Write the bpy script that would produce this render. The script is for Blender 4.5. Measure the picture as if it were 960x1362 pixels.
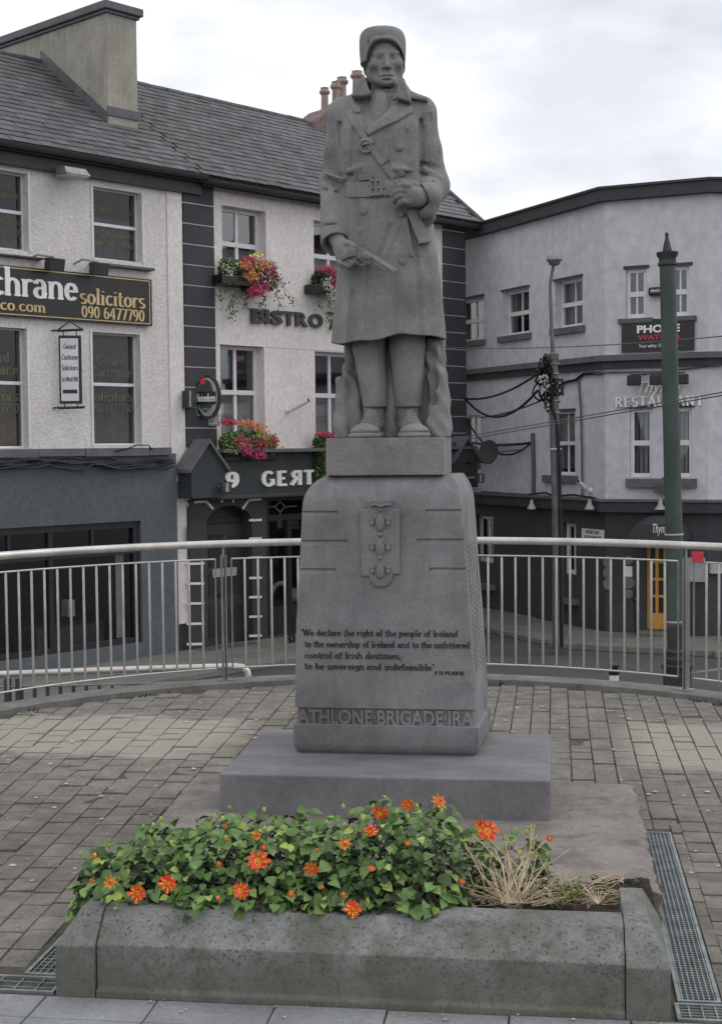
import bpy, bmesh, math, random
import numpy as np
from mathutils import Vector, Matrix
sc = bpy.context.scene
for o in list(bpy.data.objects): bpy.data.objects.remove(o)
COL = sc.collection
random.seed(7); RNG = np.random.default_rng(7)
# ------------------------------------------------------------------ camera
F = 1900.0; CX, CY = 480.0, 681.0; H = 1.75          # focal length and centre in photo pixels, eye height
YAW = math.atan(259/F); PITCH = -math.atan((681-590.6)/F); ROLL = 0.010
fw = np.array([-math.sin(YAW)*math.cos(PITCH), math.cos(YAW)*math.cos(PITCH), math.sin(PITCH)])
r0 = np.cross(fw, [0, 0, 1]); r0 /= np.linalg.norm(r0); u0 = np.cross(r0, fw)
rt = r0*math.cos(ROLL)-u0*math.sin(ROLL); up = u0*math.cos(ROLL)+r0*math.sin(ROLL)
cam = bpy.data.cameras.new('camera'); co = bpy.data.objects.new('camera', cam); COL.objects.link(co)
co.matrix_world = Matrix(((rt[0], up[0], -fw[0], 0), (rt[1], up[1], -fw[1], 0), (rt[2], up[2], -fw[2], H), (0, 0, 0, 1)))
cam.sensor_fit = 'HORIZONTAL'; cam.sensor_width = 36; cam.lens = F/960*36; cam.clip_end = 3000; cam.clip_start = 0.1
sc.camera = co
# ------------------------------------------------------------------ sky and sun (bright overcast)
SUN_EL, SUN_AZ = math.radians(48), math.radians(70)
wd = bpy.data.worlds.new('World'); sc.world = wd; wd.use_nodes = True
N, L = wd.node_tree.nodes, wd.node_tree.links
bg = N['Background']; bg.inputs[1].default_value = 0.10
sky = N.new('ShaderNodeTexSky'); sky.sky_type = 'NISHITA'; sky.sun_disc = False
sky.sun_elevation = SUN_EL; sky.sun_rotation = SUN_AZ
tc = N.new('ShaderNodeTexCoord'); mp = N.new('ShaderNodeMapping'); mp.inputs['Scale'].default_value = (1, 1, 2.6); mp.inputs['Location'].default_value = (0.33, 0.2, 0.1)
L.new(tc.outputs['Generated'], mp.inputs[0])
n1 = N.new('ShaderNodeTexNoise'); n1.inputs['Scale'].default_value = 3.2; n1.inputs['Detail'].default_value = 5; n1.inputs['Roughness'].default_value = .5
L.new(mp.outputs[0], n1.inputs[0])
rp = N.new('ShaderNodeValToRGB'); e = rp.color_ramp.elements
e[0].position = .36; e[0].color = (7.0, 7.3, 8.0, 1); e[1].position = .50; e[1].color = (10.4, 10.4, 10.5, 1)
L.new(n1.outputs[0], rp.inputs[0])
mx = N.new('ShaderNodeMixRGB'); mx.inputs[0].default_value = .94
vd = N.new('ShaderNodeVectorMath'); vd.operation = 'DISTANCE'; nv = N.new('ShaderNodeVectorMath'); nv.operation = 'NORMALIZE'; L.new(tc.outputs['Generated'], nv.inputs[0]); L.new(nv.outputs[0], vd.inputs[0])
cdir = fw+rt*(800-CX)/F-up*(110-CY)/F; cdir = cdir/np.linalg.norm(cdir); vd.inputs[1].default_value = tuple(float(c) for c in cdir)
cn = N.new('ShaderNodeMath'); cn.operation = 'MULTIPLY_ADD'; n3 = N.new('ShaderNodeTexNoise'); n3.inputs['Scale'].default_value = 9; n3.inputs['Detail'].default_value = 6; L.new(mp.outputs[0], n3.inputs[0]); L.new(n3.outputs[0], cn.inputs[0]); cn.inputs[1].default_value = .22; L.new(vd.outputs['Value'], cn.inputs[2])
r3 = N.new('ShaderNodeValToRGB'); r3.color_ramp.elements[0].position = .13; r3.color_ramp.elements[0].color = (.70, .72, .77, 1); r3.color_ramp.elements[1].position = .27; r3.color_ramp.elements[1].color = (1, 1, 1, 1); L.new(cn.outputs[0], r3.inputs[0])
mc = N.new('ShaderNodeMixRGB'); mc.blend_type = 'MULTIPLY'; mc.inputs[0].default_value = 1; L.new(rp.outputs[0], mc.inputs[1]); L.new(r3.outputs[0], mc.inputs[2])
L.new(sky.outputs[0], mx.inputs[1]); L.new(mc.outputs[0], mx.inputs[2]); L.new(mx.outputs[0], bg.inputs[0])
sun = bpy.data.lights.new('sun', 'SUN'); sun.energy = 0.6; sun.angle = math.radians(25); sun.color = (1, .97, .93)
so = bpy.data.objects.new('sun', sun); COL.objects.link(so)
sd = Vector((math.sin(SUN_AZ)*math.cos(SUN_EL), math.cos(SUN_AZ)*math.cos(SUN_EL), math.sin(SUN_EL)))
so.rotation_euler = sd.to_track_quat('Z', 'Y').to_euler()
sc.view_settings.view_transform = 'Standard'; sc.view_settings.look = 'None'; sc.view_settings.exposure = 0.22; sc.view_settings.gamma = 1
sc.render.engine = 'CYCLES'
# ------------------------------------------------------------------ measuring
def ray(x, y): return fw+rt*(x-CX)/F-up*(y-CY)/F
def onz(x, y, z=0):
    d = ray(x, y); return d*((z-H)/d[2])+np.array([0, 0, H])
def ony(x, y, Y):
    d = ray(x, y); return d*(Y/d[1])+np.array([0, 0, H])
class Fr:                                            # a vertical facade: origin, direction t, outward normal n
    def __init__(s, O, t):
        s.O = np.array([O[0], O[1], 0.0]); t = np.array([t[0], t[1], 0.0]); s.t = t/np.linalg.norm(t); s.n = np.array([s.t[1], -s.t[0], 0])
    def p(s, a, z, o=0): return s.O+s.t*a+s.n*o+np.array([0, 0, z])
    def W(s, x, y, o=0):
        d = ray(x, y); C = np.array([0, 0, H]); k = ((s.O+s.n*o-C)@s.n)/(d@s.n); q = C+d*k
        return float((q-s.O)@s.t), float(q[2])
ID = Fr((0, 0), (1, 0))
STREET = -2.2
FA = Fr(onz(290, 866, STREET), ray(2230, 590)[:2])   # office and pub front
c0 = onz(805, 848, STREET)
FB = Fr(c0, -ray(-390, 597)[:2])                     # restaurant building, three facets
FC = Fr(c0, -ray(-3500, 600)[:2])
sC, _ = FC.W(942, 600); c1 = FC.p(sC, 0)
FD = Fr(c1, (math.cos(math.radians(14)), math.sin(math.radians(14))))
# ------------------------------------------------------------------ mesh building
class MB:
    def __init__(s): s.v = []; s.f = []
    def add(s, vs, fs):
        b = len(s.v); s.v += [tuple(float(c) for c in q) for q in vs]; s.f += [tuple(i+b for i in f) for f in fs]; return s
    def hexa(s, P): return s.add(P, [(0, 3, 2, 1), (4, 5, 6, 7), (0, 1, 5, 4), (1, 2, 6, 5), (2, 3, 7, 6), (3, 0, 4, 7)])
    def box(s, fr, a0, a1, z0, z1, o0, o1):
        if a0 > a1: a0, a1 = a1, a0
        if z0 > z1: z0, z1 = z1, z0
        p = fr.p
        return s.hexa([p(a0, z0, o1), p(a1, z0, o1), p(a1, z0, o0), p(a0, z0, o0), p(a0, z1, o1), p(a1, z1, o1), p(a1, z1, o0), p(a0, z1, o0)])
    def bar(s, fr, A, B, w, o0, o1):                 # straight bar between (a,z) points in a facade
        A = np.array(A); B = np.array(B); d = (B-A)/np.linalg.norm(B-A); m = np.array([-d[1], d[0]])*w/2
        q = [A-m, B-m, B+m, A+m]
        return s.prism(fr, q, o0, o1)
    def prism(s, fr, poly, o0, o1):
        n = len(poly); P = [fr.p(a, z, o1) for a, z in poly]+[fr.p(a, z, o0) for a, z in poly]
        return s.add(P, [tuple(range(n)), tuple(range(2*n-1, n-1, -1))]+[(i, i+n, (i+1) % n+n, (i+1) % n) for i in range(n)])
    def tube(s, pts, r, seg=8, close=False):
        pts = [Vector([float(c) for c in p]) for p in pts]; n = len(pts); rr = r if hasattr(r, '__len__') else [r]*n
        rings = []; prev = None
        for i, p in enumerate(pts):
            t = (pts[min(i+1, n-1)]-pts[max(i-1, 0)]); t = t.normalized() if t.length > 1e-9 else Vector((0, 0, 1))
            if prev is None:
                a = Vector((0, 0, 1)) if abs(t.z) < .9 else Vector((1, 0, 0)); x = t.cross(a).normalized()
            else: x = (prev-t*prev.dot(t)).normalized()
            prev = x; y = t.cross(x)
            rings.append([p+(x*math.cos(k*2*math.pi/seg)+y*math.sin(k*2*math.pi/seg))*rr[i] for k in range(seg)])
        vs = [q for R in rings for q in R]; fs = []
        for i in range(n-1):
            for k in range(seg):
                k2 = (k+1) % seg; fs.append((i*seg+k, i*seg+k2, (i+1)*seg+k2, (i+1)*seg+k))
        fs += [tuple(range(seg-1, -1, -1)), tuple((n-1)*seg+k for k in range(seg))]
        return s.add(vs, fs)
    def lathe(s, c, prof, seg=20, axis=None):        # prof: (radius, height)
        c = np.array(c); Z = np.array([0, 0, 1.0]) if axis is None else np.array(axis, float)/np.linalg.norm(axis)
        a = np.array([1.0, 0, 0]) if abs(Z[0]) < .9 else np.array([0, 1.0, 0]); X = np.cross(a, Z); X /= np.linalg.norm(X); Y = np.cross(Z, X)
        vs = []; fs = []
        for r, h in prof:
            for k in range(seg):
                t = 2*math.pi*k/seg; vs.append(c+Z*h+(X*math.cos(t)+Y*math.sin(t))*max(r, 1e-4))
        for i in range(len(prof)-1):
            for k in range(seg):
                k2 = (k+1) % seg; fs.append((i*seg+k, i*seg+k2, (i+1)*seg+k2, (i+1)*seg+k))
        fs += [tuple(range(seg-1, -1, -1)), tuple((len(prof)-1)*seg+k for k in range(seg))]
        return s.add(vs, fs)
    def blob(s, c, r, seg=8, rings=6, M=None):       # ellipsoid, optional axes M
        M = np.eye(3) if M is None else M; c = np.array(c); vs = []; fs = []
        for i in range(rings+1):
            ph = math.pi*i/rings
            for k in range(seg):
                t = 2*math.pi*k/seg; q = np.array([r[0]*math.sin(ph)*math.cos(t), r[1]*math.sin(ph)*math.sin(t), r[2]*math.cos(ph)]); vs.append(c+M@q)
        for i in range(rings):
            for k in range(seg):
                k2 = (k+1) % seg; fs.append((i*seg+k, (i+1)*seg+k, (i+1)*seg+k2, i*seg+k2))
        return s.add(vs, fs)
    def mesh(s, name, off=(0, 0, 0), smooth=None):
        m = bpy.data.meshes.new(name); ox, oy, oz = off
        m.from_pydata([(x-ox, y-oy, z-oz) for x, y, z in s.v], [], s.f)
        bm = bmesh.new(); bm.from_mesh(m)
        bmesh.ops.remove_doubles(bm, verts=bm.verts, dist=1e-5)
        bmesh.ops.dissolve_degenerate(bm, edges=bm.edges, dist=1e-6)
        bmesh.ops.recalc_face_normals(bm, faces=bm.faces)
        bm.to_mesh(m); bm.free()
        if smooth:
            m.polygons.foreach_set('use_smooth', [True]*len(m.polygons)); m.set_sharp_from_angle(angle=math.radians(smooth))
        m.update(); return m
OFF = {}
def thing(name, label, cat, loc=(0, 0, 0), group=None):
    o = bpy.data.objects.new(name, None); o.empty_display_size = .1; COL.objects.link(o); o.location = [float(c) for c in loc]; OFF[o.name] = tuple(float(c) for c in loc)
    o['label'] = label; o['category'] = cat
    if group: o['group'] = group
    return o
def part(name, mb, mat, parent=None, smooth=None, bevel=0, label=None, kind=None):
    off = OFF[parent.name] if parent else (0, 0, 0)
    m = mb.mesh(name, off, smooth); m.materials.append(mat)
    o = bpy.data.objects.new(name, m); COL.objects.link(o); OFF[o.name] = off
    if parent: o.parent = parent
    if bevel:
        b = o.modifiers.new('bevel', 'BEVEL'); b.width = bevel; b.segments = 2; b.limit_method = 'ANGLE'; b.angle_limit = math.radians(40)
    if label: o['label'] = label
    if kind: o['kind'] = kind
    return o
def single(name, mb, mat, label, cat, loc, group=None, **k):   # a thing that is one mesh
    m = mb.mesh(name, [float(c) for c in loc], k.get('smooth')); m.materials.append(mat)
    o = bpy.data.objects.new(name, m); COL.objects.link(o); o.location = [float(c) for c in loc]; OFF[o.name] = tuple(float(c) for c in loc)
    o['label'] = label; o['category'] = cat
    if group: o['group'] = group
    return o
def struct(name, mb, mat, **k): return part(name, mb, mat, kind='structure', **k)
def inst(name, mesh, M4, parent):                    # a piece sharing mesh data
    o = bpy.data.objects.new(name, mesh); COL.objects.link(o); o.parent = parent
    off = OFF[parent.name]; o.matrix_basis = Matrix.Translation([-c for c in off]) @ M4; return o
def axes4(p, x, y, z): return Matrix(((x[0], y[0], z[0], p[0]), (x[1], y[1], z[1], p[1]), (x[2], y[2], z[2], p[2]), (0, 0, 0, 1)))
# ------------------------------------------------------------------ materials
def lin(c): c = c/255; return c/12.92 if c <= .04045 else ((c+.055)/1.055)**2.4
def RGB(r, g, b, k=1.0): return (lin(r)*k, lin(g)*k, lin(b)*k)
def mat(name, c1, c2=None, scale=8, rough=.85, bump=None, metal=0, spots=None, rnd=0, stretch=None, det=6, streak=0, spec=.3, lo=.35, hi=.65):
    m = bpy.data.materials.new(name); m.use_nodes = True; n = m.node_tree.nodes; l = m.node_tree.links; b = n['Principled BSDF']
    b.inputs['Roughness'].default_value = rough; b.inputs['Metallic'].default_value = metal; b.inputs['Specular IOR Level'].default_value = spec
    g = n.new('ShaderNodeNewGeometry'); src = g.outputs['Position']
    if stretch:
        mpn = n.new('ShaderNodeMapping'); mpn.inputs['Scale'].default_value = stretch; l.new(src, mpn.inputs[0]); src2 = mpn.outputs[0]
    else: src2 = src
    def noise(s, d=det, r=.6, v=None):
        t = n.new('ShaderNodeTexNoise'); t.inputs['Scale'].default_value = s; t.inputs['Detail'].default_value = d; t.inputs['Roughness'].default_value = r; l.new(v or src2, t.inputs[0]); return t.outputs[0]
    def ramp(x, a, bb, ca, cb):
        r = n.new('ShaderNodeValToRGB'); r.color_ramp.elements[0].position = a; r.color_ramp.elements[1].position = bb
        r.color_ramp.elements[0].color = (*ca, 1); r.color_ramp.elements[1].color = (*cb, 1); l.new(x, r.inputs[0]); return r.outputs[0]
    def mixc(f, a, bb, mode='MIX'):
        x = n.new('ShaderNodeMixRGB'); x.blend_type = mode
        if isinstance(f, float): x.inputs[0].default_value = f
        else: l.new(f, x.inputs[0])
        l.new(a, x.inputs[1])
        if isinstance(bb, tuple): x.inputs[2].default_value = (*bb, 1)
        else: l.new(bb, x.inputs[2])
        return x.outputs[0]
    c2 = c2 or tuple(c*.8 for c in c1)
    col = ramp(noise(scale), lo, hi, c2, c1)
    fine = ramp(noise(scale*14, 3), .3, .7, (.86,)*3, (1.1,)*3); col = mixc(1.0, col, fine, 'MULTIPLY')
    for sp in (spots or []):                         # (scale, lo, hi, colour, strength)
        f = ramp(noise(sp[0], 4, .65, src), sp[1], sp[2], (0, 0, 0), (sp[4],)*3); col = mixc(f, col, tuple(sp[3]))
    if streak:
        mpp = n.new('ShaderNodeMapping'); mpp.inputs['Scale'].default_value = (9, 9, .5); l.new(src, mpp.inputs[0])
        f = ramp(noise(1.3, 5, .6, mpp.outputs[0]), .4, .75, (1, 1, 1), (1-streak,)*3); col = mixc(1.0, col, f, 'MULTIPLY')
    if rnd:
        oi = n.new('ShaderNodeObjectInfo'); f = ramp(oi.outputs['Random'], 0, 1, (1-rnd,)*3, (1+rnd,)*3); col = mixc(1.0, col, f, 'MULTIPLY')
    l.new(col, b.inputs['Base Color'])
    if bump:
        bp = n.new('ShaderNodeBump'); bp.inputs['Strength'].default_value = bump[1]; bp.inputs['Distance'].default_value = bump[2] if len(bump) > 2 else .01
        l.new(noise(bump[0], 5, .6, src), bp.inputs['Height']); l.new(bp.outputs[0], b.inputs['Normal'])
    m['n'] = 1; return m
K = 1.55
M = {}
M['asphalt'] = mat('asphalt', RGB(92, 92, 94, .8), RGB(80, 80, 82, .8), 1.2, .9, (60, .3))
M['footpath'] = mat('footpath', RGB(128, 125, 120, .95), RGB(108, 106, 102, .95), 1.5, .9, (40, .2), spots=[(3, .6, .7, RGB(90, 88, 84), .5)])
M['bed'] = mat('joint_sand', RGB(92, 87, 78), RGB(66, 63, 56), 18, .95, (80, .5))
M['granite'] = mat('granite_flag', RGB(142, 144, 146), RGB(122, 124, 128), 3, .8, (120, .25), spots=[(90, .6, .68, RGB(90, 92, 96), .8), (5, .55, .75, RGB(105, 104, 100), .6)], rnd=.05)
M['kerb'] = mat('kerb_concrete', RGB(124, 124, 122), RGB(98, 98, 96), 4, .9, (70, .3), spots=[(9, .55, .7, RGB(80, 82, 72), .6)])
M['stone'] = mat('limestone', RGB(123, 122, 124, 1.22), RGB(106, 105, 108, 1.22), 5, .82, (55, .22, .006), spots=[(2.2, .5, .72, RGB(92, 88, 88), .6), (6, .56, .72, RGB(140, 139, 143), .45), (160, .7, .76, RGB(190, 190, 192), .4), (60, .70, .78, RGB(70, 70, 74), .5)], streak=.16)
M['stone_fig'] = mat('carved_limestone', RGB(128, 126, 127, 1.22), RGB(110, 109, 111, 1.22), 6, .8, (60, .7, .007), spots=[(3.1, .5, .72, RGB(96, 89, 87), .6), (9, .58, .72, RGB(146, 142, 143), .4), (140, .72, .78, RGB(180, 180, 180), .4)], streak=.2)
M['slabstone'] = mat('base_slab_stone', RGB(119, 119, 121, 1.1), RGB(101, 101, 104, 1.1), 3, .7, (80, .15, .004), spots=[(70, .66, .72, RGB(62, 64, 68), .6), (2, .55, .8, RGB(92, 92, 94), .5)], stretch=(1, 2.2, 1))
M['apron'] = mat('rough_concrete', RGB(140, 133, 129), RGB(110, 105, 101), 4, .95, (24, .9, .02), spots=[(3, .5, .66, RGB(150, 145, 140), .4), (7, .56, .68, RGB(84, 84, 76), .7), (45, .64, .72, RGB(60, 58, 54), .5)])
M['planter'] = mat('planter_limestone', RGB(130, 131, 131, 1.12), RGB(104, 105, 104, 1.12), 3, .85, (60, .3, .006), spots=[(4, .48, .62, RGB(92, 94, 80), .65), (95, .575, .61, RGB(52, 53, 52), .7), (60, .62, .66, RGB(50, 50, 50), .6), (150, .6, .66, RGB(66, 66, 60), .6), (16, .52, .7, RGB(72, 74, 66), .45), (130, .70, .75, RGB(185, 185, 180), .4)], streak=.2)
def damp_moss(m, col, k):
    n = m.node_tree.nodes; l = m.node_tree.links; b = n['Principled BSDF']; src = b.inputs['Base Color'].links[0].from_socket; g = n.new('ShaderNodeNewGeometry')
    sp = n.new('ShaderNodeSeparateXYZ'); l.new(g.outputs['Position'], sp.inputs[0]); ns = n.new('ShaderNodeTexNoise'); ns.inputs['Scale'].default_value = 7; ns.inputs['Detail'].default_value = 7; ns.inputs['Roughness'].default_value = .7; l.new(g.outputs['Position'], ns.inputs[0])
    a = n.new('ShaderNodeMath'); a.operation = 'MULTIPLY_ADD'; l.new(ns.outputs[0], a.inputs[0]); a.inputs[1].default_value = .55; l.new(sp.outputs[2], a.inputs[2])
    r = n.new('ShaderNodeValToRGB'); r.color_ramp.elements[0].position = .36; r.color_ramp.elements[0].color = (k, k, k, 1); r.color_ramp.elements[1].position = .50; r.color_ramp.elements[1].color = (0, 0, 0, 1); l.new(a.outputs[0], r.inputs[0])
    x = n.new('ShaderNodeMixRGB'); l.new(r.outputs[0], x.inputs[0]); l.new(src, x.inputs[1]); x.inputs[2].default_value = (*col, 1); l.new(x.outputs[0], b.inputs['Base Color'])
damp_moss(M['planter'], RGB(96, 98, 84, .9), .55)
M['soil'] = mat('soil', RGB(60, 48, 40), RGB(38, 32, 28), 25, .95, (50, .8, .02))
M['leaf'] = mat('leaf_green', RGB(104, 130, 68, 1.0), RGB(66, 98, 54, 1.0), 22, .45, rnd=.5)
M['leaf_light'] = mat('leaf_light', RGB(158, 172, 88, 1.0), RGB(118, 146, 70, 1.0), 22, .45, rnd=.35)
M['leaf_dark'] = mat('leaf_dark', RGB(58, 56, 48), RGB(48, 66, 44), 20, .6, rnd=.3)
M['stem'] = mat('stem_green', RGB(96, 108, 62), None, 10, .6)
M['straw'] = mat('dry_stem', RGB(198, 184, 160), RGB(150, 132, 108), 15, .8, rnd=.2)
M['pet_red'] = mat('petal_red', RGB(238, 108, 66), RGB(222, 76, 54), 60, .6)
M['pet_orange'] = mat('petal_orange', RGB(240, 164, 92), RGB(232, 128, 80), 60, .6)
M['pet_yellow'] = mat('petal_yellow', RGB(245, 205, 92), RGB(232, 178, 70), 60, .6)
M['steel'] = mat('brushed_steel', RGB(206, 202, 198), RGB(180, 178, 174), 6, .42, metal=.55, spec=.5)
M['steel_dull'] = mat('dull_steel', RGB(150, 150, 150), RGB(124, 124, 126), 6, .5, metal=.5)
M['galv'] = mat('galvanised_grate', RGB(150, 158, 158), RGB(112, 120, 120), 12, .5, metal=.5)
M['pit'] = mat('drain_pit', RGB(34, 34, 32), None, 10, .95)
M['roughcast'] = mat('roughcast_render', RGB(182, 178, 177, 1.62), RGB(172, 168, 167, 1.62), 1.3, .95, (26, .9, .03), spots=[(1.2, .6, .8, RGB(150, 144, 142, 1.5), .4)], streak=.07)
M['render'] = mat('smooth_cream_render', RGB(183, 178, 175, 1.62), RGB(175, 170, 168, 1.62), .9, .9, (9, .12, .02), spots=[(1.6, .62, .75, RGB(160, 154, 152, 1.5), .5)], streak=.06)
M['greyrender'] = mat('grey_lilac_render', RGB(165, 165, 170, 1.5), RGB(161, 161, 166, 1.5), .35, .9, (7, .08, .02), streak=.035)
M['quoin'] = mat('dark_quoin', RGB(66, 66, 70, 1.2), RGB(60, 60, 64, 1.2), 2, .8, (12, .2, .01))
M['white'] = mat('white_paint', RGB(200, 198, 200, 1.3), RGB(186, 186, 188, 1.3), 3, .5, spec=.5)
M['pubgreen'] = mat('dark_grey_green_paint', RGB(58, 62, 64, 1.15), RGB(50, 54, 56, 1.15), 1.5, .6, spec=.4)
M['black'] = mat('black_paint', RGB(44, 43, 46), RGB(36, 35, 38), 3, .45, spec=.4)
M['shopblue'] = mat('slate_blue_render', RGB(90, 97, 101, 1.12), RGB(82, 89, 93, 1.12), .8, .9, (14, .15, .01), streak=.05)
M['plinthdark'] = mat('dark_plinth', RGB(58, 57, 62), RGB(50, 50, 54), 1, .8)
M['charcoal'] = mat('charcoal_render', RGB(72, 72, 76), RGB(64, 64, 68), .8, .85, streak=.08)
M['lead'] = mat('lead_flashing', RGB(104, 106, 110), RGB(88, 90, 94), 3, .6)
M['slate'] = mat('roof_slate', RGB(93, 91, 94, 1.1), RGB(80, 79, 82, 1.1), 2.5, .75, (30, .3, .006), rnd=.22, spots=[(9, .68, .75, RGB(128, 124, 122), .5)])
M['gutter'] = mat('gutter_dark', RGB(70, 66, 70), RGB(60, 57, 60), 3, .5)
M['chimney'] = mat('chimney_render', RGB(166, 162, 152, 1.05), RGB(148, 145, 136, 1.05), 1.6, .95, (10, .3, .02), spots=[(2.6, .55, .75, RGB(130, 126, 116), .6)], streak=.2)
M['clay'] = mat('clay_pot', RGB(172, 152, 144), RGB(150, 132, 126), 6, .85, streak=.2)
M['brick'] = mat('old_pink_brick', RGB(132, 116, 114), RGB(108, 96, 95), 9, .95, (30, .5, .02))
M['sill'] = mat('stone_sill', RGB(102, 101, 104, 1.1), RGB(88, 88, 91, 1.1), 4, .85)
M['interior'] = mat('dim_interior', RGB(40, 40, 42), RGB(28, 28, 30), 1.2, .95)
M['blind'] = mat('fabric_blind', RGB(122, 122, 124), RGB(96, 97, 100), 4, .9)
M['blindlight'] = mat('pale_blind', RGB(176, 178, 178), RGB(150, 152, 152), 4, .9)
M['curtain'] = mat('ochre_curtain', RGB(150, 128, 92), RGB(110, 92, 66), 4, .9)
M['gold'] = mat('gold_letter', RGB(206, 186, 140, 1.1), RGB(184, 162, 118, 1.1), 5, .5)
M['goldfaint'] = mat('faded_gold_letter', RGB(112, 110, 84), RGB(84, 84, 70), 9, .6)
M['letterwhite'] = mat('white_letter', RGB(228, 226, 224, 1.15), RGB(214, 212, 210, 1.15), 5, .5)
M['signblack'] = mat('sign_black', RGB(34, 30, 34), RGB(28, 25, 28), 2, .35, spec=.5)
M['lettergrey'] = mat('grey_metal_letter', RGB(84, 82, 84), RGB(70, 68, 70), 5, .5)
M['ink'] = mat('inscription_paint', RGB(30, 30, 32), RGB(38, 38, 42), 40, .7, spots=[(50, .56, .66, RGB(90, 90, 94), .8)])
M['signred'] = mat('sign_red', RGB(206, 64, 82, 1.1), None, 5, .5)
M['postgreen'] = mat('green_post_paint', RGB(78, 92, 84, .95), RGB(62, 74, 69, .95), 2, .6, spots=[(4, .6, .7, RGB(84, 84, 80), .6)], streak=.2)
M['iron'] = mat('cast_iron', RGB(66, 66, 68), RGB(48, 48, 50), 6, .7)
M['pole'] = mat('galvanised_pole', RGB(120, 120, 122), RGB(98, 98, 101), 4, .6, metal=.3, streak=.3)
M['cable'] = mat('black_cable', RGB(34, 34, 36), None, 5, .6)
M['cablegrey'] = mat('grey_cable', RGB(96, 96, 98), None, 5, .7)
M['orangewood'] = mat('orange_varnished_wood', RGB(196, 148, 74, 1.2), RGB(176, 126, 58, 1.2), 3, .5, stretch=(6, 6, 1))
M['pink'] = mat('magenta_bloom', RGB(200, 78, 114, 1.0), RGB(150, 48, 78, 1.0), 40, .7)
M['redbloom'] = mat('red_bloom', RGB(200, 48, 62, 1.2), None, 40, .7)
M['orangebloom'] = mat('orange_bloom', RGB(222, 158, 100, 1.0), RGB(196, 108, 76, .95), 40, .7)
M['whitebloom'] = mat('white_bloom', RGB(225, 222, 216), None, 40, .7)
M['beergreen'] = mat('sign_green', RGB(56, 84, 70), RGB(48, 74, 62), 5, .4)
M['litter'] = mat('pale_flecks', RGB(196, 190, 178), RGB(160, 152, 140), 30, .9, rnd=.2)
M['lampglass'] = mat('lamp_lens', RGB(176, 176, 172), RGB(140, 140, 140), 5, .3)
M['yellow'] = mat('yellow_bloom', RGB(235, 215, 80, 1.2), None, 30, .7)
M['mesh_gold'] = mat('leading', RGB(110, 110, 116), None, 5, .5)
def glass(name, base=.10, see=.55, rough=.03):
    m = bpy.data.materials.new(name); m.use_nodes = True; n = m.node_tree.nodes; l = m.node_tree.links
    n.remove(n['Principled BSDF']); out = n['Material Output']
    lw = n.new('ShaderNodeLayerWeight'); lw.inputs[0].default_value = .5; pw = n.new('ShaderNodeMath'); pw.operation = 'POWER'; pw.inputs[1].default_value = 4; l.new(lw.outputs['Facing'], pw.inputs[0])
    mu = n.new('ShaderNodeMath'); mu.operation = 'MULTIPLY_ADD'; mu.inputs[1].default_value = .9; mu.inputs[2].default_value = base; l.new(pw.outputs[0], mu.inputs[0])
    gl = n.new('ShaderNodeBsdfGlossy'); gl.inputs['Roughness'].default_value = rough; gl.inputs[0].default_value = (.9, .93, .95, 1)
    tr = n.new('ShaderNodeBsdfTransparent'); tr.inputs[0].default_value = (see, see*1.01, see*1.02, 1)
    mi = n.new('ShaderNodeMixShader'); l.new(mu.outputs[0], mi.inputs[0]); l.new(tr.outputs[0], mi.inputs[1]); l.new(gl.outputs[0], mi.inputs[2]); l.new(mi.outputs[0], out.inputs[0]); return m
M['glass'] = glass('window_glass', see=.75); M['glass_pub'] = glass('pub_glass', see=.8, base=.17); M['glass_dark'] = glass('office_glass', see=.55, base=.045); M['roomgrey'] = mat('pale_room', RGB(92, 95, 100), RGB(70, 72, 76), 1.2, .95)
# paving block material with cleaner pale patches where the blocks were relaid
def paving_mat():
    m = mat('paving_block', RGB(128, 124, 117, .98), RGB(104, 101, 95, .98), 7, .92, (90, .5, .006), rnd=.13,
            spots=[(1.1, .5, .7, RGB(84, 80, 70), .6), (3.3, .56, .7, RGB(116, 98, 90), .4), (26, .56, .68, RGB(70, 68, 58), .6), (70, .58, .66, RGB(74, 72, 66), .6), (120, .63, .70, RGB(172, 168, 156), .6)])
    n = m.node_tree.nodes; l = m.node_tree.links; b = n['Principled BSDF']; src = b.inputs['Base Color'].links[0].from_socket
    g = n.new('ShaderNodeNewGeometry'); sp = n.new('ShaderNodeSeparateXYZ'); l.new(g.outputs['Position'], sp.inputs[0])
    ns = n.new('ShaderNodeTexNoise'); ns.inputs['Scale'].default_value = 2.5; l.new(g.outputs['Position'], ns.inputs[0])
    def mth(op, a, bb=None, c=None):
        x = n.new('ShaderNodeMath'); x.operation = op
        for i, v in enumerate((a, bb, c)):
            if v is None: continue
            if isinstance(v, (int, float)): x.inputs[i].default_value = v
            else: l.new(v, x.inputs[i])
        x.use_clamp = op in ('MULTIPLY_ADD',); return x.outputs[0]
    yy = mth('ADD', sp.outputs[1], mth('MULTIPLY', mth('SUBTRACT', ns.outputs[0], .5), 1.0))
    ax = mth('ABSOLUTE', mth('SUBTRACT', yy, 8.35)); my = mth('MULTIPLY_ADD', ax, -5.0, 3.3)
    xx = mth('ABSOLUTE', mth('ADD', sp.outputs[0], .75)); mxx = mth('MULTIPLY_ADD', xx, 4.0, -4.2)
    f = mth('MULTIPLY', mth('MULTIPLY', my, mxx), .75)
    mi = n.new('ShaderNodeMixRGB'); l.new(f, mi.inputs[0]); l.new(src, mi.inputs[1]); mi.inputs[2].default_value = (*RGB(156, 151, 142, 1.0), 1); l.new(mi.outputs[0], b.inputs['Base Color'])
    return m
M['paving'] = paving_mat()
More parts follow.
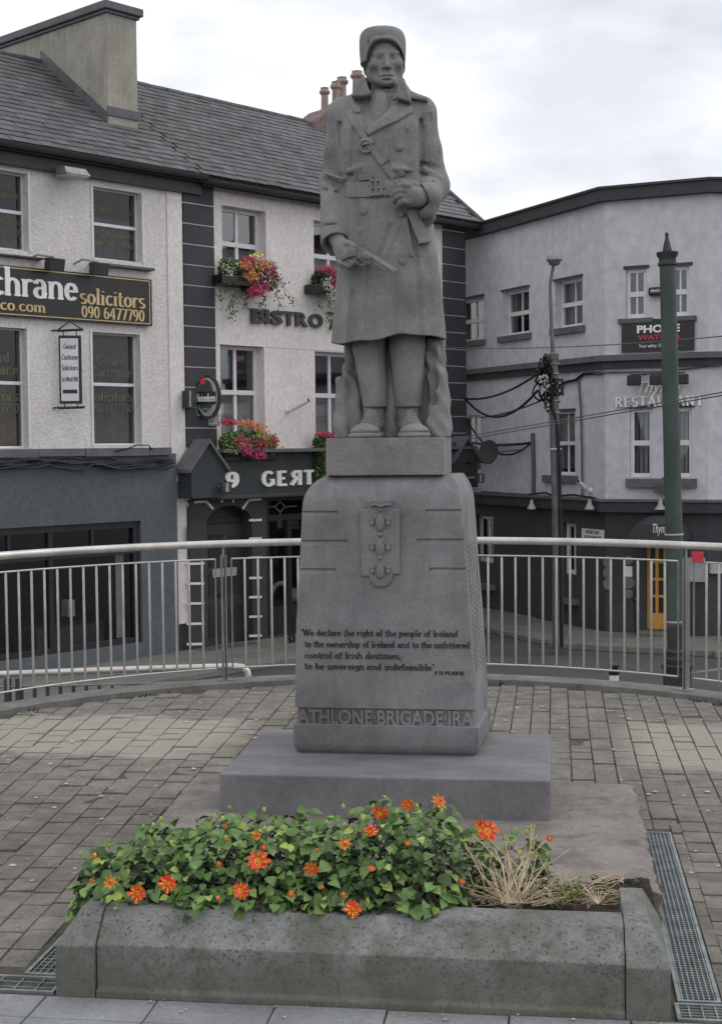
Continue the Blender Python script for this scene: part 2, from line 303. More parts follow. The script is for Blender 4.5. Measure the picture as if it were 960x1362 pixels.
# ------------------------------------------------------------------ lettering
def text_mb(fr, s0, s1, z0, z1, txt, o, depth=.01, bold=0.0, mirror=False, mb=None, keep=False, shear=0):
    cu = bpy.data.curves.new('t', 'FONT'); cu.body = txt; cu.extrude = .05; cu.offset = bold; cu.resolution_u = 3; cu.shear = shear
    ob = bpy.data.objects.new('t', cu); COL.objects.link(ob); bpy.context.view_layer.update()
    dg = bpy.context.evaluated_depsgraph_get(); me = bpy.data.meshes.new_from_object(ob.evaluated_get(dg))
    V = np.array([v.co[:] for v in me.vertices]); Fc = [tuple(p.vertices) for p in me.polygons]
    bpy.data.objects.remove(ob); bpy.data.curves.remove(cu); bpy.data.meshes.remove(me)
    lo, hi = V.min(0), V.max(0); k = (V-lo)/(hi-lo)
    if mirror: k[:, 0] = 1-k[:, 0]
    a = s0+k[:, 0]*(s1-s0); z = z0+k[:, 1]*(z1-z0); oo = o+k[:, 2]*depth
    mb = mb or MB(); return mb.add([fr.p(a[i], z[i], oo[i]) for i in range(len(a))], Fc)
def arc(cx, cy, rx, ry, a0, a1, n=9): return [(cx+rx*math.cos(math.radians(a0+(a1-a0)*i/n)), cy+ry*math.sin(math.radians(a0+(a1-a0)*i/n))) for i in range(n+1)]
# serif stroke font: name -> (advance, strokes, serifs (x, y, half length))
G = {}
def gl(c, w, st, se=()): G[c] = (w, st, se)
gl('a', .6, [arc(.27, .18, .2, .18, 60, 360), [(.44, .0), (.44, .42)], arc(.26, .43, .18, .2, 0, 160)], [(.47, .03, .07)])
gl('b', .66, [[(.14, 0), (.14, 1)], arc(.33, .31, .21, .29, -180, 180)], [(.08, .97, .08)])
gl('c', .56, [arc(.32, .31, .22, .3, 50, 320)], [])
gl('d', .68, [[(.5, 0), (.5, 1)], arc(.3, .31, .21, .29, 0, 360)], [(.45, .97, .08), (.55, .03, .07)])
gl('e', .58, [arc(.3, .31, .21, .3, 0, 320), [(.1, .33), (.5, .33)]], [])
gl('f', .42, [[(.18, 0), (.18, .8)], arc(.32, .8, .14, .18, 180, 50), [(.03, .6), (.34, .6)]], [(.2, .03, .14)])
gl('g', .6, [arc(.28, .36, .19, .24, 0, 360), [(.46, .6), (.46, -.1)], arc(.28, -.1, .18, .16, 0, -160)], [(.5, .6, .07)])
gl('h', .7, [[(.14, 0), (.14, 1)], arc(.34, .38, .2, .22, 180, 0), [(.54, .38), (.54, 0)]], [(.14, .03, .13), (.54, .03, .13), (.08, .97, .08)])
gl('i', .34, [[(.17, 0), (.17, .6)], [(.17, .82), (.17, .86)]], [(.17, .03, .13), (.11, .59, .08)])
gl('l', .34, [[(.17, 0), (.17, 1)]], [(.17, .03, .13), (.11, .97, .08)])
gl('m', 1.0, [[(.14, 0), (.14, .6)], arc(.31, .4, .17, .2, 180, 0), [(.48, .4), (.48, 0)], arc(.65, .4, .17, .2, 180, 0), [(.82, .4), (.82, 0)]], [(.14, .03, .12), (.48, .03, .12), (.82, .03, .12), (.08, .59, .08)])
gl('n', .7, [[(.14, 0), (.14, .6)], arc(.34, .38, .2, .22, 180, 0), [(.54, .38), (.54, 0)]], [(.14, .03, .13), (.54, .03, .13), (.08, .59, .08)])
gl('o', .62, [arc(.31, .31, .22, .3, 0, 360, 14)], [])
gl('p', .66, [[(.14, -.3), (.14, .6)], arc(.34, .31, .21, .29, -180, 180)], [(.14, -.28, .12), (.08, .59, .08)])
gl('r', .5, [[(.14, 0), (.14, .6)], arc(.32, .38, .18, .22, 180, 50)], [(.14, .03, .13), (.08, .59, .08)])
gl('s', .5, [arc(.25, .46, .16, .15, 40, 250, 7)+arc(.25, .15, .17, .15, 90, -140, 7)], [])
gl('t', .44, [[(.18, .85), (.18, .14)], arc(.3, .14, .12, .14, 180, 320), [(.03, .6), (.36, .6)]], [])
gl('u', .7, [[(.14, .6), (.14, .2)], arc(.32, .2, .18, .2, 180, 360), [(.5, .6), (.5, 0)]], [(.08, .58, .08), (.45, .58, .08), (.56, .03, .07)])
gl('v', .6, [[(.08, .6), (.3, .0)], [(.3, .0), (.52, .6)]], [(.08, .59, .1), (.52, .59, .1)])
gl('w', .86, [[(.06, .6), (.24, .0)], [(.24, .0), (.43, .6)], [(.43, .6), (.6, 0)], [(.6, 0), (.8, .6)]], [(.08, .59, .1), (.78, .59, .1)])
gl('y', .6, [[(.08, .6), (.3, .05)], [(.52, .6), (.2, -.28)]], [(.08, .59, .1), (.52, .59, .1)])
gl('.', .28, [[(.14, .04), (.14, .05)]]); gl(',', .28, [[(.14, .04), (.1, -.12)]]); gl(' ', .36, [])
gl('“', .36, [[(.1, .95), (.12, .82)], [(.24, .95), (.26, .82)]]); gl('”', .36, [[(.12, .95), (.1, .82)], [(.26, .95), (.24, .82)]])
gl('0', .62, [arc(.31, .5, .21, .48, 0, 360, 16)]); gl('9', .62, [arc(.31, .68, .2, .3, 0, 360, 12), arc(.2, .5, .31, .48, 20, -80, 6)])
gl('6', .62, [arc(.31, .31, .2, .3, 0, 360, 12), arc(.42, .5, .31, .48, 200, 100, 6)])
gl('4', .62, [[(.42, 0), (.42, 1)], [(.42, 1), (.06, .3)], [(.06, .28), (.58, .28)]], [(.42, .03, .13)])
gl('7', .6, [[(.08, .95), (.54, .95)], [(.54, .95), (.24, 0)]], [])
gl('G', .84, [arc(.42, .5, .32, .48, 45, 330, 14), [(.7, .45), (.7, .08)]], [(.66, .45, .14)])
gl('C', .8, [arc(.44, .5, .34, .48, 45, 315, 14)], [(.68, .85, .04)])
gl('S', .66, [arc(.33, .73, .22, .24, 40, 250, 9)+arc(.33, .26, .23, .25, 90, -150, 9)])
gl('W', 1.1, [[(.08, 1), (.3, 0)], [(.3, 0), (.53, .95)], [(.53, .95), (.76, 0)], [(.76, 0), (1, 1)]], [(.08, .97, .12), (1., .97, .12)])
gl('I', .38, [[(.19, 0), (.19, 1)]], [(.19, .03, .14), (.19, .97, .14)])
gl('T', .74, [[(.37, 0), (.37, 1)], [(.06, .96), (.68, .96)]], [(.37, .03, .14)])
gl('R', .8, [[(.16, 0), (.16, 1)], [(.16, .96), (.36, .96)], arc(.36, .73, .22, .23, 90, -90, 8), [(.36, .5), (.16, .5)], [(.36, .5), (.68, 0)]], [(.16, .03, .14), (.7, .03, .1), (.1, .97, .1)])
gl('E', .7, [[(.16, 0), (.16, 1)], [(.16, .96), (.58, .96)], [(.16, .5), (.48, .5)], [(.16, .04), (.6, .04)]], [(.1, .97, .1), (.1, .03, .1)])
gl('A', .84, [[(.1, 0), (.42, 1)], [(.42, 1), (.74, 0)], [(.22, .35), (.62, .35)]], [(.1, .03, .12), (.74, .03, .12)])
gl('U', .84, [[(.16, 1), (.16, .32)], arc(.42, .32, .26, .3, 180, 360), [(.68, .32), (.68, 1)]], [(.16, .97, .13), (.68, .97, .13)])
gl('N', .86, [[(.16, 0), (.16, 1)], [(.16, 1), (.7, 0)], [(.7, 0), (.7, 1)]], [(.14, .97, .12), (.16, .03, .12), (.7, .97, .12)])
gl('P', .72, [[(.16, 0), (.16, 1)], [(.16, .96), (.36, .96)], arc(.36, .73, .22, .23, 90, -90, 8), [(.36, .5), (.16, .5)]], [(.16, .03, .14)])
gl('H', .86, [[(.16, 0), (.16, 1)], [(.7, 0), (.7, 1)], [(.16, .5), (.7, .5)]], [(.16, .03, .12), (.16, .97, .12), (.7, .03, .12), (.7, .97, .12)])
gl('D', .84, [[(.16, 0), (.16, 1)], [(.16, .96), (.36, .96)], arc(.36, .5, .34, .46, 90, -90, 10), [(.36, .04), (.16, .04)]], [(.1, .97, .08), (.1, .03, .08)])
gl('L', .66, [[(.16, 0), (.16, 1)], [(.16, .04), (.56, .04)]], [(.16, .97, .13)])
gl('O', .88, [arc(.44, .5, .34, .48, 0, 360, 18)]); gl('B', .74, [[(.16, 0), (.16, 1)], [(.16, .96), (.36, .96)], arc(.36, .74, .2, .22, 90, -90, 8), arc(.38, .27, .22, .24, 90, -90, 8), [(.38, .04), (.16, .04)], [(.16, .51), (.38, .51)]])
gl('Я', .8, [[(.64, 0), (.64, 1)], [(.64, .96), (.44, .96)], arc(.44, .73, .22, .23, 90, 270, 8), [(.44, .5), (.64, .5)], [(.44, .5), (.12, 0)]], [(.64, .03, .14), (.1, .03, .1), (.7, .97, .1)])
gl('k', .66, [[(.14, 0), (.14, 1)], [(.14, .25), (.48, .6)], [(.26, .36), (.52, 0)]], [(.14, .03, .12)])
gl('2', .62, [arc(.31, .7, .2, .27, 160, -30, 8)+[(.08, .04)], [(.08, .04), (.56, .04)]])
gl('1', .4, [[(.2, 0), (.2, 1)]], [(.2, .03, .14)])
def serif_mb(fr, a0, a1, z0, h, txt, o, nibx=.075, niby=.032, depth=.006, mb=None, track=0, slant=0, serif=True):
    """text whose baseline runs a0..a1 at z0, capital height h"""
    wtot = sum(G[c][0]+track for c in txt)-track; kx = (a1-a0)/wtot; mb = mb or MB(); x = 0; cnt = 0
    def T(p): return (a0+(x+p[0]+slant*p[1])*kx, z0+p[1]*h)
    def sup(n): q = math.hypot(nibx*n[0], niby*n[1]); return np.array([nibx*nibx*n[0], niby*niby*n[1]])/q
    for c in txt:
        w, st, se = G[c]
        for s in st:
            for p, q in zip(s[:-1], s[1:]):
                d = np.array(q)-np.array(p); ln = np.hypot(*d)
                if ln < 1e-6: continue
                n = np.array([-d[1], d[0]])/ln; of = sup(n); ex = d/ln*.012
                cnt += 1; dd = (cnt % 5)*.0004
                mb.prism(fr, [T(np.array(p)-of-ex), T(np.array(q)-of+ex), T(np.array(q)+of+ex), T(np.array(p)+of-ex)], o-dd, o+depth+dd)
        if serif:
            for (sx, sy, hl) in se:
                cnt += 1; dd = (cnt % 5)*.0004+.0001
                mb.prism(fr, [T((sx-hl, sy-.03)), T((sx+hl, sy-.03)), T((sx+hl, sy+.03)), T((sx-hl, sy+.03))], o-dd, o+depth+dd)
        x += w+track
    return mb
# ================================================================== GROUND
mb = MB().add([(-900, -900, STREET), (900, -900, STREET), (900, 900, STREET), (-900, 900, STREET)], [(0, 1, 2, 3)]); struct('street_asphalt', mb, M['asphalt'])
# footpath along the fronts
mb = MB(); sA0 = FA.W(-160, 700)[0]-8; sA1, _ = FA.W(617, 700)
mb.prism(FA, [(sA0, STREET), (sA1+1.5, STREET), (sA1+1.5, STREET+.12), (sA0, STREET+.12)], 0, 2.3)
struct('footpath', mb, M['footpath'], bevel=.02)
mb = MB(); sB0 = FB.W(560, 700)[0]
mb.prism(FB, [(sB0, STREET), (.3, STREET), (.3, STREET+.113), (sB0, STREET+.113)], 0, 1.7)
mb.prism(FC, [(-.6, STREET), (sC+1.2, STREET), (sC+1.2, STREET+.125), (-.6, STREET+.125)], 0, 1.9)
mb.prism(FD, [(-.6, STREET), (12, STREET), (12, STREET+.13), (-.6, STREET+.13)], 0, 2.0)
struct('footpath', mb, M['footpath'], bevel=.02)
# painted line on the road
mb = MB(); a, b = onz(905, 897, STREET), onz(960, 890, STREET); d = (b-a)/np.linalg.norm(b-a); w = np.array([-d[1], d[0], 0])*.09; u = np.array([0, 0, .004])
b = a+d*6; mb.add([a-w+u, b-w+u, b+w+u, a+w+u], [(0, 1, 2, 3)]); struct('road_marking', mb, M['footpath'])
# raised plaza with a round end
PC = np.array([-.90, 7.2]); PR = 3.15; KR = 3.39
mb = MB()
out = [(PC[0]-KR, -4.0)]+[(PC[0]-KR*math.cos(a), PC[1]+KR*math.sin(a)) for a in np.linspace(0, math.pi, 49)]+[(PC[0]+KR, -4.0)]
inn = [(PC[0]-PR, -4.0)]+[(PC[0]-PR*math.cos(a), PC[1]+PR*math.sin(a)) for a in np.linspace(0, math.pi, 49)]+[(PC[0]+PR, -4.0)]
n = len(out)
vs = [(x, y, -.0055) for x, y in inn]; mb.add(vs, [tuple(range(n-1, -1, -1))]); bedobj = struct('plaza_bed', mb, M['bed'])
mb = MB(); vs = []
for (ox, oy), (ix, iy) in zip(out, inn): vs += [(ix, iy, -.04), (ix, iy, .035), (ox, oy, .035), (ox, oy, STREET-.1)]
mb.add(vs, [tuple(4*i+j for j in (0, 1)) + tuple(4*(i+1)+j for j in (1, 0)) for i in range(n-1)]+[(4*i+1, 4*i+2, 4*i+6, 4*i+5) for i in range(n-1)]+[(4*i+2, 4*i+3, 4*i+7, 4*i+6) for i in range(n-1)])
# ground beyond plaza edge on the right continues at plaza height for the kerb
struct('plaza_kerb', mb, M['kerb'])
# paving blocks: columns running away from the camera, each its own block
def inside(x, y):
    if y > PC[1]: return math.hypot(x-PC[0], y-PC[1]) < PR-.03
    return abs(x-PC[0]) < PR-.03
def hidden(x, y):
    return (-1.70 < x < .33 and 5.05 < y < 6.85) or (-1.55 < x < .31 and 4.3 < y < 5.2) or (.33 < x < .53 and 4.4 < y < 6.46) or (-1.78 < x < -1.55 and 4.4 < y < 6.4)
bmv = MB(); bmv.hexa([(-.5, -.5, -.5), (.5, -.5, -.5), (.5, .5, -.5), (-.5, .5, -.5), (-.485, -.488, .5), (.485, -.488, .5), (.485, .488, .5), (-.485, .488, .5)])
blockmesh = bmv.mesh('paving_block'); blockmesh.materials.append(M['paving'])
CP = .1185; blocks = []
for i in range(-27, 22):
    x0 = i*CP+.02; y = 4.47-random.random()*.2
    while y < 10.5:
        ln = random.choice((.145, .165, .165, .19)); xc, yc = x0, y+ln/2
        k = min(max((-1.2-xc)/1.6, 0), 1); xs = xc-.115*k*(yc-5.5)
        if inside(xs, yc) and not hidden(xs, yc) and yc > 4.47:
            blocks.append((xs, yc, ln-.005, (CP*(1+(.115*(yc-5.5)/1.6 if 0 < (-1.2-xc)/1.6 < 1 else 0))-.0055), .115*k))
        y += ln
y = 4.5
while y < 6.5: blocks.append((.5335, y+.08, .155, .044, 0)); y += .16
vis = sorted(blocks, key=lambda b: b[1]+(3 if not (-3.3 < b[0] < 1.35) else 0))
rest = MB()
for j, (x, y, ln, w, sh) in enumerate(vis):
    th = math.atan(sh)+random.gauss(0, .008); tx, ty = random.gauss(0, .012), random.gauss(0, .012); z = -.022+random.gauss(0, .0022)
    Mx = Matrix.Translation((x, y, z)) @ Matrix.Rotation(th, 4, 'Z') @ Matrix.Rotation(tx, 4, 'X') @ Matrix.Rotation(ty, 4, 'Y') @ Matrix.Diagonal((w, ln, .044, 1))
    if j < 300: inst('paving_block', blockmesh, Mx, bedobj)
    else: rest.hexa([Mx @ v.co for v in blockmesh.vertices])
part('paving_blocks', rest, M['paving'], bedobj, kind='stuff')
# big pale flags in the foreground
bedz = MB().add([(-4.4, -4, -.028), (2.6, -4, -.028), (2.6, 4.33, -.028), (-4.4, 4.33, -.028)], [(0, 1, 2, 3)]); fb = struct('flagged_path', bedz, M['bed'])
xj = [-3.3, -2.75, -2.36, -1.99, -1.615, -1.25, -.87, -.52, -.145, .22, .6, .98, 1.4]
for r, (y1, y0) in enumerate(((4.305, 4.13), (4.13, 3.6), (3.6, 3.05))):
    for a, b in zip(xj[:-1], xj[1:]):
        a2 = a+(r % 2)*.0; z = random.gauss(0, .0012)
        m2 = MB().box(ID, a2+.003, b-.003, -.06, .002+z, -(y1-.003), -(y0+.003)); part('granite_flag', m2, M['granite'], fb, bevel=.003)
# pale flecks and leaves scattered over the paving
mb = MB()
for i in range(1000):
    x, y = random.uniform(-3.9, 2.1), random.uniform(5.2, 10.2)
    if not inside(x, y) or hidden(x, y) or (-1.85 < x < .45 and y < 7.2): continue
    r = random.uniform(.003, .009) if i % 5 else random.uniform(.009, .017); a = random.random()*6.28; z = .004+random.random()*.004; pts = []
    for k in range(6): pts.append((x+math.cos(a+k*1.047)*r*random.uniform(.6, 1.3), y+math.sin(a+k*1.047)*r*random.uniform(.6, 1.3), z+random.uniform(0, .004)))
    mb.add(pts, [tuple(range(6))])
for i in range(26):
    x, y = random.uniform(-1.5, .9), random.uniform(4.2, 4.30); r = random.uniform(.003, .008); z = .006
    mb.add([(x+math.cos(k*1.257)*r*random.uniform(.6, 1.3), y+math.sin(k*1.257)*r, z+random.uniform(0, .003)) for k in range(5)], [tuple(range(5))])
part('fallen_flecks', mb, M['litter'], kind='stuff')
# weeds in the kerb joint
mb = MB()
for i in range(240):
    a = random.uniform(.35, 2.5); R = PR-random.uniform(-.01, .05); x, y = PC[0]-R*math.cos(a), PC[1]+R*math.sin(a); 
    if math.sin(a*9)+math.sin(a*23) < .3: continue
    h = random.uniform(.01, .035); w = .012; t = random.random()*3
    mb.add([(x-w*math.cos(t), y-w*math.sin(t), 0), (x+w*math.cos(t), y+w*math.sin(t), 0), (x+random.gauss(0, .02), y+random.gauss(0, .02), h)], [(0, 1, 2)])
part('kerb_weeds', mb, M['leaf_dark'], kind='stuff')
# drainage gratings
def grate(x0, x1, y0, y1, nx, ny, label):
    t = thing('drain_grate', label, 'grate', ((x0+x1)/2, (y0+y1)/2, 0), 'drain gratings beside the planter')
    fr = MB(); w = .012
    for a, b, c, d in ((x0, x1, y0, y0+w), (x0, x1, y1-w, y1), (x0, x0+w, y0+w, y1-w), (x1-w, x1, y0+w, y1-w)): fr.box(ID, a, b, -.03, .004, -d, -c)
    part('frame', fr, M['galv'], t)
    part('pit', MB().box(ID, x0+.001, x1-.001, -.10, -.045, -y1+.001, -y0-.001), M['pit'], t)
    g = MB()
    for i in range(1, nx): xx = x0+(x1-x0)*i/nx; g.box(ID, xx-.0022, xx+.0022, -.028, .001, -y1+w, -y0-w)
    for i in range(1, ny): yy = y0+(y1-y0)*i/ny; g.box(ID, x0+w, x1-w, -.022, -.0005, -yy-.002, -yy+.002)
    part('grid', g, M['galv'], t, kind='stuff')
grate(.372, .505, 4.47, 6.43, 8, 92, 'long narrow steel drain grating running along the right side of the planter')
grate(.36, 1.5, 4.325, 4.455, 28, 6, 'steel drain grating across the path at the bottom right corner')
grate(-4.0, -1.60, 4.325, 4.455, 34, 3, 'steel drain grating ending at the lower left corner of the planter')
grate(-1.755, -1.615, 4.47, 6.3, 6, 60, 'narrow steel drain grating partly hidden along the left side of the planter')
# ================================================================== MONUMENT
mon = thing('stone_monument', 'tall grey stone pedestal with carved crest and inscription under the soldier figure', 'monument', (-.77, 6.8, 0))
rr = np.random.default_rng(3)
def rough_block(x0, x1, y0, y1, z0, z1, nx, ny, amp, edge):
    """top sheet with a ragged edge and sides"""
    mb = MB(); X = np.linspace(x0, x1, nx); Y = np.linspace(y0, y1, ny); P = {}
    for i, x in enumerate(X):
        for j, y in enumerate(Y):
            dx = dy = 0; z = z1+amp*(math.sin(x*7+y*5)+math.sin(x*13-y*9)*.6+rr.normal()*.35)
            if i in (0, nx-1): dx = rr.normal()*edge; z -= .012
            if j in (0, ny-1): dy = rr.normal()*edge; z -= .012
            P[i, j] = (x+dx, y+dy, z)
    vs = [P[i, j] for i in range(nx) for j in range(ny)]; fs = [(i*ny+j, (i+1)*ny+j, (i+1)*ny+j+1, i*ny+j+1) for i in range(nx-1) for j in range(ny-1)]
    per = [(i, 0) for i in range(nx)]+[(nx-1, j) for j in range(1, ny)]+[(i, ny-1) for i in range(nx-2, -1, -1)]+[(0, j) for j in range(ny-2, 0, -1)]
    b = len(vs)
    for k, (i, j) in enumerate(per): x, y, z = P[i, j]; vs.append((x+rr.normal()*.012, y+rr.normal()*.012, (z+z0)/2)); vs.append((x+rr.normal()*.008, y+rr.normal()*.008, z0))
    m = len(per)
    for k in range(m):
        k2 = (k+1) % m; a = per[k][0]*ny+per[k][1]; c = per[k2][0]*ny+per[k2][1]
        fs += [(c, a, b+2*k, b+2*k2), (b+2*k2, b+2*k, b+2*k+1, b+2*k2+1)]
    return mb.add(vs, fs)
part('rough_apron', rough_block(-1.735, .365, 5.22, 6.86, -.02, .125, 60, 44, .0022, .0055), M['apron'], mon, smooth=50)
mb = MB()                                            # gaps between apron and slab, a thin dark chip
part('base_slab', MB().box(ID, -1.478, -.026, .08, .30, -7.1, -6.112), M['slabstone'], mon, bevel=.008)
def ringloft(levels, rb=.014):
    mb = MB(); vs = []; per = None
    for (z, xl, xr, yf, yb, sp) in levels:
        r = []
        for (x, y, sx, sy) in ((xl, yf, 1, 1), (xr, yf, -1, 1), (xr+sp, yb, -1, -1), (xl-sp*.3, yb, 1, -1)):
            q = [(x+sx*rb, y), (x+sx*rb*.3, y+sy*rb*.3), (x, y+sy*rb)]
            if sx*sy > 0: q = q[::-1]
            r += [(a, b, z) for a, b in q]
        per = len(r); vs += r
    fs = [(i*per+k, i*per+(k+1) % per, (i+1)*per+(k+1) % per, (i+1)*per+k) for i in range(len(levels)-1) for k in range(per)]
    fs += [tuple(range(per-1, -1, -1)), tuple((len(levels)-1)*per+k for k in range(per))]
    return mb.add(vs, fs)
def lev(py, xl, xr, yf, yb=7.08, sp=.03):
    a = ony(xl, py, yf); b = ony(xr, py, yf); return ((a[2]+b[2])/2, a[0], b[0], yf, yb, sp)
base = [lev(1006, 404, 624, 6.60), lev(1003, 396, 631, 6.575), lev(998, 391.5, 635.5, 6.555), lev(990, 389, 637.5, 6.542), lev(966, 390, 637, 6.54), lev(965, 391, 636, 6.543)]
part('base_block', ringloft(base[::-1]), M['stone'], mon, smooth=40)
band = [lev(964.8, 394, 632.5, 6.562), lev(943, 395, 631.5, 6.562)]
part('lettered_band', ringloft(band[::-1]), M['stone'], mon)
shaft = [lev(942.8, 391.5, 633.5, 6.545), lev(828, 393.5, 626, 6.56), lev(760, 397.5, 620.5, 6.57), lev(680, 401, 615, 6.585), lev(667, 402, 614, 6.59), lev(660, 404, 613, 6.595), lev(653, 407.5, 611, 6.605), lev(646, 412.5, 608.5, 6.618), lev(640, 419, 605.5, 6.632), lev(635, 427, 602.5, 6.65), lev(632, 434, 600, 6.665)]
sh = part('shaft', ringloft(shaft[::-1]), M['stone'], mon, smooth=35)
def zf(py): return ony(510, py, 6.57)[2]
def yfr(py): return float(np.interp(py, [632, 640, 653, 667, 680, 760, 828, 942.8], [6.665, 6.632, 6.605, 6.59, 6.585, 6.57, 6.56, 6.545]))
# sunk lines cut into the shaft
cut = MB()
for py, l, r in ((680.5, 395, 449), (719, 394, 462), (757, 390, 446), (678.5, 566, 622), (717.5, 554, 624), (756, 571, 628)):
    for x0, x1 in ((l, r),):
        y = yfr(py); A = ony(x0, py-1, y); B = ony(x1, py-1, y); D = ony(x1, py+6, y)
        cut.hexa([(A[0], y-.05, D[2]), (B[0], y-.05, D[2]), (B[0], y+.001, D[2]), (A[0], y+.001, D[2]), (A[0], y-.05, A[2]), (B[0], y-.05, A[2]), (B[0], y+.012, A[2]), (A[0], y+.012, A[2])])
cm = cut.mesh('cut', OFF[mon.name]); cobj = bpy.data.objects.new('cut', cm); COL.objects.link(cobj); cobj.location = mon.location
md = sh.modifiers.new('b', 'BOOLEAN'); md.object = cobj; md.solver = 'EXACT'; bpy.context.view_layer.update()
nm = bpy.data.meshes.new_from_object(sh.evaluated_get(bpy.context.evaluated_depsgraph_get())); sh.modifiers.clear(); sh.data = nm; bpy.data.objects.remove(cobj)
nm.set_sharp_from_angle(angle=math.radians(30))
def FrY(y): return Fr((0, y), (1, 0))
def PX(px, py, y): q = ony(px, py, y); return q[0], q[2]
# raised names on the band
f = FrY(6.562); a0, z0 = PX(395, 962.5, 6.562); a1, z1 = PX(631, 945.5, 6.562)
part('raised_lettering', text_mb(f, a0+.004, a1-.004, z0, z1, 'ATHLONE·BRIGADE·IRA', -.004, .017, bold=.034), M['stone'], mon)
# quotation, painted into the stone
ins = MB()
for txt, x0, x1, pb in (('“We declare the right of the people of Ireland', 400, 610, 845.5), ('to the ownership of Ireland and to the unfettered', 405, 626, 860.5), ('control of Irish destinies,', 405, 535, 875.5), ('to be sovereign and indefeasible”', 405, 579, 890)):
    y = yfr(pb); f = FrY(y); a0, z0 = PX(x0, pb, y); a1, _ = PX(x1-1, pb, y)
    serif_mb(f, a0, a1, z0, .030, txt, -.002, .068, .030, .005, mb=ins)
y = yfr(896); f = FrY(y); a0, z0 = PX(578, 897.5, y); a1, _ = PX(618, 897, y); serif_mb(f, a0, a1, z0, .016, 'P H PEARSE', -.002, .08, .05, .005, mb=ins)
part('inscription', ins, M['ink'], mon)
# crest
y = 6.570; f = FrY(y)
def prism_px(mb, pts, y, d0, d1): mb.prism(FrY(y), [PX(a, b, y) for a, b in pts], d0, d1); return mb
mb = prism_px(MB(), [(479, 678), (489.5, 677.5), (489.5, 666), (521.5, 665.5), (522, 677), (531.5, 677.5), (532, 763.5), (523, 764), (521, 772), (515.5, 778.5), (507, 781), (498.5, 779), (493, 772.5), (491.5, 766), (481, 766)][::-1], y, -.03, .014)
cr = part('crest', mb, M['stone'], mon, bevel=.004)
mb = prism_px(MB(), [(492, 668), (519, 668), (519, 765), (507, 778), (494, 766)][::-1], y, .014, .018)
mb2 = MB()
def p3(px, py, d): q = ony(px, py, y-d); return q
for cy_, s in ((693, 1), (726, 1), (757, .95)):
    q = p3(505.5, cy_+2, .017); mb2.blob(q, (.024*s, .012, .043*s), 12, 8)
    for sx in (-1, 1):
        mb2.tube([p3(505.5+sx*1, cy_-11, .018), p3(505.5+sx*6, cy_-5, .02), p3(505.5+sx*11, cy_+1, .019)], [.005, .006, .004], 6)
        mb2.blob(p3(505.5+sx*10.5, cy_+3, .018), (.0115, .009, .014), 8, 6); mb2.blob(p3(505.5+sx*12, cy_-2, .018), (.008, .007, .009), 8, 6)
    mb2.blob(p3(505.5, cy_-15, .018), (.011, .009, .010), 8, 6)
part('relief_leaves', mb2, M['stone'], cr, smooth=60)
mb3 = MB().tube([p3(493, 673, .018), p3(499, 671, .021), p3(506, 674, .022), p3(513, 671, .021), p3(519, 672, .018)], .007, 6)
part('relief_ribbon', mb3, M['stone'], cr, smooth=60)
# worn lettering on the side face
mb = MB()
for i in range(26):
    t = i/25; py = 728+t*165; yf = yfr(py); xf = ony(float(np.interp(py, [667, 760, 828, 942], [614, 620.5, 626, 633.5])), py, yf)
    for k in range(4):
        yy = yf+.08+k*.1+random.uniform(-.01, .01); w = random.uniform(.03, .07); x = xf[0]+(yy-yf)/(7.08-yf)*.03
        mb.hexa([(x-.002, yy, xf[2]-.008), (x+.005, yy, xf[2]-.008), (x+.005, yy+w, xf[2]+.004), (x-.002, yy+w, xf[2]+.004), (x-.002, yy, xf[2]+.004), (x+.003, yy, xf[2]+.004), (x+.003, yy+w, xf[2]+.016), (x-.002, yy+w, xf[2]+.016)])
part('worn_side_lettering', mb, M['stone'], mon, kind='stuff')
# top block
a = ony(433, 583, 6.62); b = ony(590.5, 583, 6.62); c = ony(590, 630.5, 6.62); ZF = float(a[2]); XS = float((a[0]+b[0])/2)
part('top_block', MB().box(ID, a[0], b[0], shaft[-1][0]-.002 if False else c[2]-.004, ZF, -7.08, -6.62), M['stone_fig'], mon, bevel=.004)
# ================================================================== PLANTER
pl = thing('stone_planter', 'low stone planter with sloping edges, full of dahlias, in front of the monument', 'planter', (-.62, 4.6, 0))
def kerbpiece(x0, x1, yf, yi, mitreL, mitreR):
    """long front rim: vertical face, bevel, flat top"""
    mb = MB(); prof = [(yf-.012, -.02), (yf-.012, .02), (yf, .028), (yf, .165), (yf+.10, .252), (yi, .252), (yi, -.02)]
    n = len(prof); vs = [(x0, y, z) for y, z in prof]+[(x1, y, z) for y, z in prof]
    return mb.add(vs, [tuple(range(n)), tuple(range(2*n-1, n-1, -1))]+[(i, i+n, (i+1) % n+n, (i+1) % n) for i in range(n)])
YF = 4.322
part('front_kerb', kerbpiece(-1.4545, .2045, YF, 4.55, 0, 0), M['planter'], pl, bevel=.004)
def endpiece(xo, xi, yb, s):                          # hipped end block: xo outer, xi inner
    mb = MB(); o = YF-.016
    A = [(xi, o, -.02), (xo, o, -.02), (xo, yb, -.02), (xi, yb, -.02), (xi, o, .162), (xo, o, .162), (xo, yb, .162), (xi, yb, .162), (xi, o+.11, .2545), (xo-s*.055, o+.11, .2545), (xo-s*.055, yb, .2545), (xi, yb, .2545)]
    F_ = [(0, 1, 5, 4), (1, 2, 6, 5), (2, 3, 7, 6), (3, 0, 4, 7), (4, 5, 9, 8), (5, 6, 10, 9), (6, 7, 11, 10), (7, 4, 8, 11), (8, 9, 10, 11), (3, 2, 1, 0)]
    return mb.add(A, F_)
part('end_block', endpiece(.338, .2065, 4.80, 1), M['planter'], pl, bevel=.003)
part('end_block', endpiece(-1.585, -1.4565, 4.80, -1), M['planter'], pl, bevel=.003)
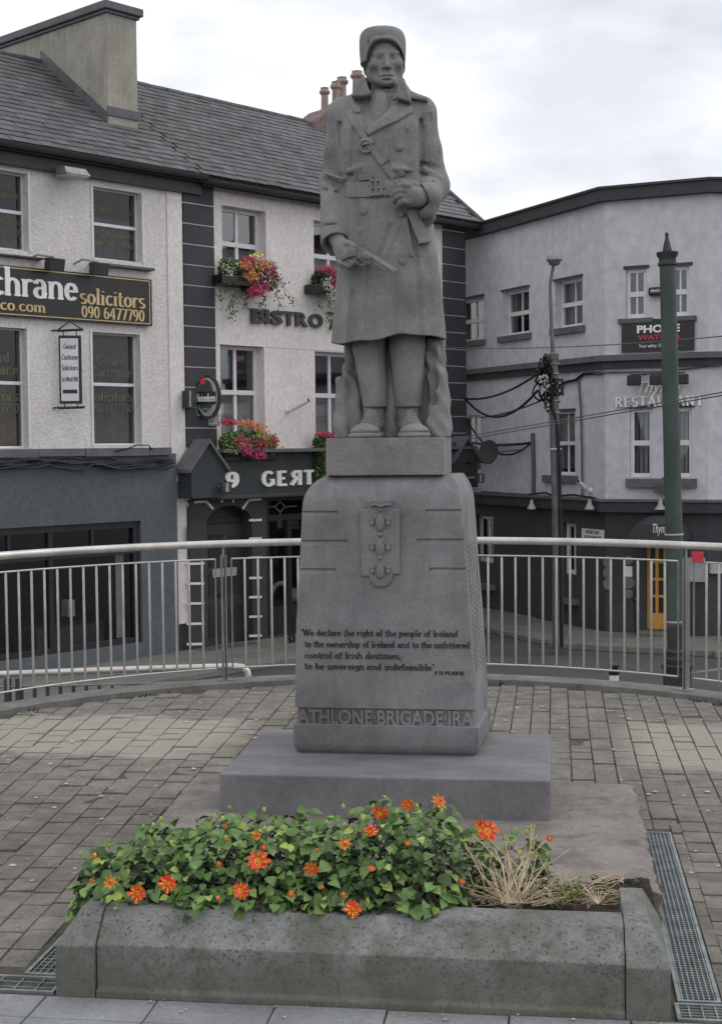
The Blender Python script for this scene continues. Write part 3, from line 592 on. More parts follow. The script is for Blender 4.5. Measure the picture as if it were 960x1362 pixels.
mb = MB(); X = np.linspace(-1.56, .335, 60); Y = np.linspace(4.5, 5.24, 16)
vs = [(x, y, .165-.03*(y > 4.85)+.02*math.sin(x*9+y*7)+rr.normal()*.008-(.0 if x > -1.5 else .04)) for x in X for y in Y]
mb.add(vs, [(i*16+j, (i+1)*16+j, (i+1)*16+j+1, i*16+j+1) for i in range(59) for j in range(15)]); part('soil', mb, M['soil'], pl)
# ================================================================== RAILING
rail = thing('curved_railing', 'curved stainless steel railing with vertical bars around the back of the plaza', 'railing', (PC[0], PC[1]+3.35, 0))
RR = 3.285
def pc(a, z, R=RR): return (PC[0]+R*math.sin(a), PC[1]+R*math.cos(a), z)
A0, A1 = -1.45, 1.45
part('handrail', MB().tube([pc(a, 1.035) for a in np.linspace(A0, A1, 70)], .027, 14), M['steel'], rail, smooth=60)
def angof(px):                                       # railing angle seen at a column of the photo
    best = min(np.linspace(-1.4, 1.4, 1401), key=lambda a: abs(projx(pc(a, .6))-px)); return float(best)
def projx(q):
    d = np.array(q)-np.array([0, 0, H]); return CX+F*(d@rt)/(d@fw)
def projy(q):
    d = np.array(q)-np.array([0, 0, H]); return CY-F*(d@up)/(d@fw)
posts = [angof(298), angof(620), angof(912)]
posts = [posts[0]-.55*k for k in (2, 1)]+posts+[posts[2]+.5]
posts = [p for p in posts if A0 < p < A1]
postm = None
for a in posts:
    m2 = MB()
    for s in (-1, 1):
        c = np.array(pc(a, 0)); r = np.array([math.sin(a), math.cos(a), 0]); t = np.array([math.cos(a), -math.sin(a), 0])
        q = lambda rr_, tt, z: c+r*rr_+t*tt+np.array([0, 0, z])
        m2.hexa([q(-.024, s*.012-.004, .03), q(-.024, s*.012+.004, .03), q(.024, s*.012+.004, .03), q(.024, s*.012-.004, .03), q(-.02, s*.014-.004, .95), q(-.02, s*.014+.004, .95), q(.02, s*.014+.004, .95), q(.02, s*.014-.004, .95)])
    m2.tube([pc(a, .93), pc(a, 1.02)], .009, 8); m2.box(Fr(q(0, 0, 0)[:2], t[:2]), -.05, .05, .03, .045, -.05, .05)
    part('post', m2, M['steel_dull'], rail)
bar = MB().lathe((0, 0, 0), [(.004, .13), (.0085, .14), (.0085, .905), (.004, .925)], 10).mesh('baluster', smooth=60); bar.materials.append(M['steel'])
edges = [A0]+posts+[A1]
for k in range(len(edges)-1):
    g0 = .03 if k > 0 else 0; g1 = .03 if k < len(edges)-2 else 0
    if abs(edges[k]-posts[2]) > 9: pass
    e0, e1 = edges[k]+g0*.6, edges[k+1]-g1*.6
    if e1-e0 < .06: continue
    aa = np.linspace(e0, e1, max(4, int((e1-e0)/.05)))
    for z in (.925, .125): part('rail', MB().tube([pc(a, z) for a in aa], .0065, 8), M['steel'], rail, smooth=60)
    for a in (e0, e1): part('panel_end', MB().tube([pc(a, .12), pc(a, .928)], .0062, 8), M['steel_dull'], rail, smooth=60)
    nb = max(2, round((e1-e0)*RR/.098))
    for i in range(1, nb):
        a = e0+(e1-e0)*i/nb; inst('baluster', bar, Matrix.Translation(pc(a, 0)), rail)
tagm = MB(); aa = angof(879*1.0+0) ; f = FrY(ony(877, 733, 10)[1])
q = pc(angof(929), .955); tagm.box(Fr(q[:2], (math.cos(angof(929)), -math.sin(angof(929)))), -.045, .045, .925, 1.0, .02, .024)
part('red_tag', tagm, M['signred'], rail)
# lower ramp railing beyond the plaza edge
rm = thing('ramp_railing', 'low tubular handrail with short bars below the plaza on the left', 'railing', (-3, 13, STREET))
Yr = 12.6
tp = [ony(-120, 901, Yr), ony(0, 897, Yr), ony(160, 891, Yr), ony(312, 886.5, Yr)]+[ony(x, y, Yr) for x, y in ((322, 887.5), (329, 893), (330.5, 901), (328, 908), (320, 912.5), (312, 914))]
part('handrail', MB().tube(tp, .031, 12), M['steel'], rm, smooth=60)
for z in (911, 935): part('rail', MB().tube([ony(-60, z+4, Yr), ony(0, z+3, Yr), ony(290, z-4, Yr)], .011, 6), M['steel_dull'], rm)
sb = MB().box(ID, -.011, .011, -.9, 0, -.02, .02).mesh('bar'); sb.materials.append(M['pubgreen'])
for i in range(20):
    x = -40+i*17.2; q = ony(x, 912+ (1-x/300)*2, Yr); inst('bar', sb, Matrix.Translation(q), rm)
for x in (10, 25, 274, 288, 301, 332): part('post', MB().box(Fr(ony(x, 900, Yr)[:2], (1, 0)), -.025, .025, STREET, ony(x, 903 if x < 260 else 905, Yr)[2], -.03, .03), M['pubgreen'], rm)
# ================================================================== SOLDIER FIGURE (signed distance fields, then a surface net)
YS = 6.86; ORG = np.array([XS, YS, ZF])
def Lp(px, py, dy=0.0): return ony(px, py, YS+dy)-ORG      # local metres: x right, y away from the viewer, z up
class Field:
    def __init__(s, lo, hi, h):
        s.lo = np.array(lo, float); s.h = h; s.n = np.ceil((np.array(hi)-s.lo)/h).astype(int)+1; s.D = np.full(tuple(s.n), .5, np.float32)
    def add(s, fn, lo, hi, k=.02, op='u', pad=.05):
        i0 = np.clip(np.floor((np.array(lo)-pad-s.lo)/s.h).astype(int), 0, s.n); i1 = np.clip(np.ceil((np.array(hi)+pad-s.lo)/s.h).astype(int)+1, 0, s.n)
        if (i1 <= i0).any(): return
        ax = [(s.lo[j]+s.h*np.arange(i0[j], i1[j])).astype(np.float32) for j in range(3)]
        d = fn(ax[0][:, None, None], ax[1][None, :, None], ax[2][None, None, :]); V = s.D[i0[0]:i1[0], i0[1]:i1[1], i0[2]:i1[2]]
        if op == 'u':
            h = np.maximum(k-np.abs(V-d), 0)/k; V[...] = np.minimum(V, d)-h*h*k/4
        elif op == 's':
            d = -d; h = np.maximum(k-np.abs(V-d), 0)/k; V[...] = np.maximum(V, d)+h*h*k/4
        elif op == 'i': V[...] = np.maximum(V, d)
        elif op == 'disp': V[...] = V+d
    def cap(s, a, b, ra, rb=None, k=.02, op='u', sq=(1, 1, 1)):
        a = np.array(a); b = np.array(b); rb = ra if rb is None else rb; q = np.array(sq); ba = (b-a)*q; L2 = max((ba@ba), 1e-9); R = max(ra, rb)
        def fn(x, y, z):
            px, py, pz = (x-a[0])*q[0], (y-a[1])*q[1], (z-a[2])*q[2]; t = np.clip((px*ba[0]+py*ba[1]+pz*ba[2])/L2, 0, 1)
            return (np.sqrt((px-t*ba[0])**2+(py-t*ba[1])**2+(pz-t*ba[2])**2)-(ra+(rb-ra)*t))/max(q.max(), 1)
        s.add(fn, np.minimum(a, b)-R/q, np.maximum(a, b)+R/q, k, op)
    def ell(s, c, r, k=.02, op='u', rot=None):
        c = np.array(c); r = np.array(r); R = rot; m = r.max() if rot is not None else r
        def fn(x, y, z):
            px, py, pz = x-c[0], y-c[1], z-c[2]
            if R is not None: px, py, pz = R[0, 0]*px+R[1, 0]*py+R[2, 0]*pz, R[0, 1]*px+R[1, 1]*py+R[2, 1]*pz, R[0, 2]*px+R[1, 2]*py+R[2, 2]*pz
            k0 = np.sqrt((px/r[0])**2+(py/r[1])**2+(pz/r[2])**2); k1 = np.sqrt((px/r[0]**2)**2+(py/r[1]**2)**2+(pz/r[2]**2)**2)+1e-6
            return k0*(k0-1)/k1
        s.add(fn, c-m, c+m, k, op)
    def box(s, c, r, rad=.006, k=.004, op='u', rot=None):
        c = np.array(c); r = np.array(r)-rad; R = rot; m = np.linalg.norm(r+rad) if rot is not None else r+rad
        def fn(x, y, z):
            px, py, pz = x-c[0], y-c[1], z-c[2]
            if R is not None: px, py, pz = R[0, 0]*px+R[1, 0]*py+R[2, 0]*pz, R[0, 1]*px+R[1, 1]*py+R[2, 1]*pz, R[0, 2]*px+R[1, 2]*py+R[2, 2]*pz
            a, b, e_ = np.abs(px)-r[0], np.abs(py)-r[1], np.abs(pz)-r[2]
            return np.sqrt(np.maximum(a, 0)**2+np.maximum(b, 0)**2+np.maximum(e_, 0)**2)+np.minimum(np.maximum(a, np.maximum(b, e_)), 0)-rad
        s.add(fn, c-m, c+m, k, op)
    def poly(s, pts, y0, y1, rad=.004, k=.008, op='u', bend=None):
        """x-z polygon given some depth; bend(x,z) shifts it in y to follow a curved front"""
        P = np.array(pts); n = len(P)
        def fn(x, y, z):
            x2 = x+0*z; z2 = z+0*x; d = np.full(np.broadcast(x2, z2).shape, 1e9, np.float32); sg = np.ones_like(d)
            for i in range(n):
                a = P[i]; b = P[i-1]; e_ = b-a; wx, wz = x2-a[0], z2-a[1]; t = np.clip((wx*e_[0]+wz*e_[1])/(e_@e_), 0, 1)
                d = np.minimum(d, (wx-e_[0]*t)**2+(wz-e_[1]*t)**2)
                c1_, c2_, c3_ = z2 >= a[1], z2 < b[1], e_[0]*wz > e_[1]*wx
                fl = (c1_ & c2_ & c3_) | (~c1_ & ~c2_ & ~c3_); sg = np.where(fl, -sg, sg)
            d2 = sg*np.sqrt(d)+rad; yy = y-(bend(x2, z2) if bend is not None else 0); dy = np.abs(yy-(y0+y1)/2)-(y1-y0)/2+rad
            return np.sqrt(np.maximum(d2, 0)**2+np.maximum(dy, 0)**2)+np.minimum(np.maximum(d2, dy), 0)-rad
        lo = (P[:, 0].min(), y0-(.2 if bend else 0), P[:, 1].min()); hi = (P[:, 0].max(), y1+(.2 if bend else 0), P[:, 1].max()); s.add(fn, lo, hi, k, op)
    def mesh(s, name):
        D = s.D.copy(); D[0] = D[-1] = .5; D[:, 0] = D[:, -1] = .5; D[:, :, 0] = D[:, :, -1] = .5
        S = D < 0; nx, ny, nz = [c-1 for c in D.shape]
        cnt = np.zeros((nx, ny, nz), np.int8); pos = [np.zeros((nx, ny, nz), np.float32) for _ in range(3)]
        sl = lambda o, n: slice(o, o+n)
        for ax in range(3):
            o1, o2 = [j for j in range(3) if j != ax]
            for a in (0, 1):
                for b in (0, 1):
                    i0 = [0, 0, 0]; i0[o1] = a; i0[o2] = b; i1 = list(i0); i1[ax] += 1
                    d0 = D[sl(i0[0], nx), sl(i0[1], ny), sl(i0[2], nz)]; d1 = D[sl(i1[0], nx), sl(i1[1], ny), sl(i1[2], nz)]
                    cr_ = (d0 < 0) != (d1 < 0); w_ = np.nonzero(cr_); t = d0[w_]/(d0[w_]-d1[w_])
                    cnt[w_] += 1; pos[ax][w_] += t; pos[o1][w_] += a; pos[o2][w_] += b
        act = cnt > 0; idx = np.full(cnt.shape, -1, np.int64); w_ = np.nonzero(act); idx[w_] = np.arange(len(w_[0]))
        V = np.stack([(w_[j]+pos[j][w_]/cnt[w_])*s.h+s.lo[j] for j in range(3)], 1); Q = []
        for ax in range(3):
            o1, o2 = [(1, 2), (2, 0), (0, 1)][ax]; sh = [slice(1, nx), slice(1, ny), slice(1, nz)]; sh[ax] = slice(0, (nx, ny, nz)[ax]); s2 = list(sh); s2[ax] = slice(1, (nx, ny, nz)[ax]+1)
            d0 = S[tuple(sh)]; d1 = S[tuple(s2)]; w2 = np.nonzero(d0 != d1); base_ = [w2[j]+(0 if j == ax else 1) for j in range(3)]; fl = d0[w2]
            def at(a, b):
                q = list(base_); q[o1] = q[o1]-a; q[o2] = q[o2]-b; return idx[tuple(q)]
            q = np.stack([at(1, 1), at(0, 1), at(0, 0), at(1, 0)], 1); q[~fl] = q[~fl][:, ::-1]; Q.append(q)
        Q = np.concatenate(Q); m = bpy.data.meshes.new(name)
        m.vertices.add(len(V)); m.vertices.foreach_set('co', V.astype(np.float32).ravel()); m.loops.add(len(Q)*4); m.loops.foreach_set('vertex_index', Q.astype(np.int32).ravel())
        m.polygons.add(len(Q)); m.polygons.foreach_set('loop_start', np.arange(0, len(Q)*4, 4, dtype=np.int32)); m.polygons.foreach_set('use_smooth', np.ones(len(Q), bool)); m.update(calc_edges=True); m.validate(); return m
def rotA(axis, deg):
    return np.array(Matrix.Rotation(math.radians(deg), 3, axis))
sol = thing('soldier_statue', 'carved grey stone soldier in greatcoat and cap holding a revolver on the pedestal', 'statue', ORG)
def spart(name, fld_or_mesh, m=None):
    me = fld_or_mesh.mesh(name) if isinstance(fld_or_mesh, Field) else fld_or_mesh
    me.materials.clear(); me.materials.append(m or M['stone_fig']); o = bpy.data.objects.new(name, me); COL.objects.link(o); o.parent = sol; OFF[o.name] = OFF[sol.name]; return o
# ---- greatcoat
prof = [  # py, left px, right px, half depth, centre y
    (124, 489, 534, .085, .02), (130, 480, 545, .10, .02), (138, 464, 556, .115, .015), (150, 456, 563, .13, .01), (170, 451, 566, .142, .0), (200, 450, 566, .145, .0), (225, 454, 566, .14, .0), (243, 458, 567, .135, .0), (258, 459, 568, .135, .0),
    (270, 457, 571, .142, .0), (300, 454, 576, .155, .0), (350, 450, 582, .175, .005), (400, 446.5, 587, .195, .005), (455, 442.5, 592, .215, .01), (475, 441, 594, .22, .01)]
PZ = np.array([Lp(510, p[0], -p[3]*.5)[2] for p in prof][::-1]); 
PLx = np.array([Lp(p[1], p[0])[0] for p in prof][::-1]); PRx = np.array([Lp(p[2], p[0])[0] for p in prof][::-1])
PD = np.array([p[3] for p in prof][::-1]); PY = np.array([p[4] for p in prof][::-1])
def frontY(x, z):
    xl, xr, b, yc = (np.interp(z, PZ, q) for q in (PLx, PRx, PD, PY)); xc, a = (xl+xr)/2, (xr-xl)/2
    return yc-b*np.maximum(1-np.abs((x-xc)/a)**2.6, .02)**(1/2.6)
def torso(shrink, fold=True):
    def fn(x, y, z):
        xl, xr, b, yc = (np.interp(z, PZ, q) for q in (PLx, PRx, PD, PY)); xc, a = (xl+xr)/2, (xr-xl)/2-shrink; b = b-shrink
        r = (np.abs((x-xc)/a)**2.6+np.abs((y-yc)/b)**2.6)**(1/2.6); d = (r-1)*np.minimum(a, b)*.9
        if fold:
            zs = z-PZ[0]; s = np.clip((Lp(510, 300)[2]-z)/.5, 0, 1); u = (x-xc)/a; g = np.where(y < yc, 1, 0)
            d = d+g*s*(.006*np.sin(u*11+1.1)+.004*np.sin(u*19-z*2)-.002)
            # edge of the overlapping front running down the skirt, a vertical fold, chest folds
            for x0, z0, x1, z1, dep in ((488, 350, 489, 458, .010), (488, 180, 492, 300, .0), (552, 330, 561, 450, .006), (470, 390, 466, 455, .006), (520, 300, 505, 345, .007), (560, 165, 558, 225, .008), (470, 170, 466, 230, .007), (540, 175, 541, 205, .004), (476, 268, 477, 300, .006)):
                A = Lp(x0, z0, -.15); B = Lp(x1, z1, -.15); ex, ez = B[0]-A[0], B[2]-A[2]; t = np.clip(((x-A[0])*ex+(z-A[2])*ez)/(ex*ex+ez*ez), 0, 1)
                q = np.sqrt((x-A[0]-t*ex)**2+(z-A[2]-t*ez)**2); sd_ = (x-A[0]-t*ex)
                d = d+g*dep*np.exp(-(q/.012)**2)-g*dep*.5*np.exp(-((q-.022)/.016)**2)*(sd_ > 0)
        return d
    return fn
H1 = .0042
coat = Field((-.40, -.40, -.05+Lp(510, 462)[2]), (.40, .30, Lp(510, 96)[2]), H1)
zt = Lp(510, 123)[2]
coat.add(torso(0), (-.36, -.3, PZ[0]+.02), (.36, .3, zt), k=.01, pad=.0)
# shoulders and arms
SL, EL, WL = Lp(455, 152, .01), Lp(445, 244, .04), Lp(446, 306, -.10)
SR, ER, WR = Lp(560, 150, .01), Lp(574, 243, .03), Lp(561, 262, -.165)
coat.cap(Lp(486, 134, .02), Lp(458, 150, .01), .055, .072, k=.05); coat.cap(Lp(536, 132, .02), Lp(558, 148, .01), .055, .072, k=.05)
coat.cap(SL, Lp(449, 200, .02), .070, .060, k=.03); coat.cap(Lp(449, 200, .02), EL, .060, .070, k=.035, sq=(1.0, 1, 1)); coat.cap(EL, Lp(444, 300, -.06), .070, .064, k=.03)
coat.cap(SR, Lp(569, 200, .02), .070, .062, k=.03); coat.cap(Lp(569, 200, .02), Lp(575, 245, .02), .062, .078, k=.03); coat.cap(Lp(575, 248, .02), Lp(568, 262, -.12), .078, .062, k=.03)
coat.cap(Lp(571, 262, -.10), Lp(570, 288, -.10), .045, .034, k=.03)
# turned back cuffs
coat.cap(Lp(444.5, 303, -.07), Lp(446, 322, -.105), .068, .070, k=.003)
coat.cap(Lp(564.5, 260, -.155), Lp(569, 261, -.13), .060, .062, k=.003); coat.cap(Lp(567, 280, -.14), Lp(568, 264, -.14), .042, .055, k=.01)
# flatten the cuff ends
def halfspace(p, nrm):
    nrm = np.array(nrm)/np.linalg.norm(nrm); return lambda x, y, z: -((x-p[0])*nrm[0]+(y-p[1])*nrm[1]+(z-p[2])*nrm[2])
p = Lp(447, 322, -.11); c = Lp(450, 345, -.13)
coat.add(halfspace(p, (.18, -.50, -1)), c-.075, c+np.array([.08, .08, .11]), k=.003, op='s', pad=0) if False else None
def cutend(F_, p, nrm, rad):                         # remove everything past a plane inside a ball
    nrm = np.array(nrm, float)/np.linalg.norm(nrm)
    def fn(x, y, z):
        h = -((x-p[0])*nrm[0]+(y-p[1])*nrm[1]+(z-p[2])*nrm[2]); b = np.sqrt((x-p[0]-nrm[0]*rad*.8)**2+(y-p[1]-nrm[1]*rad*.8)**2+(z-p[2]-nrm[2]*rad*.8)**2)-rad*1.05
        return np.maximum(h, b)
    F_.add(fn, p-2*rad, p+2*rad, k=.003, op='s', pad=0)
DL = Lp(452, 338, -.16)-Lp(444, 300, -.07)
cutend(coat, Lp(446, 320, -.115), DL, .085)
DRv = np.array([-.9, -.35, -.05]); cutend(coat, Lp(561.5, 262, -.165), DRv, .075)
# refill the front of the coat that the cut may have bitten
coat.add(torso(.0), (-.36, -.3, Lp(510, 345)[2]), (.36, .3, Lp(510, 225)[2]), k=.004, pad=.0)
# hollow sleeves
coat.cap(Lp(446, 318, -.105), Lp(448, 330, -.13), .052, .056, k=.004, op='s'); coat.cap(Lp(567, 262, -.15), Lp(559, 262, -.175), .045, .05, k=.004, op='s')
# sleeve creases
for a, b, r in ((Lp(430, 238, -.03), Lp(455, 246, -.05), .009), (Lp(428, 252, -.03), Lp(450, 256, -.05), .007), (Lp(560, 219, -.05), Lp(586, 222, -.05), .014), (Lp(562, 232, -.07), Lp(585, 228, -.06), .008), (Lp(559, 160, -.06), Lp(561, 215, -.09), .010), (Lp(452, 165, -.06), Lp(453, 240, -.09), .010), (Lp(572, 152, -.05), Lp(582, 195, -.04), .005), (Lp(436, 160, -.05), Lp(434, 215, -.05), .005),
                (Lp(428, 300, -.12), Lp(462, 297, -.15), .005), (Lp(575.5, 242, -.10), Lp(577, 285, -.09), .006), (Lp(453, 262, -.11), Lp(456, 300, -.14), .010), (Lp(459, 236, -.15), Lp(472, 229, -.16), .008), (Lp(478, 228, -.16), Lp(497, 233, -.16), .009), (Lp(536, 228, -.16), Lp(556, 233, -.16), .009)):
    coat.cap(a, b, r, r*.7, k=.014, op='s')
for a, b, r in ((Lp(434, 230, -.05), Lp(456, 238, -.09), .010), (Lp(565, 225, -.07), Lp(585, 236, -.06), .012), (Lp(522, 224, -.135), Lp(548, 226, -.14), .012), (Lp(462, 228, -.12), Lp(480, 222, -.13), .011), (Lp(515, 185, -.14), Lp(512, 222, -.14), .006), (Lp(530, 300, -.15), Lp(508, 345, -.165), .007), (Lp(540, 292, -.15), Lp(548, 340, -.165), .008)):
    coat.cap(a, b, r, r*.6, k=.02)
# collar
BND = lambda x, z: frontY(x, np.minimum(z, Lp(510, 138)[2]))
def P2(lst, dy=-.14): return [(Lp(a, b, dy)[0], Lp(a, b, dy)[2]) for a, b in lst]
coat.cap(Lp(487, 108, .03), Lp(478, 127, -.05), .016, .030, k=.012); coat.cap(Lp(533, 108, .03), Lp(541, 127, -.05), .016, .030, k=.012); coat.cap(Lp(490, 110, .09), Lp(531, 110, .09), .03, .03, k=.02); coat.cap(Lp(487, 112, .05), Lp(492, 112, .09), .024, k=.02); coat.cap(Lp(533, 112, .05), Lp(530, 112, .09), .024, k=.02)
coat.poly(P2([(486, 101), (475, 116), (468, 131), (489, 130.5), (494, 127), (488, 112)], -.1), -.155, -.045, .006, k=.004)
coat.poly(P2([(533, 105), (540, 113), (547, 134), (546, 138), (530, 133), (522, 137), (528, 126)], -.1), -.150, -.045, .006, k=.004)
coat.poly(P2([(529, 131), (547, 137), (548, 146), (530, 160), (489, 181), (486.5, 174), (500, 160), (515, 144)]), -.016, .03, .006, k=.003, bend=BND)
coat.poly(P2([(467, 133), (476, 133), (480, 143), (478, 148), (472, 148), (467, 141)]), -.014, .03, .008, k=.003, bend=BND)
# hollow at the throat where the collar opens
coat.poly(P2([(489, 124), (531, 124), (514, 145), (500, 160), (487, 172), (480, 150), (483, 134)]), -.02, .014, .006, k=.012, op='s', bend=BND)
coat.poly(P2([(541, 127), (569, 132), (570, 137), (543, 133)], -.04), -.09, .05, .004, k=.003)
# hem: arched cut, hollow inside
def hem(x, y, z): return z-(Lp(510, 455)[2]+.012*np.sin(x*9+.4)+.013*np.exp(-((x-.10)/.07)**2)+.004*np.sin(x*37)+(y+.2)*.03)
coat.add(lambda x, y, z: -hem(x, y, z)*1.0+0*x*y, (-.4, -.4, -1), (.4, .4, Lp(510, 430)[2]), op='i')
coat.add(torso(.028, False), (-.3, -.2, PZ[0]), (.35, .2, Lp(510, 425)[2]), k=.01, op='s', pad=0)
spart('greatcoat', coat)
# ---- body: head, hands and legs on one core
body = Field((-.33, -.32, -.01), (.33, .24, Lp(510, 45)[2]), .0038)
B = body
B.cap(Lp(511, 150, .02), Lp(511, 400, .01), .085, .10, k=.03)
B.cap(Lp(511, 150, .02), SL, .05, k=.03); B.cap(SL, EL, .04, .036); B.cap(EL, Lp(447, 316, -.11), .038, .034)
B.cap(Lp(511, 150, .02), SR, .05, k=.03); B.cap(SR, ER, .04, .036); B.cap(ER, WR, .038, .034)
# chest inside the open collar
B.ell(Lp(506, 158, -.045), (.075, .078, .14), k=.02)
# legs
for (x0, r0_, x1, r1_, xa) in ((491, .079, 499.5, .063, 497), (541.5, .086, 543, .064, 543)):
    B.cap(Lp(x0, 430, 0), Lp(x0, 462, -.005), .088, r0_+.002, k=.02, sq=(1, .9, 1)); B.cap(Lp(x0, 462, -.005), Lp(x1, 539, .0), r0_, r1_, k=.01, sq=(1, .85, 1))
    B.cap(Lp(x0, 462, -.06), Lp(x1, 540, -.055), .02, .012, k=.04)
    q = Lp(x1, 541.5, 0); B.add(lambda x, y, z, q=q: np.maximum(z-q[2]+0*x*y, np.sqrt((x-q[0])**2+(y-q[1])**2)-.09), q-.09, q+np.array([.09, .09, 0]), k=.002, op='s', pad=0)
    B.cap(Lp(xa, 530, .005), Lp(xa, 572, .0), .054, .052, k=.003)
# boots: ankle, vamp, toe cap, sole
for s, ax_, tx, in_ in ((1, 498, 485.5, 514), (1, 543, 551, 527)):
    A_, T_ = Lp(ax_, 565, -.02), Lp(tx, 572.5, -.155)
    B.cap(A_, T_, .052, .052, k=.02, sq=(1, 1, 1.35)); B.ell(Lp(tx, 575, -.155), (.072, .070, .036), k=.012); B.cap(Lp(ax_, 552, -.02), Lp((ax_+tx)/2, 564, -.085), .042, .040, k=.02); B.cap(Lp(ax_, 572, .07), Lp(ax_, 572, .0), .05, .052, k=.02)
    B.ell(Lp(tx, 574, -.172), (.069, .055, .037), k=.003)
    zz = Lp(tx, 580, -.17)[2]
    for yy, rx in ((-.165, .078), (-.10, .070), (-.03, .058), (.05, .055)):
        cx = np.interp(yy, [-.165, .0], [T_[0], A_[0]]); B.ell((cx, yy, .012), (rx, .075, .030), k=.004)
    for sgn_ in (0,):
        th = [math.radians(a_) for a_ in range(-100, 101, 20)]; ring = [np.array([T_[0]+.073*math.sin(q_), -.158-.070*math.cos(q_), .024]) for q_ in th]
        for p_, q_ in zip(ring[:-1], ring[1:]): B.cap(p_, q_, .0045, k=.003, op='s')
        arc_ = [Lp(tx-17, 573, -.135), Lp(tx-11, 566, -.150), Lp(tx, 563, -.158), Lp(tx+11, 566, -.150), Lp(tx+17, 573, -.135)]
        for p_, q_ in zip(arc_[:-1], arc_[1:]): B.cap(p_, q_, .0075, k=.003, op='s')
    for i in range(4):                               # laces
        py = 545+i*5; cx = np.interp(py, [541, 575], [ax_, tx]); yl = -.057-.0195*i
        B.cap(Lp(cx-4.5, py+1.5, yl-.006), Lp(cx+4.5, py, yl-.008), .0058, k=.002); B.cap(Lp(cx-4.5, py, yl-.004), Lp(cx+4.5, py+2.8, yl-.009), .0050, k=.002)
    B.cap(Lp(ax_-14, 559, -.03), Lp(tx+1, 560, -.115), .004, k=.004, op='s'); B.cap(Lp(tx+1, 560, -.115), Lp(ax_+14, 558, -.03), .004, k=.004, op='s')
B.add(lambda x, y, z: z+0*x*y, (-.3, -.3, -.1), (.3, .3, .0), k=.002, op='s')
# head on its own finer grid, turned a little to the viewer's right; joined to the body mesh below
head = Field((-.14, -.19, Lp(510, 146)[2]), (.15, .16, Lp(510, 40)[2]), .0023)
HT = math.radians(12); HA = Lp(511, 80, .01); HR = rotA('Z', 12)
def FR(u, py, w):                                    # u in photo pixels from the centre line, w metres forward of the neck axis
    u = u*.00361; x, y = HA[0]+u*math.cos(HT)+w*math.sin(HT), HA[1]+u*math.sin(HT)-w*math.cos(HT); return np.array([x, y, Lp(512, py, y)[2]])
Hd = head
for F_ in (Hd, B):
    F_.cap(Lp(512, 104, .025), Lp(511, 142, .025), .062, .074, k=.02)
Hd.cap(Lp(503, 112, -.03), Lp(509, 133, -.055), .013, .012, k=.025); Hd.cap(Lp(525, 112, -.03), Lp(515, 133, -.055), .013, .012, k=.025)
Hd.ell(FR(0, 72, 0), (.084, .098, .098), k=.02, rot=HR); Hd.ell(FR(0, 87, .028), (.0795, .078, .088), k=.03, rot=HR)
for s_ in (-1, 1):
    Hd.cap(FR(s_*17, 99, .008), FR(s_*6.5, 107.5, .080), .024, .018, k=.03)
Hd.cap(FR(-5, 108, .086), FR(5, 108, .086), .019, k=.02); Hd.ell(FR(0, 108.6, .101), (.020, .011, .0135), k=.016, rot=HR)
Hd.ell(FR(0, 99.5, .083), (.033, .021, .026), k=.035, rot=HR)
for s_ in (-1, 1):
    Hd.ell(FR(s_*15, 85, .063), (.020, .024, .018), k=.035)
    Hd.cap(FR(s_*4, 69.3, .102), FR(s_*15, 69.8, .084), .0095, .0085, k=.015)
for s_ in (-1, 1):
    Hd.ell(FR(s_*10, 75.3, .119), (.0200, .036, .0150), k=.010, op='s', rot=HR)
    Hd.ell(FR(s_*10, 75.8, .0800), (.0160, .0150, .0105), k=.003, rot=HR)
    lid = [FR(s_*5.2, 76.2, .0865), FR(s_*7.4, 73.9, .0925), FR(s_*10, 73.0, .0945), FR(s_*12.6, 73.8, .0900), FR(s_*15, 76.0, .0800)]
    for p_, q_ in zip(lid[:-1], lid[1:]): Hd.cap(p_, q_, .0042, k=.002)
    lid = [FR(s_*5.6, 77.2, .0865), FR(s_*10, 78.9, .0915), FR(s_*14.4, 77.3, .0805)]
    for p_, q_ in zip(lid[:-1], lid[1:]): Hd.cap(p_, q_, .0030, k=.004)
    Hd.ell(FR(s_*9.7, 75.9, .0965), (.0050, .006, .0052), k=.002, op='s')
Hd.cap(FR(0, 69, .097), FR(0, 85, .124), .0085, .0105, k=.010); Hd.ell(FR(0, 87.6, .126), (.0120, .012, .0100), k=.007)
for s_ in (-1, 1):
    Hd.ell(FR(s_*4.4, 88.6, .112), (.0088, .011, .0078), k=.006); Hd.ell(FR(s_*2.9, 91, .121), (.0034, .006, .0036), k=.002, op='s')
    Hd.cap(FR(s_*9.2, 100.4, .1000), FR(s_*3, 98.2, .1130), .0050, .0068, k=.003); Hd.cap(FR(s_*3, 98.2, .1130), FR(0, 98.9, .1138), .0068, .0062, k=.003)
    Hd.cap(FR(s_*6.5, 103, .1035), FR(0, 103.4, .1115), .0066, .0080, k=.003)
    Hd.cap(FR(s_*9.4, 101.3, .1045), FR(0, 101.0, .1200), .0030, k=.003, op='s')
    Hd.ell(FR(s_*24, 90, -.004), (.014, .022, .032), k=.01); Hd.ell(FR(s_*25.5, 88, .012), (.005, .010, .015), k=.005, op='s')
    Hd.ell(FR(s_*15.5, 97, .084), (.010, .010, .018), k=.03, op='s')
Hd.cap(FR(0, 93, .112), FR(0, 96, .114), .0025, k=.005, op='s')
Hd.cap(FR(-4, 106, .1085), FR(4, 106, .1085), .0030, k=.012, op='s')
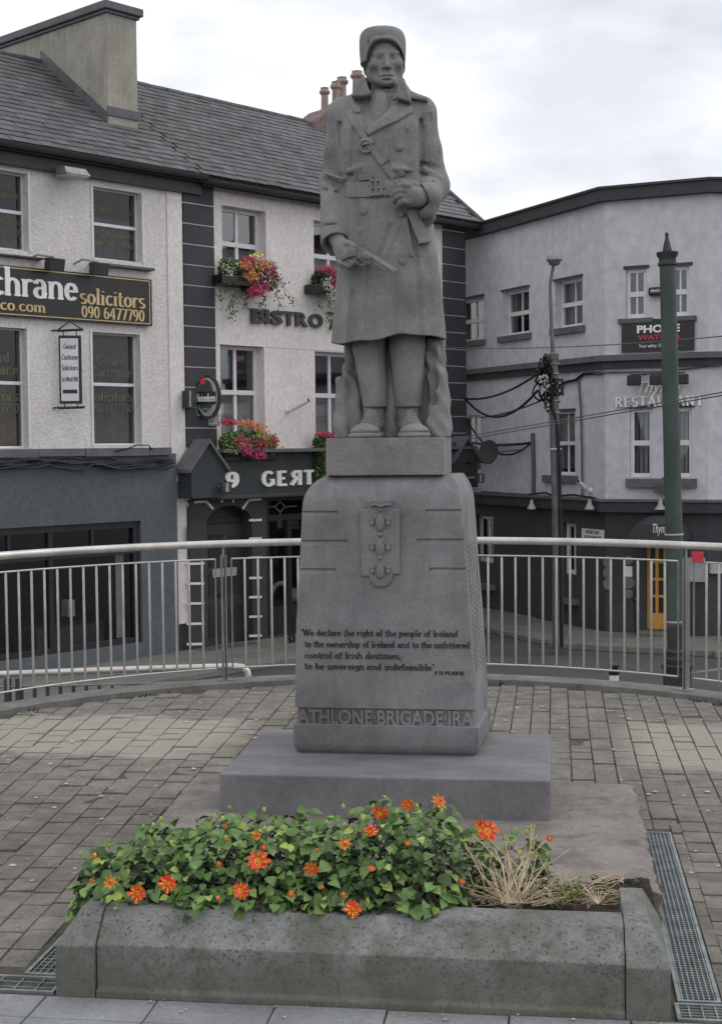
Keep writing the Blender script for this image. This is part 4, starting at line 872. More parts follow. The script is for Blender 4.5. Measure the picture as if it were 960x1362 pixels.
# hand with the revolver (viewer's left)
def finger(pts, rs):
    for i in range(len(pts)-1): B.cap(pts[i], pts[i+1], rs[i], rs[i+1], k=.005)
B.cap(Lp(448, 318, -.115), Lp(457, 331, -.16), .037, .038, k=.02, sq=(1, 1.15, 1)); B.cap(Lp(455, 328, -.16), Lp(463, 338, -.185), .034, .030, k=.02); B.cap(Lp(451, 326, -.15), Lp(453, 342, -.17), .028, .024, k=.02)
for i, (kx, ky) in enumerate(((467, 333), (464.5, 340), (461, 346), (456.5, 350.5))):
    r = (.0135, .014, .0135, .012)[i]; ln = (9.5, 10, 9, 7.5)[i]
    finger([Lp(kx-5, ky-2, -.19), Lp(kx+1, ky, -.222), Lp(kx+ln, ky+3.2, -.232), Lp(kx+ln+2.5, ky+4.5, -.212), Lp(kx+ln-2, ky+4.5, -.196)], [r*1.15, r*1.1, r, r*.92, r*.8])
finger([Lp(455, 322, -.17), Lp(464, 323.5, -.205), Lp(471.5, 328, -.222), Lp(475.5, 333, -.222)], [.017, .0155, .0135, .011])     # thumb
# gloved hand at the belt (viewer's right)
B.cap(Lp(560, 260, -.17), Lp(545, 258, -.205), .040, .043, k=.02); B.cap(Lp(556, 266, -.185), Lp(541, 266, -.21), .030, .032, k=.02)
for i, (kx, ky) in enumerate(((537, 247), (533.5, 254), (533, 261.5), (536, 268.5))):
    r = (.0150, .0152, .0148, .0135)[i]; ln = (12, 11, 8, 6)[i]
    finger([Lp(kx+8, ky, -.225), Lp(kx, ky-1, -.245), Lp(kx-ln*.6, ky+1, -.240), Lp(kx-ln, ky+5.5, -.215), Lp(kx-ln+3, ky+7.5, -.195)], [r*1.2, r*1.1, r, r*.95, r*.85])
finger([Lp(553, 247, -.19), Lp(545, 242.5, -.215), Lp(535, 242, -.225), Lp(527, 244.5, -.215)], [.020, .017, .0145, .012])
for i in range(3): B.cap(Lp(538, 251+i*7, -.262), Lp(546, 251+i*6.5, -.262), .003, k=.006, op='s')
bmj = bmesh.new(); bmj.from_mesh(body.mesh('b')); bmj.from_mesh(head.mesh('h')); mj = bpy.data.meshes.new('body'); bmj.to_mesh(mj); bmj.free(); mj.polygons.foreach_set('use_smooth', np.ones(len(mj.polygons), bool))
spart('body', mj)
# ---- cap
cp = Field((-.16, -.20, Lp(510, 86.5)[2]), (.16, .20, Lp(510, 28)[2]), .003)
def capfn(x, y, z):
    c = Lp(508.8, 62, .01); zl = np.clip((z-Lp(510, 90)[2])/(Lp(510, 36)[2]-Lp(510, 90)[2]), 0, 1)
    a = .103+.0075*np.sin(zl*2.8); b = .118+.008*np.sin(zl*2.8); zc = Lp(510, 64)[2]; h = Lp(510, 38)[2]-zc
    r = (np.abs((x-c[0])/a)**2.3+np.abs((y-c[1])/b)**2.3)**(1/2.3); v = np.maximum((z-zc)/h, 0); rr_ = (r**4.6+v**4.6)**(1/4.6)
    return (rr_-1)*.10
cp.add(capfn, (-.15, -.19, cp.lo[2]), (.15, .19, Lp(510, 30)[2]), k=.004)
def fopen(x, y, z):
    c = Lp(511.3, 92, -.1); r = (np.abs((x-c[0])/.089)**2.8+np.abs(np.maximum(z-c[2], -.02)/.1375)**2.8)**(1/2.8); return np.maximum((r-1)*.09, y+.012)
cp.add(fopen, (-.12, -.2, cp.lo[2]-.02), (.12, .0, Lp(510, 45)[2]), k=.006, op='s')
cp.cap(Lp(486, 92, .06), Lp(536, 92, .06), .02, k=.01, op='s')
cp.box(Lp(511, 92, .10), (.2, .06, .018), .01, k=.01, op='s')
# front panel and its seams
def panel(x, y, z):
    c = Lp(511.3, 92, -.1); r = (np.abs((x-c[0])/.089)**2.8+np.abs(np.maximum(z-c[2], -.02)/.1375)**2.8)**(1/2.8); return np.where(y < .0, -.0035*np.exp(-((r-1.05)/.055)**4), 0)
cp.add(panel, (-.14, -.2, cp.lo[2]), (.14, .0, Lp(510, 30)[2]), op='disp', pad=0)
for a, b in ((Lp(491, 58, -.10), Lp(489, 46, -.11)), (Lp(489, 46, -.11), Lp(487, 39, -.09)), (Lp(532, 56, -.10), Lp(534, 45, -.10)), (Lp(534, 45, -.10), Lp(533, 38, -.09))): cp.cap(a, b, .007, k=.004, op='s')
cp.cap(Lp(483, 84, -.03), Lp(483.5, 103, -.01), .012, .008, k=.01); cp.cap(Lp(538, 84, -.03), Lp(536, 102, -.01), .009, .006, k=.01)
spart('cap', cp)
# ---- rocky support behind the legs
rk = Field((-.33, -.16, -.01), (.36, .24, Lp(510, 440)[2]), .0065)
rk.poly(P2([(456, 440), (457, 480), (453, 505), (450.5, 530), (449, 560), (450, 590), (598.5, 590), (597, 560), (594, 520), (590, 495), (589, 440)], .05), .03, .21, .02, k=.02)
for a, b, r, r2 in (((456, 508, .0), (458, 590, -.04), .03, .05), ((470, 505, .02), (474, 590, -.0), .028, .05), ((584, 500, .01), (583, 590, -.05), .045, .062), ((520, 480, .06), (520, 590, .0), .04, .05), ((575, 455, .02), (578, 500, .0), .03, .03), ((466, 455, .03), (463, 500, .02), .03, .02)):
    rk.cap(Lp(*a), Lp(*b), r, r2, k=.02)
rk.cap(Lp(465, 500, -.04), Lp(466, 575, -.06), .008, k=.02, op='s'); rk.cap(Lp(574, 470, -.01), Lp(576, 530, -.03), .02, k=.03, op='s'); rk.cap(Lp(457, 488, .0), Lp(475, 500, .0), .014, k=.02, op='s')
rk.add(lambda x, y, z: .006*np.sin(x*23+z*9+2*np.sin(z*7))*np.sin(z*11+y*21+x*5)+.003*np.sin(x*70+z*23+3*np.sin(z*19))+.002*np.sin(z*53+y*40+x*90), rk.lo, rk.lo+rk.h*rk.n, op='disp', pad=0)
rk.add(lambda x, y, z: z+0*x*y, (-.4, -.3, -.1), (.4, .3, .0), k=.002, op='s')
spart('rock_support', rk)
# ---- belt, buckle, strap, buttons, holster, revolver as carved pieces
def surf(px, py, out=.0):                             # point on the coat front seen at this pixel
    y = -.14
    for _ in range(6):
        q = Lp(px, py, y); y = float(frontY(q[0], min(q[2], PZ[-1])))-out
    return ORG+Lp(px, py, y)
def ribbon(name, pts, w, thick, out=.0, parent=None, closed=False):
    """flat strap lying on the coat front through pixel points"""
    mb = MB(); P = []
    for (x0, y0), (x1, y1) in zip(pts[:-1], pts[1:]):
        for k in range(6): P.append((x0+(x1-x0)*k/6, y0+(y1-y0)*k/6))
    P.append(pts[-1]); vs = []
    for i, (x, y) in enumerate(P):
        a = P[max(i-1, 0)]; b = P[min(i+1, len(P)-1)]; d = np.array([b[0]-a[0], b[1]-a[1]]); d = d/np.hypot(*d); n = np.array([-d[1], d[0]])*w/2
        for sg, oo in ((-1, -.012), (-1, thick), (-.8, thick+.002), (.8, thick+.002), (1, thick), (1, -.012)): vs.append(surf(x+n[0]*sg, y+n[1]*sg, oo+out))
    m = len(P); fs = [(i*6+k, i*6+(k+1) % 6, (i+1)*6+(k+1) % 6, (i+1)*6+k) for i in range(m-1) for k in range(6)]+[tuple(range(5, -1, -1)), tuple((m-1)*6+k for k in range(6))]
    return part(name, mb.add(vs, fs), M['stone_fig'], parent or sol, smooth=30)
ribbon('belt', [(459, 251), (470, 251.5), (490, 251), (510, 249.5), (530, 248)], 20.5, .012)
ribbon('pocket_flap', [(476.5, 236.5), (494, 235.5)], 7, .016)
ribbon('cross_strap', [(459, 143), (470, 160), (483, 180), (496, 199), (508, 216), (524, 236)], 8.5, .010)
ribbon('strap_keeper', [(480, 189), (496, 186)], 8, .018); ribbon('strap_keeper', [(505, 217), (516, 209)], 7, .016)
mb = MB(); c = surf(486, 194, .015); mb.tube([c+np.array([.028*math.cos(t), -.004*math.sin(t), .028*math.sin(t)]) for t in np.linspace(0, 6.283, 17)], .006, 6); part('strap_ring', mb, M['stone_fig'], sol, smooth=60)
mb = MB(); 
for (a, b) in (((492, 240.5), (506, 239.5)), ((506, 239.5), (507, 258)), ((507, 258), (493, 259)), ((493, 259), (492, 240.5))): mb.tube([surf(*a, .017), surf(*b, .017)], .0072, 6)
mb.tube([surf(499.5, 240, .019), surf(500, 258, .019)], .006, 6); mb.tube([surf(494, 250, .022), surf(512, 249, .018)], .004, 6)
part('belt_buckle', mb, M['stone_fig'], sol, smooth=50)
for x in (512, 520): part('belt_hole', MB().blob(surf(x, 251, .012), (.004, .003, .004)), M['pit'], sol)  # no holes cut: dark blobs paint the shade inside them
def button(px, py, r=.021):
    c = surf(px, py); mb = MB().lathe(c+np.array([0, .012, 0]), [(r, 0), (r, .016), (r*.9, .022), (r*.75, .021), (r*.6, .025), (r*.2, .027)], 16, axis=(.08, -1, .0)); part('button', mb, M['stone_fig'], sol, smooth=40)
for b in ((531.5, 195), (483.5, 281.5), (534.5, 347.5), (533, 286), (534, 229)): button(*b, r=.0205 if b[1] != 286 else .015)
ribbon('holster', [(547, 277), (553, 292), (559, 308), (564, 319)], 15.5, .030, out=.004)
ribbon('holster_tip', [(556, 321), (572, 318.5)], 6, .042, out=.004)
# revolver
rv = thing('x', 'x', 'x'); bpy.data.objects.remove(rv)
A_ = ORG+Lp(527, 363.5, -.262); B_ = ORG+Lp(476, 331, -.25); d = A_-B_; Ln = float(np.linalg.norm(d)); X_ = d/Ln; Z_ = np.array([.0, -.12, 1.0]); Z_ -= X_*(Z_@X_); Z_ /= np.linalg.norm(Z_); Yv = np.cross(Z_, X_)
class RF:                                            # gun frame: a along barrel from the hammer, z up, o sideways
    def p(s, a, z, o=0): return B_+X_*a+Z_*z-Yv*o*-1
g = RF(); mb = MB()
mb.tube([g.p(.07, .004), g.p(Ln-.002, .004)], .0135, 10); 
fr_ = part('revolver', mb, M['stone_fig'], sol, smooth=50)
mb = MB(); mb.box(g, .085, Ln-.015, .012, .021, -.004, .004); mb.box(g, Ln-.012, Ln, -.012, .020, -.0135, .0135); mb.box(g, .095, Ln-.05, -.017, -.006, -.007, .007); part('sight_rib', mb, M['stone_fig'], fr_, bevel=.002)
mb = MB(); mb.prism(g, [(.0, -.012), (.012, -.034), (.085, -.034), (.088, -.012), (.088, .016), (.02, .018), (.0, .012)], -.009, .009); part('gun_frame', mb, M['stone_fig'], fr_, bevel=.003)
mb = MB().lathe(g.p(.030, -.005), [(.019, 0), (.022, .004), (.022, .040), (.018, .046)], 12, axis=X_); part('cylinder', mb, M['stone_fig'], fr_, smooth=40)
mb = MB().tube([g.p(.0, .01), g.p(-.010, .024), g.p(-.018, .026)], [.006, .005, .004], 6); part('hammer', mb, M['stone_fig'], fr_)
mb = MB().tube([g.p(.012, -.034), g.p(.022, -.055), g.p(.045, -.058), g.p(.060, -.048), g.p(.062, -.034)], .0048, 6); mb.tube([g.p(.034, -.034), g.p(.037, -.048)], .004, 6); part('trigger_guard', mb, M['stone_fig'], fr_, smooth=50)
mb = MB().prism(g, [(-.004, .008), (-.02, -.012), (-.06, -.075), (-.042, -.088), (-.008, -.045), (.012, -.03)], -.013, .013); part('grip', mb, M['stone_fig'], fr_, bevel=.005)
# ================================================================== BUILDINGS
def wall(fr, s0, s1, z0, z1, holes, o0=0.0, th=.3, mb=None):
    """front sheet with openings and their reveals"""
    mb = mb or MB(); S = sorted({s0, s1, *[h[0] for h in holes], *[h[1] for h in holes]}); Z = sorted({z0, z1, *[h[2] for h in holes], *[h[3] for h in holes]})
    S = [s for s in S if s0 <= s <= s1]; Z = [z for z in Z if z0 <= z <= z1]
    for a, b in zip(S[:-1], S[1:]):
        for c, d in zip(Z[:-1], Z[1:]):
            m, k = (a+b)/2, (c+d)/2
            if any(h[0] < m < h[1] and h[2] < k < h[3] for h in holes): continue
            mb.add([fr.p(a, c, o0), fr.p(b, c, o0), fr.p(b, d, o0), fr.p(a, d, o0)], [(0, 1, 2, 3)])
    for h in holes:
        a, b, c, d = h[:4]; q = [(a, c), (b, c), (b, d), (a, d)]
        for i in range(4):
            u, v = q[i], q[(i+1) % 4]; mb.add([fr.p(*u, o0), fr.p(*v, o0), fr.p(*v, o0-th), fr.p(*u, o0-th)], [(0, 1, 2, 3)])
    for u, v in (((s0, z0), (s1, z0)), ((s1, z0), (s1, z1)), ((s1, z1), (s0, z1)), ((s0, z1), (s0, z0))):
        mb.add([fr.p(*u, o0), fr.p(*v, o0), fr.p(*v, o0-th), fr.p(*u, o0-th)], [(0, 1, 2, 3)])
    return mb
def W4(fr, x0, y0, x1, y1, o=0):                     # top-left and bottom-right pixels to s0,s1,z0,z1
    a, z1 = fr.W(x0, y0, o); b, z0 = fr.W(x1, y1, o); return (a, b, z0, z1)
def window(bld, fr, h, mull, trans, fw_=.055, rec=.14, gm='glass', frame='white', blinds=None, bars=.03, casing=True, sill=None, tilt=0, backc='interior', label=None):
    """h = (s0,s1,z0,z1); mull = vertical bars (fractions), trans = (height fraction, bar half width) list"""
    a, b, c, d = h; o1 = -rec; o0 = -rec-.06; mb = MB(); e = .004
    mb.box(fr, a+e, a+fw_, c+e, d-e, o0, o1); mb.box(fr, b-fw_, b-e, c+e, d-e, o0, o1); mb.box(fr, a+fw_, b-fw_, d-fw_, d-e, o0, o1-.002); mb.box(fr, a+fw_, b-fw_, c+e, c+fw_*1.2, o0, o1-.002)
    zs = [c+fw_*1.2]
    for f_, hw in trans: z = c+(d-c)*f_; mb.box(fr, a+fw_, b-fw_, z-hw, z+hw, o0+.003, o1+.006); zs += [z-hw, z+hw]
    zs += [d-fw_]
    for i in range(0, len(zs), 2):
        for m_ in mull: x = a+(b-a)*m_; mb.box(fr, x-bars/2, x+bars/2, zs[i], zs[i+1], o0+.01, o1-.012)
    w_ = part('window', mb, M[frame], bld, label=label)
    for i in range(0, len(zs), 2):
        xs = [a+fw_]+[a+(b-a)*m_ for m_ in mull]+[b-fw_]
        for x0, x1 in zip(xs[:-1], xs[1:]):
            t_ = random.uniform(-.004, .004)
            m2 = MB().add([fr.p(x0, zs[i], o0+.025-t_), fr.p(x1, zs[i], o0+.025+t_), fr.p(x1, zs[i+1], o0+.025+t_*.5), fr.p(x0, zs[i+1], o0+.025-t_*.5)], [(0, 1, 2, 3)]); part('pane', m2, M[gm], w_)
    # the dim room behind
    m3 = MB(); q = [(a-.3, c-.2), (b+.3, c-.2), (b+.3, d+.2), (a-.3, d+.2)]
    m3.add([fr.p(x, z, o0-1.3) for x, z in q]+[fr.p(x, z, o0-.16) for x, z in q], [(0, 1, 2, 3)]+[(i, (i+1) % 4, (i+1) % 4+4, i+4) for i in range(4)]); part('room', m3, M[backc], w_)
    if blinds:
        kind, mname, cov = blinds; mb = MB()
        if kind == 'vertical':
            n = max(4, int((b-a)/.11)); 
            for i in range(n):
                x = a+.04+(b-a-.08)*(i+.5)/n; w2 = (b-a)/n*.36; m4 = [(x-w2, o0-.10-random.uniform(0, .03)), (x+w2, o0-.06)]
                z0_ = c+.05; z1_ = c+(d-c)*cov; mb.add([fr.p(m4[0][0], z0_, m4[0][1]), fr.p(m4[1][0], z0_, m4[1][1]), fr.p(m4[1][0], z1_, m4[1][1]), fr.p(m4[0][0], z1_, m4[0][1])], [(0, 1, 2, 3)])
        elif kind == 'roller': mb.box(fr, a+.03, b-.03, c+(d-c)*(1-cov), d-.03, o0-.08, o0-.075)  # flat sheet behind the glass, its colour standing in for reflected sky
        elif kind == 'net':
            n = 36; xs = np.linspace(a+.04, b-.04, n); vs = []
            for x in xs: oo = o0-.10+.025*math.sin(x*40); vs += [fr.p(x, c+.03, oo), fr.p(x, c+(d-c)*cov, oo)]
            mb.add(vs, [(2*i, 2*i+2, 2*i+3, 2*i+1) for i in range(n-1)])
        part('blind', mb, M[mname], w_)
    if sill: m5 = MB().box(fr, a-sill[0], b+sill[0], c-sill[1], c-.003, -rec, .09); part('sill', m5, M[sill[2]], w_, bevel=.008)
    return w_
GUT = .30
# ---- shared measurements
sOff0 = FA.W(-160, 300)[0]-6; sQ0 = FA.W(245, 500)[0]; sQ1 = FA.W(285, 500)[0]; sR0 = FA.W(589, 450)[0]; sR1 = FA.W(617.5, 450)[0]
zE = FA.W(215, 235, 0)[1]                             # wall head / eaves
off = thing('office_building', 'white roughcast building with slate roof, big chimney and dark blue shopfront on the left', 'building', FA.p(sOff0/2, STREET))
pub = thing('pub_building', 'cream rendered pub with dark quoins, slate roof and black painted ground floor', 'building', FA.p(3, STREET))
zSh = FA.W(110, 597)[1]                               # head of the shop front
# office windows
hU2 = W4(FA, 123, 247, 189, 350); hU1 = W4(FA, -40, 219, 38, 334); hL2 = W4(FA, 122, 441, 188, 592); hL1 = W4(FA, -42, 432, 38, 596)
hU0 = W4(FA, -160, 200, -95, 318)
part('wall', wall(FA, sOff0, sQ0-.01, zSh-.02, zE, [hU2, hU1, hL2, hL1]), M['roughcast'], off)
part('smooth_strip', MB().box(FA, FA.W(223, 400)[0], sQ0-.012, FA.W(236, 866)[1]+.5, zE-.02, .001, .025), M['render'], off, bevel=.004)
part('plinth', MB().box(FA, FA.W(229, 800)[0], sQ0-.012, STREET, FA.W(236, 866)[1]+.49, .002, .03), M['plinthdark'], off)
for h, bl, hasb in ((hU2, ('vertical', 'blind', .62), 1), (hU1, ('vertical', 'blind', .5), 1), (hL2, ('vertical', 'blind', .96), 0), (hL1, ('vertical', 'curtain', .55), 0)):
    w_ = window(off, FA, h, [], [(.5 if h in (hU2, hU1) else .545, .028)], .03, .13, frame='white', blinds=bl, backc='interior', gm='glass_dark')
    # gilt name on the glass, letters inside their black edge
    a, b, c, d = h; Hh = d-c; mdl = (a+b)/2; m = MB(); wd_ = b-a
    for txt, fz, w2, hh in ((('Gerard', .80 if hasb else .72, .30, .085), ('Cochrane', .69 if hasb else .62, .44, .085), ('solicitors', .35 if hasb else .40, .44, .085), ('090 6477790', .21 if hasb else .30, .44, .075))):
        serif_mb(FA, mdl-wd_*w2, mdl+wd_*w2, c+Hh*fz, Hh*hh*1.0, txt, -.168, .085, .05, .006, mb=m)
    part('gilt_lettering', m, M['goldfaint'], w_)
def sillbox(bld, x0, y0, x1, y1, out=.14, m='sill'):
    a, b, c, d = W4(FA, x0, y0, x1, y1); part('window_sill', MB().box(FA, a, b, c, d, -.02, out), M[m], bld, bevel=.01)
sillbox(off, 118, 348.5, 200, 361); sillbox(off, -46, 333, 54, 346)
# narrow white reveals round the openings
for h in (hU2, hU1, hL2, hL1):
    a, b, c, d = h; part('window_band', MB().box(FA, b+.002, b+.045, c, d+.04, .001, .02), M['white'], off)
    part('window_band', MB().box(FA, a-.045, a-.002, c, d+.04, .001, .02), M['white'], off)
# eaves board and gutters
part('eaves_board', MB().box(FA, sOff0, sQ0+.4, zE-.24, zE, .03, .12), M['gutter'], off)
zG = zE+.02
def gutter(bld, s0, s1, z, o=GUT, r=.075):
    mb = MB(); n = 10; vs = []
    for s in (s0, s1):
        for k in range(n+1): t = math.pi*k/n; vs.append(FA.p(s, z-r*math.sin(t), o+r*math.cos(t)))
    mb.add(vs, [(k, k+1, k+n+2, k+n+1) for k in range(n)]); mb.box(FA, s0, s1, z+.001, z+.014, o+r-.012, o+r+.012); mb.box(FA, s0, s1, z-.10, z+.08, o-.09, o-.078)
    return part('gutter', mb, M['gutter'], bld, smooth=60)
gutter(off, sOff0, sQ0+.35, zG+.05); gutter(pub, sQ0+.351, sR1+.25, zG-.0)
part('soffit', MB().box(FA, sQ0+.36, sR1+.2, zE-.02, zE+.01, .0, GUT-.08), M['gutter'], pub)
# roof
RB = 3.0; sRg, zR = FA.W(220, 119.5, -RB); sHip = FA.W(520, 185, -RB)[0]
e_o = GUT+.04; zEe = zG+.08
def roof(bld, s0, s1, hip, name):
    U = np.array([0, -(RB+e_o), zR-zEe]); Lu = float(np.hypot(U[1], U[2])); cs, sn = (RB+e_o)/Lu, (zR-zEe)/Lu
    uv = lambda s, v: FA.p(s, zEe+v*sn, e_o-v*cs)
    ux = Vector(FA.t); uy = Vector(-FA.n*cs+np.array([0, 0, sn])); uz = ux.cross(uy).normalized()
    lim = lambda v: s1 if not hip else s1-(s1-sHip)*(v/Lu)
    mb = MB(); dn = np.array(uz)*-.03
    back = [FA.p(s0, zR, -RB), FA.p(lim(Lu), zR, -RB), FA.p(s1 if hip else s1, zEe, -2*RB-e_o), FA.p(s0, zEe, -2*RB-e_o)]
    mb.add([uv(s0, 0)+dn, uv(s1, 0)+dn, uv(lim(Lu), Lu)+dn, uv(s0, Lu)+dn], [(0, 1, 2, 3)]); mb.add(back, [(0, 1, 2, 3)])
    if hip: mb.add([uv(s1, 0)+dn, back[2], back[1]], [(0, 1, 2)])
    r = part('roof', mb, M['slate'], bld)
    sm = MB(); W_, E_ = .29, .205; n = 0
    sm.hexa([(-W_/2+.004, 0, 0), (W_/2-.004, 0, 0), (W_/2-.004, E_+.05, 0), (-W_/2+.004, E_+.05, 0), (-W_/2+.004, 0, .012), (W_/2-.004, 0, .012), (W_/2-.004, E_+.05, .001), (-W_/2+.004, E_+.05, .001)])
    me = sm.mesh('slate'); me.materials.append(M['slate']); lst = []
    rows = int(Lu/E_)
    for i in range(rows):
        v = i*E_; s = s0+(i % 2)*W_/2
        while s+W_/2 < lim(v+E_): lst.append((s, v)); s += W_
    vis_ = [(s, v) for s, v in lst if projx(uv(s, v)) > -25]; inv = [q for q in lst if projx(uv(*q)) <= -25]
    vis_.sort(key=lambda q: q[0]+abs(q[1])*.2); restm = MB()
    for k, (s, v) in enumerate(vis_+inv):
        jit = random.gauss(0, .004); liftz = abs(random.gauss(0, .003)); rotz = random.gauss(0, .006)
        M4 = axes4(uv(s+jit, v+random.gauss(0, .004))+np.array(uz)*(.006+liftz), ux, uy, uz) @ Matrix.Rotation(rotz, 4, 'Z') @ Matrix.Rotation(-.028, 4, 'X')
        if k < 300 and k < len(vis_): inst('slate', me, M4, r)
        else: restm.hexa([M4 @ q.co for q in me.vertices])
    part('slates', restm, M['slate'], r, kind='stuff')
    rt_ = MB(); s = s0; 
    while s < lim(Lu)-.1:
        e1 = min(s+.44, lim(Lu)); rt_.tube([FA.p(s, zR-.01+random.gauss(0, .004), -RB), FA.p(e1-.01, zR-.01, -RB)], .075, 8); s += .45
    part('ridge_tiles', rt_, M['slate'], r, kind='stuff', smooth=60)
    if hip:
        h0, h1 = uv(s1, 0), FA.p(lim(Lu), zR, -RB); part('hip_tiles', MB().tube([h0, h1], .07, 8), M['slate'], r, smooth=60)
    return r
sSplit = sQ0+.36
r1 = roof(off, sOff0+4, sSplit, False, 'a'); r2 = roof(pub, sSplit+.004, sR1+.3, True, 'b')
# step in the eaves course where the two roofs meet
# chimney of the office: long stack across the roof
cS1 = FA.W(183.5, 150, -1.0)[0]; cO1 = -.95
cS0, zC0 = FA.W(144, 145, cO1); cS1, _ = FA.W(183.5, 150, cO1); _, zCT = FA.W(150, 14, cO1)
cO0 = -2*RB-.4+1.0
st = MB().box(FA, cS0, cS1, zC0-.6, zCT, cO0, cO1); ch = part('chimney', st, M['chimney'], off, bevel=.01)
capm = MB().box(FA, cS0-.10, cS1+.10, zCT, zCT+.15, cO0-.1, cO1+.10); capm.box(FA, cS0-.05, cS1+.05, zCT-.06, zCT-.002, cO0-.05, cO1+.05); part('chimney_cap', capm, M['lead'], ch, bevel=.02)
part('flashing', MB().box(FA, cS0-.03, cS1+.05, zC0-.10, zC0+.06, cO1+.002, cO1+.03), M['lead'], ch)
Lr = (zR-zEe)/(RB+e_o); zat = lambda o: zEe+(e_o-o)*Lr
mb = MB(); mb.hexa([FA.p(cS0-.035, zat(cO1)+.0, cO1), FA.p(cS0-.006, zat(cO1), cO1), FA.p(cS0-.006, zR, -RB), FA.p(cS0-.035, zR, -RB), FA.p(cS0-.035, zat(cO1)+.2, cO1), FA.p(cS0-.006, zat(cO1)+.2, cO1), FA.p(cS0-.006, zR+.22, -RB), FA.p(cS0-.035, zR+.22, -RB)]); part('flashing', mb, M['lead'], ch)
for o in (): part('chimney_pot', MB().lathe(FA.p((cS0+cS1)/2-.1, zCT+.15, o), [(.15, 0), (.12, .25), (.15, .27), (.15, .32), (.11, .33)], 14), M['clay'], ch, smooth=50)
# pub chimney with four pots
pO = -RB; pa, pz = FA.W(404, 163, pO); pb_, _ = FA.W(490, 150, pO)
mb = MB(); mb.prism(FA, [(pa, zR-.5), (pb_+.5, zR-.5), (pb_+.5, FA.W(480, 118, pO)[1]), (FA.W(462, 128, pO)), (FA.W(440, 142, pO)), (FA.W(424, 147, pO)), FA.W(404, 163, pO)], pO-.35, pO+.35)
pch = part('chimney', mb, M['brick'], pub, bevel=.03)
for i, (x, yt, yb, w_) in enumerate(((432, 116, 146, 11), (443, 109, 143, 12), (455, 102, 134, 13), (471, 95, 128, 14))):
    s, zb = FA.W(x, yb+4, pO); _, zt_ = FA.W(x, yt, pO); hh = zt_-zb; r = abs(FA.W(x+w_/2, yb, pO)[0]-s)*.66
    part('chimney_pot', MB().lathe(FA.p(s, zb, pO+.1*(i % 2)), [(r*1.05, 0), (r*.9, hh*.45), (r*.88, hh*.70), (r*1.35, hh*.78), (r*1.35, hh*.86), (r*1.0, hh*.9), (r*1.05, hh*.99), (r*.75, hh)], 16), M['clay'], pch, smooth=40)
# ---- dark blue shop front below the office
sg1 = FA.W(227, 650)[0]; hS = W4(FA, -60, 702, 180, 850); hS = (FA.W(-60, 700)[0], FA.W(180, 700)[0], FA.W(120, 862)[1], FA.W(180, 692)[1])
part('shopfront', wall(FA, sOff0, sg1, STREET+.0, zSh-.10, [hS], o0=.16, th=.3), M['shopblue'], off)
part('stall_riser', MB().box(FA, sOff0, sg1+.004, STREET, FA.W(200, 872)[1]-.05, .165, .19), M['plinthdark'], off)
part('shop_side', MB().box(FA, sg1, sg1+.012, STREET, zSh-.10, .0, .158), M['shopblue'], off)
for x0, x1, dy in ((-60, 50, 1), (50.6, 112, -1), (112.6, 197, 1), (197.6, 227, 0)):
    a = FA.W(x0, 600, .2)[0]; b = FA.W(x1, 600, .2)[0]; part('lead_coping', MB().box(FA, a, b, zSh-.13-dy*.006, zSh+.01, .0, .235+dy*.006), M['lead'], off, bevel=.006)
a, b, c, d = hS; mb = MB(); fo, fi = .10, .02; zT = FA.W(180, 712)[1]; zT2 = FA.W(180, 729)[1]
mb.box(FA, b-.13, b-.004, c, d-.004, fi, fo); mb.box(FA, a, b-.13, d-.12, d-.004, fi, fo+.004); mb.box(FA, a, b-.13, zT2-.08, zT2+.08, fi, fo); mb.box(FA, a, b-.13, c, c+.10, fi, fo)
for x, w_ in ((63, .09), (-35, .09)): s = FA.W(x, 760)[0]; mb.box(FA, s-w_/2, s+w_/2, c+.10, d-.12, fi+.002, fo+.01)
for x in (119, 8): s = FA.W(x, 720)[0]; mb.box(FA, s-.03, s+.03, zT2+.08, d-.12, fi+.004, fo-.01)
w_ = part('shop_window', mb, M['black'], off)
for x0, x1 in ((-58, 61), (65, 170)): 
    s0_, s1_ = FA.W(x0, 760)[0], FA.W(x1, 760)[0]; part('pane', MB().add([FA.p(s0_, c+.1, .055), FA.p(s1_, c+.1, .055), FA.p(s1_, zT2-.07, .057), FA.p(s0_, zT2-.07, .057)], [(0, 1, 2, 3)]), M['glass'], w_)
    part('pane', MB().add([FA.p(s0_, zT2+.07, .055), FA.p(s1_, zT2+.07, .055), FA.p(s1_, d-.12, .054), FA.p(s0_, d-.12, .054)], [(0, 1, 2, 3)]), M['glass'], w_)
mb = MB(); q = [(a-.3, c-.1), (b+.1, c-.1), (b+.1, d+.1), (a-.3, d+.1)]; mb.add([FA.p(x, z, -2.4) for x, z in q]+[FA.p(x, z, -.15) for x, z in q], [(0, 1, 2, 3)]+[(i, (i+1) % 4, (i+1) % 4+4, i+4) for i in range(4)]); part('room', mb, M['interior'], w_)
mb = MB(); s = FA.W(164, 760)[0]; mb.box(FA, s-.09, s+.09, c+.1, zT2-.08, -.12, -.10); mb.box(FA, FA.W(104, 800)[0], FA.W(113, 800)[0], FA.W(108, 822)[1], FA.W(108, 800)[1], -.5, -.3); part('window_display', mb, M['blindlight'], w_)
mb = MB(); mb.box(FA, FA.W(70, 800)[0], FA.W(160, 800)[0], c-.05, c+.35, -1.2, -.5); part('display_bench', mb, M['charcoal'], w_)
